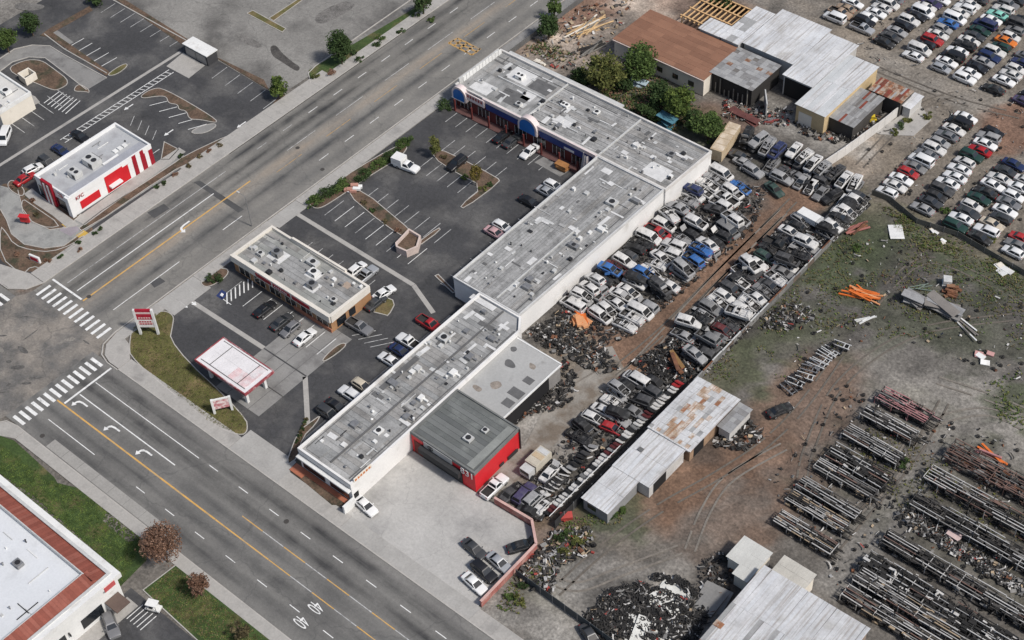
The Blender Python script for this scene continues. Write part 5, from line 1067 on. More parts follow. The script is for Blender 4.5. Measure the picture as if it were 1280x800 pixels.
    M['tyre'] = MB().tube((0, -.1, 0), (0, .1, 0), .33, k=14).mesh('tyre', [TYRE], smooth=40); M['rim'] = MB().tube((0, -.112, 0), (0, .112, 0), .19, k=10).mesh('rim', [RIM], smooth=40)
    M['wheel'] = wl.mesh('wheel', [TYRE, RIM], smooth=40)
    xf, xr = x_b - .03, x_a + .02; zl = .68 if kind in ('sedan', 'hatchback') else .82
    M['headlight'] = MB().obox((0, 0, 0), (.06, .17, .075)).mesh('headlight', [LAMPW]); M['taillight'] = MB().obox((0, 0, 0), (.04, .15, .08)).mesh('taillight', [LAMPR])
    M['_'] = (K, xf, xr, zl); return M
PROTO = {}
def proto(kind, var, k=0):
    key = (kind, var, k)
    if key not in PROTO: PROTO[key] = car_meshes(kind, var, hash(kind) % 7 + k if False else k + 3)
    return PROTO[key]
WHEELX = {'sedan': (1.42, -1.35), 'hatchback': (1.28, -1.25), 'suv': (1.48, -1.42), 'van': (1.6, -1.5), 'pickup': (1.75, -1.6)}
def make_car(x, y, z, rz, kind, color, label, group=None, var='whole', name=None, cat=None, wheels=4, glass=True, lamps=True, k=0, dusty=False, tilt=(0, 0), rims=False):
    M = proto(kind, var, k); K, xf, xr, zl = M['_']
    nm = name or {'pickup': 'pickup_truck', 'van': 'van'}.get(kind, 'parked_car')
    t = thing(nm, label, cat or {'pickup': 'pickup truck', 'van': 'van'}.get(kind, 'car'), (x, y, z), group, rz)
    t.rotation_euler = (tilt[0], tilt[1], rz)
    pm = (DUST if dusty else PAINT)[color]
    inst('body', M['body'], t, (0, 0, 0), m=pm)
    if var != 'shell':
        for nm_, n2 in (('windscreen', 'windscreen'), ('rear_window', 'rear_window'), ('side_window', 'side_window'), ('side_window_b', 'side_window')):
            o = inst(n2, M[nm_], t, (0, 0, 0), m=None if glass else DARK)  # missing glass: near-black pane paints the dark cabin inside
    else:
        for s in (-.42, .42): inst('seat', M['seat'], t, (0, s, 0))
    if 'engine' in M: inst('engine', M['engine'], t, (0, 0, 0))
    wx = WHEELX[kind]
    for i, (a, s) in enumerate(((0, 1), (0, -1), (1, 1), (1, -1))[:wheels]): 
        o = inst('wheel', M['tyre'] if rims else M['wheel'], t, (wx[a], s * (K['w'] - .09), .33))
        if rims: inst('rim', M['rim'], o, (0, 0, 0))
    if lamps:
        for s in (-1, 1):
            inst('headlight', M['headlight'], t, (xf - .08, s * K['w'] * .68, zl - .02)); inst('taillight', M['taillight'], t, (xr - .01, s * K['w'] * .66, zl + .1))
    return t
def kindpick(r): return r.choices(['sedan', 'hatchback', 'suv', 'van', 'pickup'], [9, 3, 4, 1.4, 1.2])[0]
# ---- the upper car yard: columns of cars side by side
def column(px, colors, where, frm, grp, seed, flip=None):
    r = random.Random(seed); pts = [P(*map(float, q.split(',')), .9) for q in px.split()]
    for i, (p, c) in enumerate(zip(pts, colors.split())):
        kd = {'w': 'white', 's': 'silver', 'g': 'grey', 'c': 'charcoal', 'b': 'black', 'r': 'red', 'm': 'maroon', 'B': 'blue', 'n': 'navy', 'd': 'green', 't': 'tan', 'e': 'beige', 'M': 'mint', 'o': 'orange', 'p': 'purple'}
        ki = {'V': 'van', 'P': 'pickup', 'S': 'suv'}.get(c[1:]) or kindpick(r)
        if c[1:] == '' and ki == 'pickup': ki = 'sedan'
        col_ = kd[c[0]]; fl = r.random() < .35
        make_car(p.x + r.uniform(-.15, .15), p.y, 0, r.gauss(0, .025) + (math.pi if fl else 0), ki, col_, '%s %s, %s from %s in %s' % (col_ if col_ != 'green' else 'dark green', ki, ordinal(i), frm, where), grp, k=0, dusty=r.random() < .4)
GU, GL = 'cars in the yard above the dirt drive', 'cars in the yard below the dirt drive'
D = 'the dirt drive'
column('1043,21 1050,15 1057,9 1067,3', 'wV tP t w', 'the first upper column', D, GU, 1)
column('1077,34 1081,26 1086,21 1095,15 1103,9 1110,4 1118,-2', 'sP b w w w w g', 'the second upper column', D, GU, 2)
column('1106,52 1114,45 1121,38 1130,31 1137,25 1146,19 1153,14 1158,8 1165,3 1175,-2', 'b c s b wS b w w p w', 'the third upper column', D, GU, 3)
column('1142,69 1149,61 1158,55 1165,49 1172,42 1178.5,35 1184.5,27.5 1193,22 1200,15 1207,10 1213,4 1222,-2', 'w w b r w s B w w w w c', 'the fourth upper column', D, GU, 4)
column('1176,84 1183,76 1191,70 1197.5,63 1206,56 1212,50 1219,44 1225,37 1232,30 1240,24 1246.5,17 1253.5,11 1261,5 1270,-1', 's w b w b w c d n w M w g c', 'the fifth upper column', D, GU, 5)
column('1206,97 1213,90 1221,83 1229,76 1236,70 1244,64 1251,57 1257,50 1263,44.5 1269,37 1275,30 1282,24', 'w w b s n w d o w g c b', 'the sixth upper column', D, GU, 6)
column('1242,110 1256,100 1264,92 1270,85 1277,77 1284,70', 'b w w w n g', 'the seventh upper column', D, GU, 7)
column('1281,126 1290,118', 'p b', 'the last upper column', D, GU, 8)
column('1208,146 1199.5,153 1192.5,160.6 1184,168.5 1175,177 1168,185 1159,192 1152,199.7 1143,207.5 1136,215 1127.5,223 1119,231 1109,239', 'w b w g s w g w g r w w w', 'the first lower column', D, GL, 9)
column('1242,164 1236,171 1231,178.5 1224.5,187 1215,194 1207,202 1200,210.6 1194,220 1185,228 1177,236 1170,244 1163,251 1154,260', 'b s w r d w w w w c b c s', 'the second lower column', D, GL, 10)
column('1267,204 1258,213 1250,222 1241,230 1232,239 1224,247 1215,256 1210,264.5 1202,272 1193,281', 'n c w w b d w c w d', 'the third lower column', D, GL, 11)
column('1283,225 1275,234 1268,244 1262,253 1256,262 1251,271 1241,279 1234,288 1225,296', 'w w w g w c e w b', 'the fourth lower column', D, GL, 12)
column('1277,297 1271,305 1267,314', 'r g w', 'the last lower column', D, GL, 13)
# ---- parked cars, one by one: pixel, height ignored, heading (0 = +x), kind, colour, label
U = math.pi / 2
for px, py, a, kd, c, lab in (
 (662, 189, -U, 'sedan', 'white', 'white sedan parked nose out before the maroon shopfronts'), (640, 176, U, 'sedan', 'charcoal', 'charcoal sedan parked before the blue arched gable'), (628, 170, U, 'sedan', 'black', 'black sedan in shade before the middle maroon shopfronts'),
 (571, 204, -U, 'suv', 'black', 'black off-roader parked in the island stalls of the lot'), (480, 366, U * .9, 'sedan', 'white', 'white sedan parked by the dry island behind the corner shop'), (457, 344, U, 'pickup', 'silver', 'silver pickup behind the corner shop'),
 (446, 336, U, 'hatchback', 'white', 'white hatchback behind the corner shop'), (470, 378, U, 'sedan', 'charcoal', 'charcoal sedan in shade behind the corner shop'), (449, 408, .05, 'pickup', 'grey', 'grey-blue pickup at the mall end of the corner shop'), (381, 421, U, 'sedan', 'white', 'white sedan parked on the concrete pads before the corner shop'),
 (537, 405, 0, 'pickup', 'red', 'red pickup against the shopping strip'), (512, 428, math.pi, 'pickup', 'white', 'white pickup against the shopping strip'), (501, 439, 0, 'sedan', 'navy', 'navy sedan against the shopping strip'), (487, 450, math.pi, 'sedan', 'white', 'white sedan with dark roof glass against the shopping strip'),
 (453, 482, 0, 'hatchback', 'beige', 'beige hatchback against the shopping strip'), (438, 493, math.pi, 'suv', 'white', 'white off-roader against the shopping strip'), (421, 508, 0, 'sedan', 'black', 'black sedan in shade against the shopping strip'), (411, 517, 0, 'suv', 'charcoal', 'charcoal off-roader nearest the street against the shopping strip'),
 (619, 291, 0, 'sedan', 'pink', 'faded pink sedan beside the middle of the shopping strip'), (628, 283, 0, 'hatchback', 'white', 'white hatchback beside the middle of the shopping strip'), (684, 240, 0, 'sedan', 'silver', 'silver sedan near the inner corner of the shopping strip'), (692, 232, 0, 'hatchback', 'white', 'white hatchback near the inner corner of the shopping strip'), (662, 252, 0, 'sedan', 'black', 'black sedan near the inner corner of the shopping strip'),
 (352, 402, U, 'sedan', 'charcoal', 'charcoal sedan before the corner shop front'), (331, 386, U, 'sedan', 'black', 'black sedan before the corner shop front'), (363, 411, -U, 'hatchback', 'grey', 'grey hatchback before the corner shop front'),
 (457, 632, -.1, 'sedan', 'white', 'white sedan standing by the end of the white side wall'), (593, 686, -.12, 'sedan', 'charcoal', 'dark grey sedan alone on the concrete forecourt'), (624, 703, -.1, 'sedan', 'silver', 'silver sedan against the low red wall'), (605, 714, -.1, 'suv', 'black', 'black off-roader between two pale sedans on the forecourt'), (593, 729, -.12, 'sedan', 'white', 'white sedan nearest the street on the forecourt'),
 (618, 608, U * 1.0, 'pickup', 'white', 'white flatbed pickup beside the red building'),
 (31, 223, U, 'sedan', 'red', 'red sedan at the front corner of the chicken restaurant'), (41, 211, U * .9, 'hatchback', 'white', 'white hatchback behind the red sedan at the chicken restaurant'), (60, 203, 0, 'suv', 'charcoal', 'charcoal off-roader in shade behind the chicken restaurant'), (76, 188, 0, 'sedan', 'navy', 'navy sedan in shade behind the chicken restaurant'), (100, 170, 0, 'sedan', 'black', 'black sedan farthest along behind the chicken restaurant'),
 (6, 171, -.9, 'van', 'white', 'white van at the left edge beside the stall lines'), (139, 782, -.4, 'suv', 'grey', 'grey off-roader beside the hatched bay of the bottom left building'), (738, 795, -.4, 'sedan', 'charcoal', 'charcoal sedan at the bottom edge below the dark fence')):
    p = P(px, py, .7); make_car(p.x, p.y, .03, a, kd, c, lab, var='whole', rims=True)
# white utility truck with a canopy box, in the lot
p = P(508, 206, 1); t = make_car(p.x, p.y, .03, .15, 'pickup', 'white', 'white work truck with a big white box body beside the hedge', name='box_truck', cat='truck')
MB().bx(-2.9, -1.1, .9, -.5, 1.1, 2.5).build('box_body', WHITE, None).parent = t
o = [c for c in t.children if c.name.startswith('box_body')][0]; tag(o)
p = P(193, 762); t = thing('golf_cart', 'small white-topped cart parked beside the lawn and hatched bay', 'cart', (p.x, p.y, .03), rz=.4)
b = MB().bx(-1.2, -.6, .35, 1.2, .6, .7).build('body', WHITE); b.parent = t; o = MB().bx(-.9, -.65, 1.75, .9, .65, 1.85).build('roof', WHITE); o.parent = t
for sx in (-.8, .8):
    for sy in (-.6, .6):
        o = MB().tube((sx, sy, .65), (sx * .95, sy, 1.75), .04).build('post', BLACKM); o.parent = t; o = MB().tube((sx, sy - .07, .25), (sx, sy + .07, .25), .25, k=12).build('wheel', BLACKM); o.parent = t
o = MB().bx(-.5, -.5, .7, .0, .5, 1.0).build('seat', BLACKM); o.parent = t
# ================================================================ the wrecking yard
KN = {}   # colours read off the photograph: (x, y) -> colour
def known(s, z=1.0):
    out = []
    for q in s.split():
        c, p = q.split(':'); v = P(*map(float, p.split(',')), z); out.append((v.x, v.y, c))
    return out
KW_ = known('white:909,210 silver:892,221 white:880,236 navy:867,245 white:932,222 blue:916,232 white:912,245 silver:857,251 white:879,262 white:947,252 white:930,262 maroon:834,264 white:835,276 white:866,282 white:902,277 white:925,280 red:820,289 black:897,292 white:841,307 silver:850,299 blue:866,321 white:827,325 blue:806,342 white:812,334 white:738,359 white:764,370 white:779,362 black:747,347 blue:762,342 maroon:777,336 white:839,357 white:725,377 white:753,387 white:796,389 white:815,297 red:823,284 black:886,300 silver:850,262 white:955,240 black:870,270')
KE_ = known('white:991,297 red:1005,288 red:985,306 white:1018,288 charcoal:972,294 black:952,310 blue:968,325 green:976,315 white:961,335 silver:947,342 white:944,356 white:931,331 white:908,384 white:1015,275 silver:1003,270 white:814,463 white:801,473 black:794,486 silver:764,489 white:783,498 white:766,508 white:758,517 white:744,508 white:731,520 black:744,533 charcoal:741,547')
def pick(x, y, known_, r, rad=1.9):
    best = min(known_, key=lambda q: (q[0] - x) ** 2 + (q[1] - y) ** 2)
    if (best[0] - x) ** 2 + (best[1] - y) ** 2 < rad * rad: return best[2]
    return r.choices(['black', 'charcoal', 'white', 'silver', 'grey', 'maroon', 'navy', 'green', 'beige', 'red'], [34, 24, 22, 9, 6, 2, 3, 2, 1, 1] if known_ is KW_ else [24, 15, 30, 13, 6, 3, 2, 2, 1, 3])[0]
NWRECK = 0
STATE = {'whole': 'wrecked', 'hoodless': 'hoodless', 'shell': 'stripped'}
def wreck(x, y, z, rz, c, kd, var, lab, grp, k=0, tilt=(0, 0), r=R):
    global NWRECK; NWRECK += 1
    cn = 'dark-green' if c == 'green' else c
    nm = '%s %s %s' % (STATE[var], cn, {'sedan': 'sedan', 'hatchback': 'hatchback', 'suv': 'off-roader', 'van': 'van', 'pickup': 'pickup'}[kd])
    t = make_car(x, y, z, rz, kd, c, nm + ', ' + lab, grp, var, 'wrecked_car', 'wrecked car', r.choice((0, 2, 4, 4)), r.random() < .45, r.random() < .4, k, True, tilt)
    K = KINDS_[kd]
    if var == 'hoodless' and r.random() < .3:      # the hood propped up or thrown back
        xh = K['cb'][1] + .1; a = r.choice((-1.15, -.9, -2.6)); inst('hood', HOODM, t, (xh, 0, K['zb'] + .06), m=DUST[r.choice((c, c, 'black', 'silver', 'white'))], rot=(0, a, 0))
    if var != 'whole' and r.random() < .3:
        sd = r.choice((-1, 1)); inst('door', DOORP, t, (K['cb'][1] - .5, sd * (K['w'] + .02), .35), m=DUST[c], rot=(0, 0, math.pi - sd * r.uniform(.7, 1.2) if sd > 0 else math.pi + r.uniform(.7, 1.2)))
    return t
HOODM = MB().bx(0, -.66, 0, 1.0, .66, .03).bx(.1, -.6, .031, .9, .6, .045).mesh('hood', [PAINT['white']]); DOORP = MB().bx(0, -.04, 0, 1.0, .04, .6).mesh('door', [PAINT['white']])
def yardcolumn(x0, ya, yb, step, known_, frm, row, grp, seed, stack=.22, skip=0.05, jx=.35):
    r = random.Random(seed); n = int((yb - ya) / step)
    for i in range(n):
        if r.random() < skip: continue
        y = ya + i * step; x = x0 + r.uniform(-jx, jx); c = pick(x, y, known_, r); v = r.choices(['whole', 'hoodless', 'shell'], [2.2, 6, 5 if c in ('white', 'silver') else 2.5])[0]
        kd = r.choices(['sedan', 'hatchback', 'suv', 'van', 'pickup'], [8, 3, 4, 1.2, 1])[0]
        if v == 'shell' and kd in ('van', 'pickup'): v = 'hoodless'
        zz = r.uniform(-.12, .1); rz = (0 if r.random() < .6 else math.pi) + r.gauss(0, .09); k = r.randrange(2)
        up = r.random() < stack
        wreck(x, y + r.uniform(-.2, .2), zz, rz, c if not up else r.choice(['black', 'charcoal', 'silver', 'white']), kd, v if not up else 'whole', '%s from %s in %s' % (ordinal(i), frm, row), grp, k, (r.gauss(0, .03), r.gauss(0, .03)), r)
        if up:
            v2 = r.choice(['hoodless', 'shell', 'whole']); kd2 = r.choice(['sedan', 'hatchback', 'suv'])
            wreck(x + r.uniform(-.4, .4), y + r.uniform(-.3, .3), 1.36 if kd != 'van' else 1.7, rz + r.gauss(0, .12), c, kd2, v2, 'stacked on the %s from %s in %s' % (ordinal(i), frm, row), grp, k, (r.gauss(0, .05), r.gauss(0, .05)), r)
G1 = 'wrecks between the mall wall and the dirt aisle'; G2 = 'wrecks between the dirt aisle and the field fence'; G3 = 'wrecks across the back of the yard'; G4 = 'wrecks beside the panel racks'
yardcolumn(6.9, 9.0, 56.5, 2.06, KW_, 'the orange scrap', 'white wall row', G1, 101, .3)
yardcolumn(12.0, 10.0, 57, 2.06, KW_, 'the orange scrap', 'the middle row', G1, 102, .28)
yardcolumn(17.0, 11.0, 49, 2.06, KW_, 'the orange scrap', 'the aisle row', G1, 103, .16)
yardcolumn(26.4, 15, 56, 2.1, KE_, 'the scrap heap', 'cross-aisle row', G2, 104, .1)
yardcolumn(31.3, 12, 52, 2.06, KE_, 'the scrap heap', 'field fence row', G2, 105, .25)
yardcolumn(26.2, -14, 5, 2.3, KE_, 'the tan wreck', 'court row', G4, 106, .3, .0)
yardcolumn(29.6, -9, 6, 2.5, KE_, 'the tan wreck', 'panel rack row', G4, 107, .1, .1)
r = random.Random(120)
for i in range(11):      # back row, nose toward the yard, two tiers
    x = 5.6 + i * 2.4; y = 66.6 + r.uniform(-.6, .6) - (0 if i > 3 else 1.0); rz = -U + r.gauss(0, .1)
    wreck(x, y, -.05, rz, r.choice(['black', 'charcoal', 'grey', 'black']), r.choice(['sedan', 'suv', 'sedan']), 'whole', 'underneath, %s from the tan trailer across the back' % ordinal(i), G3, 1, r=r)
    c = 'black silver silver navy white white white silver charcoal white white'.split()[i]
    wreck(x + r.uniform(-.3, .3), y + r.uniform(-.5, .5), 1.38, rz + r.gauss(0, .08), c, r.choice(['sedan', 'hatchback', 'suv']), r.choice(['hoodless', 'shell', 'whole']), 'on top, %s from the tan trailer across the back' % ordinal(i), G3, 1, (r.gauss(0, .05), r.gauss(0, .05)), r)
for i, (px, py, c, a, kd) in enumerate(((941, 213, 'silver', -.1, 'suv'), (968, 236, 'green', -.3, 'sedan'), (977, 222, 'silver', 0, 'suv'), (1000, 222, 'grey', -.2, 'sedan'), (1015, 232, 'black', .1, 'sedan'), (1030, 228, 'charcoal', 0, 'suv'), (925, 195, 'charcoal', .1, 'sedan'), (930, 203, 'silver', 0, 'sedan'))):
    p = P(px, py, .8); wreck(p.x, p.y, 0, a, c, kd, 'whole' if i < 3 else 'hoodless', 'loose in the back corner, %s from the trailer' % ordinal(i), 'wrecks loose at the head of the aisle', r=r)
for i in range(8):
    x = 13.5 + i * 2.35; y = 61.6 + r.uniform(-.5, .5)
    wreck(x, y, -.05, -U + r.gauss(0, .12), r.choice(['black', 'charcoal', 'silver', 'black', 'white', 'grey']), r.choice(['sedan', 'suv', 'hatchback']), r.choice(['hoodless', 'hoodless', 'whole', 'shell']), 'in front, %s from the tan trailer across the back' % ordinal(i), G3, 1, r=r)
for i in range(10):      # shells stacked along the fence
    y = 52.3 + i * 1.25; wreck(32.2 + r.uniform(-.2, .2), y, .02, U * 0 + r.gauss(0, .06), r.choice(['black', 'charcoal', 'grey']), 'hatchback', 'hoodless', 'lower of pair %s from the white box truck' % ordinal(i), 'wreck pairs along the far fence', 1, r=r)
    wreck(32.2 + r.uniform(-.2, .2), y + .2, 1.1, r.gauss(0, .08), r.choice(['white', 'black', 'silver', 'white', 'charcoal']), 'hatchback', r.choice(('hoodless', 'shell', 'whole')), 'upper of pair %s from the white box truck' % ordinal(i), 'wreck pairs along the far fence', 0, (r.gauss(0, .06), r.gauss(0, .08)), r=r)
p = P(1014, 272, 1.5); t = thing('box_truck', 'white box truck body among the wrecks near the head of the field fence', 'truck', (p.x, p.y, 0), rz=-.05)
for nm_, bb, m in (('box_body', (-2.6, -1.0, .8, 1.6, 1.0, 2.1), WHITE), ('cab', (1.7, -1.0, .5, 3.2, 1.0, 2.1), PALEM), ('windscreen', (3.2, -.85, 1.3, 3.23, .85, 2.0), GLASS)):
    o = MB().bx(*bb).build(nm_, m); o.parent = t
for sx in (-2.2, 2.4):
    for sy in (-.95, .95): o = MB().tube((sx, sy - .12, .45), (sx, sy + .12, .45), .45, k=12).build('wheel', BLACKM); o.parent = t
for px, py, a, kd, c, lab in ((931, 332, U * .8, 'pickup', 'white', 'white pickup parked in the dirt aisle beside the wreck row'), (924, 346, U * .8, 'suv', 'black', 'black off-roader below the white pickup in the dirt aisle'), (975, 512, U * .75, 'sedan', 'black', 'black wreck at the end of the chassis row in the field')):
    p = P(px, py, .8); make_car(p.x, p.y, 0, a, kd, c, lab, dusty=True)
# tan flat-bed wreck and its neighbours beside the panel rack
p = P(675, 572, 1.5); t = thing('box_truck', 'tan box truck wreck at the street end of the yard', 'truck', (p.x, p.y, 0), rz=U)
for nm_, bb, m in (('box_body', (-2.4, -1.2, .8, 1.6, 1.2, 2.3), mat('tan_box', (.48, .44, .36), .8, .15, .6)), ('cab', (-4.0, -1.0, .5, -2.5, 1.0, 2.0), PALEM), ('windscreen', (-4.03, -.85, 1.2, -4.0, .85, 1.85), GLASS)):
    o = MB().bx(*bb).build(nm_, m); o.parent = t
for k in range(3): o = MB().bx(-2.2 + k * 1.3, -1.0, 2.31, -1.2 + k * 1.3, 1.0, 2.36).build('roof_panel', [MATS['tan_box'], TAN, PALEM][k]); o.parent = t
for sx in (-3.4, .8):
    for sy in (-1.05, 1.05): o = MB().tube((sx, sy - .12, .45), (sx, sy + .12, .45), .45, k=12).build('wheel', BLACKM); o.parent = t
for i, (px, py, c, kd, v, a) in enumerate(((655, 617, 'purple', 'suv', 'whole', U), (668, 622, 'silver', 'suv', 'hoodless', U), (640, 615, 'charcoal', 'sedan', 'hoodless', U), (688, 590, 'white', 'sedan', 'hoodless', U), (695, 603, 'black', 'hatchback', 'shell', U), (663, 640, 'black', 'sedan', 'hoodless', .2), (680, 632, 'white', 'hatchback', 'shell', U), (652, 682, 'black', 'sedan', 'hoodless', .9))):
    p = P(px, py, .7); wreck(p.x, p.y, 0, a + r.gauss(0, .1), c, kd, v, 'near the low red wall, %s from the street' % ordinal(i), 'wrecks by the red wall', 1, r=r)
# ---- racks of body panels beside the metal shed
rk = thing('panel_rack', 'long dark rack of leaning car panels along the yard fence beside the metal shed', 'rack', (33, -12, 0))
for x in (32.0, 33.4):
    for z in (.15, .6): MB().bx(x - .04, -30, z, x + .04, 7, z + .06).build('rail', BLACKM, rk)
    for i in range(9): MB().bx(x - .05, -29.9 + i * 4.6, 0, x + .05, -29.78 + i * 4.6, 1.1).build('post', BLACKM, rk)
MB().bx(33.6, -30.3, 1.85, 33.7, -12, 1.95).build('rail', WHITE, rk)
DOORM = MB().obox((0, 0, 0), (.62, .07, .5)).obox((0, .0, .62), (.5, .05, .05)).obox((-.45, 0, .58), (.05, .05, .1)).obox((.45, 0, .58), (.05, .05, .1)).mesh('car_door', [PAINT['white']])
r = random.Random(77); cnt = {}
for i in range(46):
    y = -29.3 + i * .78
    c = 'maroon' if i in (1, 2, 20, 22, 23, 33, 34) else ('red' if i in (44, 45) else r.choices(['white', 'silver', 'black', 'grey'], [9, 2, 3, 1])[0])
    o = inst('leaning_panel', DOORM, None, (32.6 + r.uniform(-.12, .12), y, .85), m=DUST[c], rot=(r.uniform(.95, 1.3), 0, r.gauss(0, .06)), scale=(r.uniform(.9, 1.2), 1, 1))
    tag(o, '%s car panel, %s from the street end of the long rack by the metal shed' % (c, ordinal(i)), 'car panel', 'car panels in the long rack')
# second, shorter row nearer the court
for i in range(14):
    y = -26.5 + i * .95; c = r.choices(['white', 'silver', 'black', 'charcoal'], [8, 3, 2, 1])[0]
    o = inst('leaning_panel', DOORM, None, (29.6 + r.uniform(-.3, .3), y, .75), m=DUST[c], rot=(r.uniform(.6, 1.1), 0, r.gauss(0, .15)), scale=(1.25, 1.0, 1.1))
    tag(o, '%s car panel, %s from the street in the short row behind the tan truck' % (c, ordinal(i)), 'car panel', 'car panels behind the tan truck')
# fence extended past the shed, gap shadow put into its near-black colour
panel_fence('shed_fence', 'tin fence coloured dark as the shadow of the gap beside the metal shed', [(34.9, 7.2), (34.9, -30.5)], 1.9, mat('gap_shadow_tin', (.035, .035, .036), .8, .2, .6), None)

# ================================================================ scrap and clutter that nobody could count
SCM = [mat('scrap_black', (.022, .021, .02), .8, .3, 2), mat('scrap_dark', (.07, .065, .06), .8, .3, 2), mat('scrap_grey', (.2, .195, .185), .6, .3, 2), mat('scrap_pale', (.5, .49, .47), .6, .2, 2), RUST, mat('scrap_tan', (.36, .28, .19), .9, .2, 2), mat('scrap_red', (.28, .05, .04), .7, .2, 2)]
def scrap(name, label, px, n, seed, size=(.12, .75), w=(12, 8, 3, 1.0, .9, .35, .2), zmax=.5, pts=None, tyres=.15, cat='scrap'):
    r = random.Random(seed); pts = pts or PX(px); xs = [p[0] for p in pts]; ys = [p[1] for p in pts]; b = MB(); k = 0
    def ins(x, y):
        c = False
        for i in range(len(pts)):
            (x1, y1), (x2, y2) = pts[i], pts[i - 1]
            if (y1 > y) != (y2 > y) and x < (x2 - x1) * (y - y1) / (y2 - y1) + x1: c = not c
        return c
    while k < n:
        x, y = r.uniform(min(xs), max(xs)), r.uniform(min(ys), max(ys))
        if not ins(x, y): continue
        k += 1; m = r.choices(range(7), w)[0]; s = r.uniform(*size); z = r.uniform(0, zmax) * r.random(); q = r.random(); a = r.uniform(0, 3.14)
        if q < tyres:
            tx, ty = r.gauss(0, .15), r.gauss(0, .15)
            for g in range(9):
                a0, a1 = g * .698, (g + 1) * .698; c0, s0, c1, s1 = math.cos(a0), math.sin(a0), math.cos(a1), math.sin(a1)
                zz = lambda rr, c, s: z + .24 + rr * (c * tx + s * ty)
                b.poly([(x + .18 * c0, y + .18 * s0, zz(.18, c0, s0)), (x + .34 * c0, y + .34 * s0, zz(.34, c0, s0)), (x + .34 * c1, y + .34 * s1, zz(.34, c1, s1)), (x + .18 * c1, y + .18 * s1, zz(.18, c1, s1))], 0)
                b.poly([(x + .34 * c0, y + .34 * s0, z), (x + .34 * c1, y + .34 * s1, z), (x + .34 * c1, y + .34 * s1, zz(.34, c1, s1)), (x + .34 * c0, y + .34 * s0, zz(.34, c0, s0))], 0)
        elif q < tyres + .05:      # a bumper: bent bar
            c, s = math.cos(a), math.sin(a); L = .8
            for u0, u1, d0, d1 in ((-1, -.6, .25, 0), (-.6, .6, 0, 0), (.6, 1, 0, .25)):
                b.poly([(x + c * u0 * L - s * d0, y + s * u0 * L + c * d0, z + .3), (x + c * u1 * L - s * d1, y + s * u1 * L + c * d1, z + .3), (x + c * u1 * L - s * (d1 + .22), y + s * u1 * L + c * (d1 + .22), z + .36), (x + c * u0 * L - s * (d0 + .22), y + s * u0 * L + c * (d0 + .22), z + .36)], r.choices(range(7), (5, 3, 3, 3, 0, 0, .5))[0])
        elif q < .5: b.obox((x, y, z + s * .18), (s * .5, s * r.uniform(.15, .45), s * r.uniform(.06, .3)), a, m, r.gauss(0, .3), r.gauss(0, .3))
        elif q < .8: b.tube((x, y, z + .1), (x + math.cos(a) * s * 1.5, y + math.sin(a) * s * 1.5, z + r.uniform(.05, .5)), r.uniform(.03, .09), k=5, mi=m)
        else: b.obox((x, y, z + .15), (s * .7, s * .4, .02), a, m, r.gauss(0, .5), r.gauss(0, .5))
    return b.build(name, SCM, None, kind='stuff', label=label, cat=cat)
scrap('scrap_parts', 'dark heap of axles and engine parts between the annex and dirt aisle', '655,415 690,400 760,440 775,462 750,470 720,455 690,440', 620, 1, w=(13, 8, 3, .9, 1.2, .4, .1))
scrap('scrap_parts', 'dark heap of parts along the open side of the annex', '705,450 720,470 718,500 690,515 660,520 640,535 632,520 690,470', 480, 2)
scrap('scrap_parts', 'orange and rusty scrap at the foot of the white mall wall', '690,395 720,380 745,410 735,425 700,412', 90, 3, w=(2, 2, 2, 1, 4, 4, 2))
scrap('scrap_parts', 'long dark heap of engines and parts by the lower field fence', '790,455 830,430 880,395 940,395 940,410 880,468 850,478 820,470', 1900, 4, w=(14, 8, 3.4, 1.6, .9, .35, .2), zmax=.9)
scrap('yard_litter', 'small dark parts scattered between the wrecks near the mall wall', '690,395 880,225 960,235 940,290 850,370 790,420 740,440', 2600, 5, size=(.1, .6), w=(12, 6, 3, 1.6, .5, .2, .2), zmax=.25, cat='litter')
scrap('yard_litter', 'small dark parts scattered between the wrecks by the field fence', '880,400 1000,290 1075,262 1040,290 945,400', 1700, 6, size=(.1, .7), w=(10, 5, 3, 2.4, .5, .2, .5), zmax=.35, cat='litter')
scrap('yard_litter', 'parts and glass scattered round the wrecks beside the concrete court', '725,520 770,480 815,460 850,480 745,590 690,645 640,625 690,570', 900, 7, size=(.1, .6), zmax=.25, cat='litter')
scrap('rubbish_heap', 'heap of rubbish and pale scraps outside the low red wall', '668,690 690,665 740,660 745,690 700,710 690,745 655,735 640,720', 420, 8, w=(5, 4, 3, 4, 1, 1.5, .5), size=(.15, .8))
scrap('scrap_parts', 'big heap of tyres and parts on the bottom vacant lot', '728,775 760,738 800,728 850,745 890,765 870,800 735,800', 1500, 9, w=(15, 7, 2.4, 1.2, .2, .2, .2), tyres=.36, zmax=.35)
scrap('rubber_mats', 'curved dark row of tyres above the pale slab on the bottom lot', '815,718 850,722 880,745 872,750 845,732 815,725', 90, 10, tyres=.8, zmax=.4)
scrap('lumber_scatter', 'scattered boards and rubble on the pale lot behind the shopping strip', '650,70 690,20 760,0 800,0 770,40 720,90 690,88', 260, 11, size=(.15, 1.0), w=(2, 4, 3, 2, 2, 6, .4), zmax=.12, tyres=0, cat='boards')
scrap('yard_clutter', 'dark clutter between the patched sheds and the yard wall', '990,150 1060,165 1110,130 1120,120 1080,175 1040,180 1000,168', 320, 12, w=(8, 6, 4, 2, 2, .6, .3))
scrap('yard_clutter', 'red and brown clutter in front of the old timber shed', '905,125 990,140 985,160 900,148', 220, 13, w=(2, 3, 2, 2, 3, 2, 4))
scrap('yard_clutter', 'dark clutter beside the back of the metal shed', '905,530 930,520 960,545 930,565 890,560', 260, 14, w=(8, 6, 4, 2, 2, .6, .3))
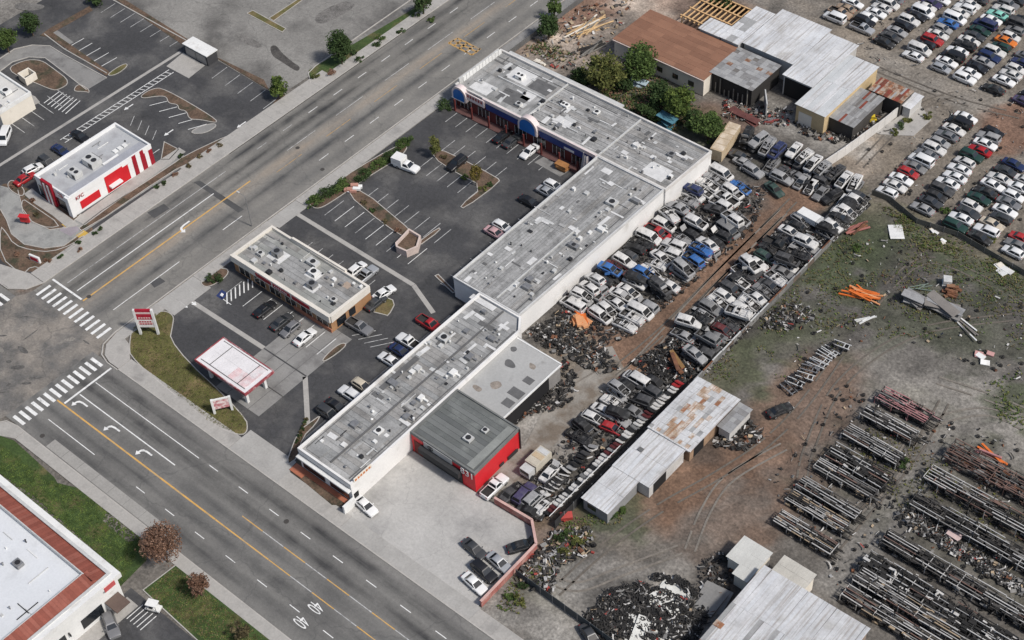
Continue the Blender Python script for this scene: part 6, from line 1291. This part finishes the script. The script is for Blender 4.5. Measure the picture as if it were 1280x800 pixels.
scrap('yard_clutter', 'dark clutter beside the pale cabins', '880,700 905,690 925,715 905,745 870,735', 180, 15)
scrap('field_litter', 'scraps scattered over the weedy field', '960,400 1060,300 1120,300 1280,380 1280,480 1100,420 1000,470', 260, 16, size=(.1, .5), w=(3, 4, 4, 3, 2, 2, .5), zmax=.05, cat='litter')
scrap('field_litter', 'scraps scattered between the rack rows', '960,600 1050,480 1180,520 1280,560 1280,790 1050,740', 800, 17, size=(.1, .6), w=(5, 5, 5, 2, 1, 1, .3), zmax=.05, cat='litter')
scrap('field_litter', 'dark parts heap in the field beside the fence', '950,395 985,380 1010,385 1020,400 985,415 955,410', 240, 18, w=(7, 6, 4, 2, 2, 1, .3))
scrap('yard_litter', 'scraps along the drives of the upper car yard', '1020,60 1140,0 1280,0 1280,300 1180,300 1100,240', 420, 19, size=(.08, .35), w=(5, 5, 4, 2, 1, 1, .3), zmax=.02, cat='litter')
# loose named pieces
def stackthing(name, label, cat, px, z, n, size, m, ang, seed, spread=.6, pn='board', lay=.12):
    r = random.Random(seed); p = P(*px); t = thing(name, label, cat, (p.x, p.y, 0))
    for i in range(n): MB().obox((p.x + r.uniform(-spread, spread), p.y + r.uniform(-spread, spread), .1 + (i * lay)), (size[0] * r.uniform(.7, 1.1), size[1], size[2]), ang + r.gauss(0, .2), rx=r.gauss(0, .1), ry=r.gauss(0, .06)).build(pn, m if not isinstance(m, list) else r.choice(m), t)
    return t
ORM = mat('bright_orange', (.66, .16, .03), .6, .15, 1); ORM2 = mat('pale_orange', (.62, .3, .14), .7, .15, 1)
stackthing('beam_pile', 'bright orange pile of beams lying in the weedy field', 'beam pile', (1077, 370), 0, 22, (2.6, .14, .1), [ORM, ORM, ORM2], .3, 1, 1.2, 'beam', .035)
stackthing('container_scrap', 'orange metal scrap beside the white wall end', 'scrap pile', (724, 402), 0, 8, (1.6, .5, .25), [ORM, ORM2], -.4, 2, 1.0, 'scrap_piece', .1)
stackthing('shelf_stack', 'brown timber shelving standing in the scrap by the field fence', 'shelving', (843, 458), 0, 9, (2.4, .35, .08), [mat('brown_timber', (.26, .15, .06), .85), RUST], -.6, 3, .7, 'shelf', .2)
stackthing('pallet_stack', 'grey pallet stack in the field, nearest the orange beams', 'pallet stack', (1142, 378), 0, 12, (1.9, .9, .06), [TING[1], TING[0], mat('grey_timber', (.2, .185, .17), .9)], -.05, 4, .3, 'pallet', .14)
stackthing('pallet_stack', 'larger weathered pallet stack behind the grey one', 'pallet stack', (1178, 388), 0, 12, (3.2, .9, .06), [TING[1], MATS['grey_timber'], TING[0]], -.05, 5, .5, 'pallet', .14)
stackthing('pipe_bundle', 'green-grey rails leaning by the pallet stacks', 'rails', (1150, 360), 0, 5, (1.8, .08, .08), [mat('greenish_metal', (.16, .2, .17), .6)], .9, 6, .8, 'rail', .05)
stackthing('crate', 'pale crate beside the pallet stacks', 'crate', (1183, 355), 0, 3, (.8, .8, .3), [PALEM, TINW[2]], .3, 7, .05, 'crate_side', .5)
stackthing('scrap_pile', 'rust-brown pile beside the pale crate', 'scrap pile', (1190, 366), 0, 12, (.9, .3, .15), [RUST, mat('brown_scrap', (.22, .12, .07), .9)], .4, 8, 1.2, 'scrap_piece', .06)
stackthing('white_sheet', 'white sheet lying flat in the grass of the field', 'sheet', (1120, 291), 0, 2, (2.0, 1.3, .04), [WHITE], -.9, 9, .1, 'sheet', .06)
stackthing('truck_bed', 'rusty red truck frame lying by the field fence', 'truck frame', (1073, 287), 0, 6, (2.4, .18, .1), [RUST, mat('faded_red_frame', (.3, .12, .1), .8)], 1.2, 10, .8, 'frame_rail', .1)
stackthing('white_bar', 'pale bars lying at the edge of the field', 'bars', (1083, 400), 0, 4, (1.8, .14, .08), [WHITE, PALEM], 1.2, 11, .7, 'bar', .06)
stackthing('white_bar', 'long pale bars crossing by the pallet stacks', 'bars', (1205, 408), 0, 5, (3.0, .12, .08), [WHITE, MATS['grey_timber']], -.4, 12, 1.0, 'bar', .06)
stackthing('white_sheet', 'crumpled white sheets in the grass along the car yard', 'sheets', (1252, 338), 0, 4, (1.3, .6, .08), [WHITE, CREAM], -.5, 13, .9, 'sheet', .05)
stackthing('white_sheet', 'white scraps along the low fence of the car yard', 'sheets', (1172, 296), 0, 5, (.6, .3, .1), [WHITE, CREAM], -.5, 14, 2.0, 'sheet', .03)
stackthing('pink_tarp', 'white and pink scraps on the pale ground of the field', 'tarp', (1228, 445), 0, 5, (.8, .5, .1), [WHITE, mat('pink_scrap', (.5, .28, .26), .8)], .2, 15, 1.2, 'scrap_piece', .04)
stackthing('plank_pair', 'two bright boards behind the shopping strip', 'boards', (678, 79), 0, 3, (1.5, .3, .06), [CREAM], -.05, 16, .6, 'board', .05)
stackthing('plank_stack', 'long planks stacked on the pale lot beside the brown roof', 'planks', (735, 35), 0, 16, (4.5, .16, .06), [MATS['weathered_timber'], WOOD, CREAM], 1.35, 17, 1.6, 'plank', .03)
stackthing('plank_stack', 'dark stacked planks behind the trees', 'planks', (740, 62), 0, 10, (3.2, .2, .08), [MATS['weathered_timber'], MATS['dark_timber']], 1.35, 18, .8, 'plank', .08)
stackthing('red_container', 'long dull red flatbed in front of the old timber shed', 'flatbed', (930, 147), 0, 2, (4.0, .7, .2), [mat('dull_red', (.13, .05, .045), .85, .3, .8)], -.02, 19, .05, 'deck', .4)
stackthing('frame_pile', 'red metal gates heaped beside the concrete drive', 'frames', (966, 153), 0, 9, (1.0, .08, .2), [mat('red_frame_paint', (.25, .06, .055), .7), GREYM], 1.0, 20, 1.2, 'frame', .05)  # loose heap of red metal frames
stackthing('blue_box', 'blue-green sheet roof between the trees and the shopping strip', 'sheet roof', (834, 156), 0, 3, (1.9, 1.2, .05), [mat('teal_sheet', (.08, .2, .26), .6)], .1, 21, .1, 'sheet', .9)
stackthing('tarp_cover', 'pale blue sheets between the trees', 'sheets', (796, 104), 0, 4, (1.8, .9, .05), [mat('pale_blue_sheet', (.4, .5, .56), .6)], .2, 22, .5, 'sheet', .3)
stackthing('timber_crate', 'orange-brown timber crate in the inner corner of the shopping strip', 'crate', (703, 212), 0, 4, (1.3, .7, .2), [mat('crate_orange', (.36, .17, .06), .85, .2, 1)], .1, 40, .1, 'crate_board', .4)
stackthing('yellow_machine', 'yellow piece of machinery beside the patched sheds', 'machine', (1088, 151), 0, 4, (.7, .4, .3), [mat('machine_yellow', (.6, .45, .03), .6)], .5, 23, .4, 'casing', .3)
stackthing('red_bin', 'red bin at the end of the panel racks', 'bin', (708, 648), 0, 2, (.9, .6, .35), [mat('bin_red', (.4, .06, .05), .6)], .9, 24, .05, 'bin_side', .6)
stackthing('slab', 'grey concrete slab beside the corrugated warehouse', 'slab', (890, 752), 0, 2, (2.2, 2.6, .12), [CONCD], .05, 25, .1, 'slab', .2)
stackthing('plastic_sheet', 'broad white sheet under tyres on the bottom vacant lot', 'sheet', (838, 745), 0, 2, (3.2, 2.6, .03), [mat('white_sheeting', (.62, .62, .58), .8, .15, .6)], .2, 26, .6, 'sheet', .04)
stackthing('plastic_sheet', 'white sheet at the bottom edge of the vacant lot', 'sheet', (812, 790), 0, 2, (3.4, 2.4, .03), [MATS['white_sheeting']], .5, 27, .6, 'sheet', .04)
stackthing('junk_seat', 'blue and red market clutter on the island hedge end', 'clutter', (443, 238), 0, 9, (.7, .35, .25), [mat('clutter_blue', (.04, .08, .32), .7), mat('clutter_pink', (.42, .22, .17), .8), WHITE, mat('clutter_brown', (.25, .12, .07), .8)], .5, 28, 1.3, 'bundle', .09)
# ================================================================ rack rows in the right yard
def rack(px, x1, w, h, lab, m, fill, nb=4, seed=1, group='rows of storage racks', z2=None, bay=2.7, dens=7):
    r = random.Random(seed); p = P(*px, h); x0 = p.x; y = p.y; t = thing('storage_rack', lab, 'storage rack', (x0, y, 0), group); L = x1 - x0
    n = max(2, round(L / bay)); st = L / n; off = BASE[t.name]
    pm = MB().bx(-.06, -.06, 0, .06, .06, h + .1).mesh('post', [m]); cm = MB().bx(-.05, -w / 2, -.05, .05, w / 2, .05).mesh('cross_bar', [m])
    for i in range(n + 1):
        for s in (-1, 1): inst('post', pm, t, (i * st, s * w / 2, r.uniform(-.15, .0)), m=r.choice((m, RDK)))
        inst('cross_bar', cm, t, (i * st, r.uniform(-.15, .15), h - .2), m=RDK if r.random() < .75 else m)
    for j in range(nb + 2):
        yy = -w / 2 + w * j / (nb + 1); k = max(1, round(L / r.uniform(3.2, 6)))
        for q in range(k):
            if r.random() < .05: continue
            lo, hi = x0 + q * L / k + r.uniform(-.1, .3), x0 + (q + 1) * L / k - r.uniform(-.2, .25)
            MB().obox(((lo + hi) / 2, y + yy + r.gauss(0, .03), h + r.uniform(-.22, .05)), ((hi - lo) / 2, r.uniform(.04, .09), .05), r.gauss(0, .009), ry=r.gauss(0, .012)).build('beam', m if r.random() < .66 else r.choice(fill + [RB]), t)
    b = MB(); N = int(L * w * dens * 1.6)
    for i in range(N):
        xx, yy = r.uniform(x0 + .1, x1 - .1), r.uniform(-w / 2 + .05, w / 2 - .05); zz = r.choice((h * .55, h * .3, .1, .1, h * .75)); s = r.uniform(.3, .9); q = r.random(); k = r.choices(range(len(fill)), [7, 3, 1.6, .9])[0]
        if q < .55: b.obox((xx, y + yy, zz + s * .15), (s * .7, s * .28, s * .2), r.gauss(0, .12), k, r.gauss(0, .2), r.gauss(0, .1))
        elif q < .93: b.tube((xx, y + yy, zz + .1), (xx + r.uniform(.8, 2.4), y + yy + r.gauss(0, .05), zz + r.uniform(.05, .18)), r.uniform(.04, .1), k=5, mi=k)
        else: b.obox((xx, y + yy, zz + .3), (.05, s * .6, .28), r.gauss(0, .3), k, 0, r.gauss(0, .3))
    b.build('rack_contents', fill, t, kind='stuff')
    return t
RDK = mat('rack_dark_steel', (.06, .058, .055), .7, .2, 1, obj=True)
S = SCM; GR = mat('rack_grey', (.42, .415, .4), .6, .2, 1, obj=True); LG = mat('rack_pale', (.47, .46, .44), .6, .2, 1, obj=True); RR = mat('rack_faded_red', (.42, .2, .2), .7, .25, 1, obj=True); RB = mat('rack_brown', (.17, .105, .085), .8, .25, 1, obj=True)
DK = [S[0], S[1], S[1], S[2]]; MX = [S[0], S[1], S[2], S[5]]
rack((1100, 489), 69.8, 3.0, 1.6, 'faded red rack row, farthest back of the left racks', RR, [S[0], S[1], mat('faded_pink', (.42, .24, .24), .8), S[2]], 5, 1)
rack((1080, 510), 69.8, 2.5, 1.6, 'pale five-railed rack row in front of the faded red rack', LG, DK, 5, 2)
rack((1057, 535), 70.4, 2.7, 1.6, 'grey rack row with weeds behind it, third of the left racks', LG, DK, 5, 3)
rack((1038, 560), 71.2, 3.4, 1.6, 'dark rack row with pale scraps on top, fourth of the left racks', GR, [S[0], S[0], S[1], S[3]], 4, 4)
rack((1021, 577), 71.0, 2.2, 1.5, 'thin pale rack row in the middle of the left racks', LG, MX, 4, 5)
rack((1000, 600), 71.0, 2.3, 1.5, 'dark narrow rack row, third from the front of the left racks', GR, DK, 4, 6)
rack((987, 617), 70.8, 2.4, 1.5, 'pale close-railed rack row, second from the front of the left racks', LG, MX, 5, 7)
rack((972, 643), 71.6, 2.6, 1.5, 'pale close-railed rack row, front of the left racks', LG, MX, 5, 8)
rack((1187, 558), 116, 4.2, 2.0, 'tall brown rack row of rusty steel, farthest back on the right', RB, [S[1], RB, S[2], RUST], 6, 9, dens=5)
rack((1160, 588), 116, 3.2, 2.0, 'tall grey open rack row in front of the brown one', LG, [S[0], S[1], RB, S[2]], 4, 10, dens=4)
rack((1143, 620), 116, 3.2, 1.7, 'long black-filled rack row, third of the right racks', GR, DK, 4, 11)
rack((1106, 668), 116, 3.0, 1.7, 'long grey rack row below the rubble strip', LG, DK, 4, 12)
rack((1082, 697), 116, 3.6, 1.5, 'black rack row heaped with pale car parts', GR, [S[0], S[0], S[0], S[3]], 2, 13, dens=11)
rack((1072, 716), 116, 2.8, 1.6, 'dense pale rack row, second from the warehouse', LG, MX, 5, 14)
rack((1056, 737), 116, 2.6, 1.6, 'dense pale rack row nearest the corrugated warehouse', LG, MX, 5, 15)
scrap('rubble_strip', 'long low grey strip of rubble and parts between the rack rows', '1122,640 1140,640 1280,728 1280,748 1240,725 1120,650', 700, 30, w=(2, 4, 8, 3, 1, 1.5, .3), zmax=.5)
stackthing('car_panel', 'pale pink car panel lying on the rubble strip', 'car panel', (1193, 670), 0, 3, (1.2, .7, .08), [mat('pale_pink_panel', (.55, .42, .4), .6)], -.3, 31, .3, 'panel', .25)
stackthing('red_beams', 'orange-red beams at the end of the brown rack', 'beams', (1238, 570), 0, 4, (2.6, .18, .12), [ORM, RR], 0, 32, .4, 'beam', .2)
# stripped chassis standing in a row in the field
chm = MB()
for s in (-.55, .55): chm.bx(-1.9, s - .07, .45, 1.9, s + .07, .6)
for x in (-1.6, -.5, .6, 1.6): chm.bx(x - .06, -.6, .46, x + .06, .6, .58)
for i in range(13):
    p = P(985 + i * 5.3 + R.gauss(0, 1.5), 488 - i * 4.7 + R.gauss(0, 1.5)); t = thing('vehicle_chassis', '%s bare chassis from the black wreck in the field row' % ordinal(i), 'chassis', (p.x, p.y, 0), 'bare chassis lined up in the field', R.gauss(0, .2))
    fm = R.choice((PALEM, PALEM, GREYM, BLACKM))
    for s in (-.55, .55): o = MB().bx(-1.6, s - .08, .5, 1.6, s + .08, .66).build('frame_rail', fm); o.parent = t
    for x in (-1.3, -.3, .5, 1.3): o = MB().bx(x - .07, -.47, .52, x + .07, .47, .62).build('cross_member', BLACKM if x < 0 else fm); o.parent = t
    for x in (-1.1, 1.1): o = MB().tube((x, -.7, .35), (x, .7, .35), .07).build('axle', BLACKM); o.parent = t; o = MB().tube((x, -.8, .35), (x, -.62, .35), .33, k=10).build('wheel', BLACKM); o.parent = t; o = MB().tube((x, .62, .35), (x, .8, .35), .33, k=10).build('wheel', BLACKM); o.parent = t
# ================================================================ trees, hedges, tufts
def leafmat(key, c, c2): return mat(key, c, .85, .35, .9, .3, 5, col2=c2, mix=(.42, .62), ms=.8, spec=.2)
LG1 = leafmat('leaf_green', (.1, .15, .042), (.045, .075, .022)); LG2 = leafmat('leaf_dark', (.062, .1, .035), (.03, .052, .018)); LG3 = leafmat('leaf_olive', (.155, .16, .05), (.06, .075, .022)); LG4 = leafmat('leaf_bright', (.13, .175, .042), (.04, .07, .018))
LB = leafmat('leaf_brown', (.27, .165, .115), (.16, .085, .055)); LY = leafmat('leaf_yellow', (.2, .15, .04), (.1, .09, .025)); SOILD = leafmat('leaf_dry', (.16, .13, .07), (.08, .07, .035))
def leaves(b, c, rad, n, r, s=.28, mi=0, fill=.55):
    """leaf-sized faces spread through lumpy clumps filling an ellipsoid"""
    lumps = []
    for _ in range(max(7, n // 60)):
        while True:
            v = Vector((r.uniform(-1, 1), r.uniform(-1, 1), r.uniform(-1, 1)))
            if fill * .7 < v.length < 1: break
        lumps.append((v, r.uniform(.18, .46)))
    for i in range(n):
        v, lr = lumps[i % len(lumps)]
        d = Vector((r.gauss(0, 1), r.gauss(0, 1), r.gauss(0, 1))).normalized() * lr * r.random() ** .4
        p = Vector((c[0] + (v.x * .72 + d.x) * rad[0], c[1] + (v.y * .72 + d.y) * rad[1], c[2] + (v.z * .72 + d.z) * rad[2]))
        u = Vector((r.gauss(0, 1), r.gauss(0, 1), r.gauss(0, .6))).normalized(); w = u.orthogonal().normalized() * s * r.uniform(.3, .6); u = u * s * r.uniform(.6, 1.1)
        b.poly([p - u, p - w, p + u, p + w], mi)
def tree(px, py, rad, hc, m, label, n=1500, seed=1, h0=None, name='tree', group=None, s=.3, trunk=.18, dens=1.0, cat='tree'):
    r = random.Random(seed); p = P(px, py, hc); t = thing(name, label, cat, (p.x, p.y, 0), group); b = MB()
    leaves(b, (p.x, p.y, hc), rad, int(n * 1.35), r, s); b.build('crown', m, t)
    tb = MB(); zt = hc - rad[2] * .2; tb.tube((p.x, p.y, 0), (p.x + .1, p.y, zt), trunk, trunk * .6, 8); tk = tb.build('trunk', TRUNK, t)
    for i in range(6):
        a = i * 1.05 + r.random(); z = hc - rad[2] * r.uniform(.1, .6); MB().tube((p.x + .05, p.y, max(.3, z - rad[2] * .3)), (p.x + math.cos(a) * rad[0] * .8, p.y + math.sin(a) * rad[1] * .8, z + rad[2] * .5), trunk * .5, .04, 6).build('limb', TRUNK, tk)
    return t
tree(36, 28, (2.69, 2.69, 2.56), 3.58, LG2, 'round dark green tree by the far corner of the upper left lot', 2200, 1)
tree(5, 47, (2.94, 2.94, 2.43), 4.03, LG1, 'mid green tree cut off at the left edge', 1800, 2)
tree(424, 56, (2.94, 2.94, 4.61), 5.15, LG2, 'tall dense green tree on the grass strip by the road', 3200, 3)
tree(347, 108, (2.05, 2.05, 2.82), 3.36, LG4, 'small yellow-green tree beside the pavement corner', 1300, 4)
tree(685, 32, (2.82, 2.82, 2.82), 3.58, LG2, 'round green tree at the edge of the pale rubble lot', 2200, 5); tree(692, 8, (2.05, 2.05, 2.56), 3.36, LG1, 'smaller green tree behind the round one on the rubble lot', 1000, 6)
tree(755, 88, (4.61, 4.35, 4.35), 4.93, LG3, 'big olive green tree behind the shopping strip', 3200, 7, s=.36); tree(800, 78, (4.22, 4.22, 4.61), 5.15, LG1, 'big mid green tree against the brown roof', 3200, 8, s=.36)
tree(850, 126, (3.71, 3.71, 3.84), 4.70, LG4, 'bright green tree in the middle of the group behind the strip', 2600, 9, s=.34); tree(886, 155, (4.1, 3.33, 3.07), 3.81, LG1, 'low spreading green tree beside the tan trailer', 2400, 10, s=.34)
tree(825, 118, (3.07, 3.07, 2.82), 3.36, LG2, 'dark tree between the brown roof and bright green tree', 1600, 11, s=.34); tree(728, 96, (3.84, 2.05, 1.79), 1.79, LG2, 'dark bushy thicket against the back of the shopping strip', 1300, 12, s=.32); tree(868, 150, (2.82, 2.56, 2.3), 2.69, LG2, 'dark bush in front of the spreading tree', 1100, 13); tree(780, 100, (2.56, 2.56, 2.3), 2.46, LG2, 'dark undergrowth bush between the two big trees', 1000, 14)
tree(812, 140, (4.35, 2.05, 1.54), 1.46, LG2, 'low dark thicket along the back of the shopping strip', 1100, 15); tree(905, 168, (2.05, 2.05, 1.54), 1.57, LG4, 'small green bush beside the tan trailer', 600, 16)
tree(543, 182, (1.54, 1.54, 2.56), 3.14, LG3, 'slim olive tree on the lot island near the box truck', 800, 17, s=.24, trunk=.1); tree(594, 216, (1.54, 1.54, 2.18), 3.36, LY, 'slim yellowing tree at the tip of the lot island', 800, 18, s=.24, trunk=.1)
tree(201, 677, (3.7, 3.7, 3.6), 5.4, LB, 'big brown-leaved tree on the verge by the bottom left building', 4200, 19, s=.22); tree(247, 728, (1.8, 1.8, 3.0), 3.6, LB, 'smaller brown-leaved tree next to the big one on the verge', 1200, 20, s=.24); tree(299, 787, (1.79, 1.79, 1.41), 2.24, SOILD, 'low dry tree cut off at the bottom edge', 700, 21, s=.24)
tree(528, 2, (2.56, 2.56, 2.56), 3.36, LG2, 'dark bush at the top of the grass strip', 900, 22); tree(118, -2, (2.82, 1.79, 1.54), 1.79, LG2, 'dark hedge bush at the top left edge', 900, 23); tree(900, -2, (3.84, 2.56, 2.56), 2.69, LG2, 'dark bush at the top behind the timber frame', 900, 24)
def bush(px, py, rad, m, label, n=420, seed=1, name='shrub', group=None, s=.2, cat='shrub'):
    r = random.Random(seed); p = P(px, py, rad[2] * .6); t = thing(name, label, cat, (p.x, p.y, 0), group); b = MB(); leaves(b, (p.x, p.y, rad[2] * .75), rad, n, r, s, fill=.4); b.build('foliage', m, t)
    tb = MB()
    for i in range(4): a = i * 1.6; tb.tube((p.x, p.y, 0), (p.x + math.cos(a) * rad[0] * .4, p.y + math.sin(a) * rad[1] * .4, rad[2]), .05, .02, 5)
    tb.build('stem', TRUNK, t); return t
bush(556, 133, (2.3, 2.0, 1.3), LG2, 'clipped dark hedge at the street end of the arched shopfronts', 900, 31, 'hedge', cat='hedge')
bush(268, 347, (2.4, 1.5, 1.0), LG2, 'dark clipped bush at the street corner of the brown shop', 700, 32, 'hedge', cat='hedge')
for i, (px, py, rx, ry) in enumerate(((394, 252, 2.0, 2.6), (408, 241, 2.0, 3.0), (426, 232, 1.8, 3.0), (456, 218, 1.6, 3.0), (474, 206, 1.6, 3.0), (490, 194, 1.5, 2.8), (506, 178, 1.7, 2.4))): bush(px, py, (rx, ry, .8), LG2 if i % 2 else LG1, 'dark low hedge, %s from the driveway along the lot edge' % ordinal(i), 1300, 40 + i, 'hedge', 'hedges along the lot edge', cat='hedge')
for i, (px, py, m) in enumerate(((482, 276, SOILD), (497, 288, LB), (510, 296, LG2), (465, 262, LG2), (455, 252, SOILD), (566, 210, LG2), (580, 222, LG1), (604, 236, LG3), (612, 230, LG2), (555, 196, SOILD))): bush(px, py, (1.0, .9, .5), m, 'low planting, %s of the island shrubs in the lot' % ordinal(i), 240, 60 + i, group='shrubs on the lot islands')
for i, (px, py, m) in enumerate(((126, 286, LG2), (118, 292, LG2), (98, 303, LG2), (196, 233, LG2), (205, 229, LG2), (218, 218, LB), (236, 208, SOILD), (250, 196, SOILD), (262, 188, LB), (40, 250, LB), (45, 268, SOILD), (20, 318, LB), (75, 320, LG2), (60, 325, LB), (100, 312, LB), (14, 235, LB), (225, 195, LG2), (275, 182, SOILD))): bush(px, py, (.8, .8, .5), m, 'low shrub, %s of the planting round the chicken restaurant' % ordinal(i), 200, 80 + i, group='shrubs round the chicken restaurant')
for i, (px, py, m) in enumerate(((540, 24, LG1), (500, 40, LG2), (470, 56, LG2), (475, 48, LG1), (450, 74, LG2), (413, 92, LB), (395, 95, LG3), (520, 18, LG2), (440, 66, LG2))): bush(px, py, (1.2, 1.4, .7), m, 'shrub, %s along the grass strip by the road' % ordinal(i), 320, 110 + i, group='shrubs on the grass strip')
for i, (px, py, m) in enumerate(((775, 638, LG1), (765, 645, LG2), (712, 668, LG1), (722, 678, LG3), (705, 690, LG3), (640, 745, LG1), (655, 735, LG2), (1133, 150, LG3), (1126, 158, LG2), (1120, 165, LG3), (1160, 145, LG3), (1040, 215, LG2), (1180, 262, LG1), (1160, 590, LG3), (1130, 580, LG2), (700, 672, LG2), (1240, 300, LG3), (1070, 310, LG1), (650, 750, LG3))): bush(px, py, (1.3, 1.2, .7), m, 'weedy bush, %s of those scattered over the yards' % ordinal(i), 420, 140 + i, group='weedy bushes in the yards')
for i in range(8): bush(372 + i * 1.5, 552 - i * 4, (.5, .5, .4), (LG2, SOILD)[i % 2], 'small planting, %s beside the end of the shopping strip' % ordinal(i), 120, 170 + i, group='plants beside the strip end')
def tufts(name, label, px, n, m, seed, s=.16, h=.18, pts=None, rag=0):
    r = random.Random(seed); pts = pts or PX(px); xs = [p[0] for p in pts]; ys = [p[1] for p in pts]; b = MB(); k = 0; ms = m if isinstance(m, list) else [m]
    while k < n:
        x, y = r.uniform(min(xs), max(xs)), r.uniform(min(ys), max(ys)); c = False
        for i in range(len(pts)):
            (x1, y1), (x2, y2) = pts[i], pts[i - 1]
            if (y1 > y) != (y2 > y) and x < (x2 - x1) * (y - y1) / (y2 - y1) + x1: c = not c
        if not c: continue
        k += 1
        if rag and vnoise(np.array([x]), np.array([y]), rag, seed)[0] * .55 + vnoise(np.array([x]), np.array([y]), rag * 4, seed + 7)[0] * .45 < .5 + r.uniform(-.08, .08): continue
        a = r.uniform(0, 6.28); q = r.randrange(len(ms)); hh = h * r.uniform(.5, 1.3); w = s * r.uniform(.6, 1.4)
        for j in range(3):
            a2 = a + j * 2.1; b.poly([(x - w * .5 * math.sin(a2), y + w * .5 * math.cos(a2), .08), (x + w * .5 * math.sin(a2), y - w * .5 * math.cos(a2), .08), (x + w * math.cos(a2), y + w * math.sin(a2), .08 + hh)], q)
    return b.build(name, ms, None, kind='stuff', label=label, cat='grass')
tufts('lawn_grass', 'dry yellow-green grass on the corner lawn', '207,390 190,394 168,406 165,430 167,448 265,530 300,544 308,536 305,520 212,432', 3500, [LG3, SOILD, LG3], 1)
tufts('lawn_grass', 'green grass beside the bottom left building', '0,555 60,600 105,618 180,676 150,735 40,640 0,600', 4500, [LG1, LG1, LG4], 2)
tufts('lawn_grass', 'patchy grass under the brown trees', '182,740 220,710 330,800 262,806', 2600, [LG1, LG3, SOILD], 3)
tufts('weeds', 'weeds over the field beside the wrecking yard', '880,470 1085,262 1150,285 1280,350 1280,440 1130,420 1060,430 990,470 930,500', 5200, [LG1, LG3, SOILD, SOILD], 4, .2, .16, rag=3)
tufts('weeds', 'weeds along the upper car yard fence', '1100,255 1200,300 1280,340 1280,370 1190,330 1100,280', 1500, [LG1, LG3, SOILD], 5, .22, .2, rag=3)
tufts('weeds', 'weeds round the low red wall and panel racks', '640,725 670,690 700,655 780,630 780,650 720,690 680,730 650,770 620,760', 900, [LG1, LG3, SOILD], 6, .22, .2, rag=3)
tufts('weeds', 'weeds between the rack rows', '1100,520 1150,560 1280,640 1280,720 1130,640 1060,560', 1200, [LG3, SOILD], 7, .2, .18, rag=3)
tufts('weeds', 'weeds behind the shopping strip', '640,66 760,125 900,190 905,150 840,100 740,80 680,50', 3500, [LG1, LG2, SOILD, LB], 8, .3, .35, rag=5)
tufts('weeds', 'weeds at the right edge of the field', '1230,480 1280,460 1280,540 1250,530', 260, [LG1, LG3], 9, .22, .2, rag=2.5)
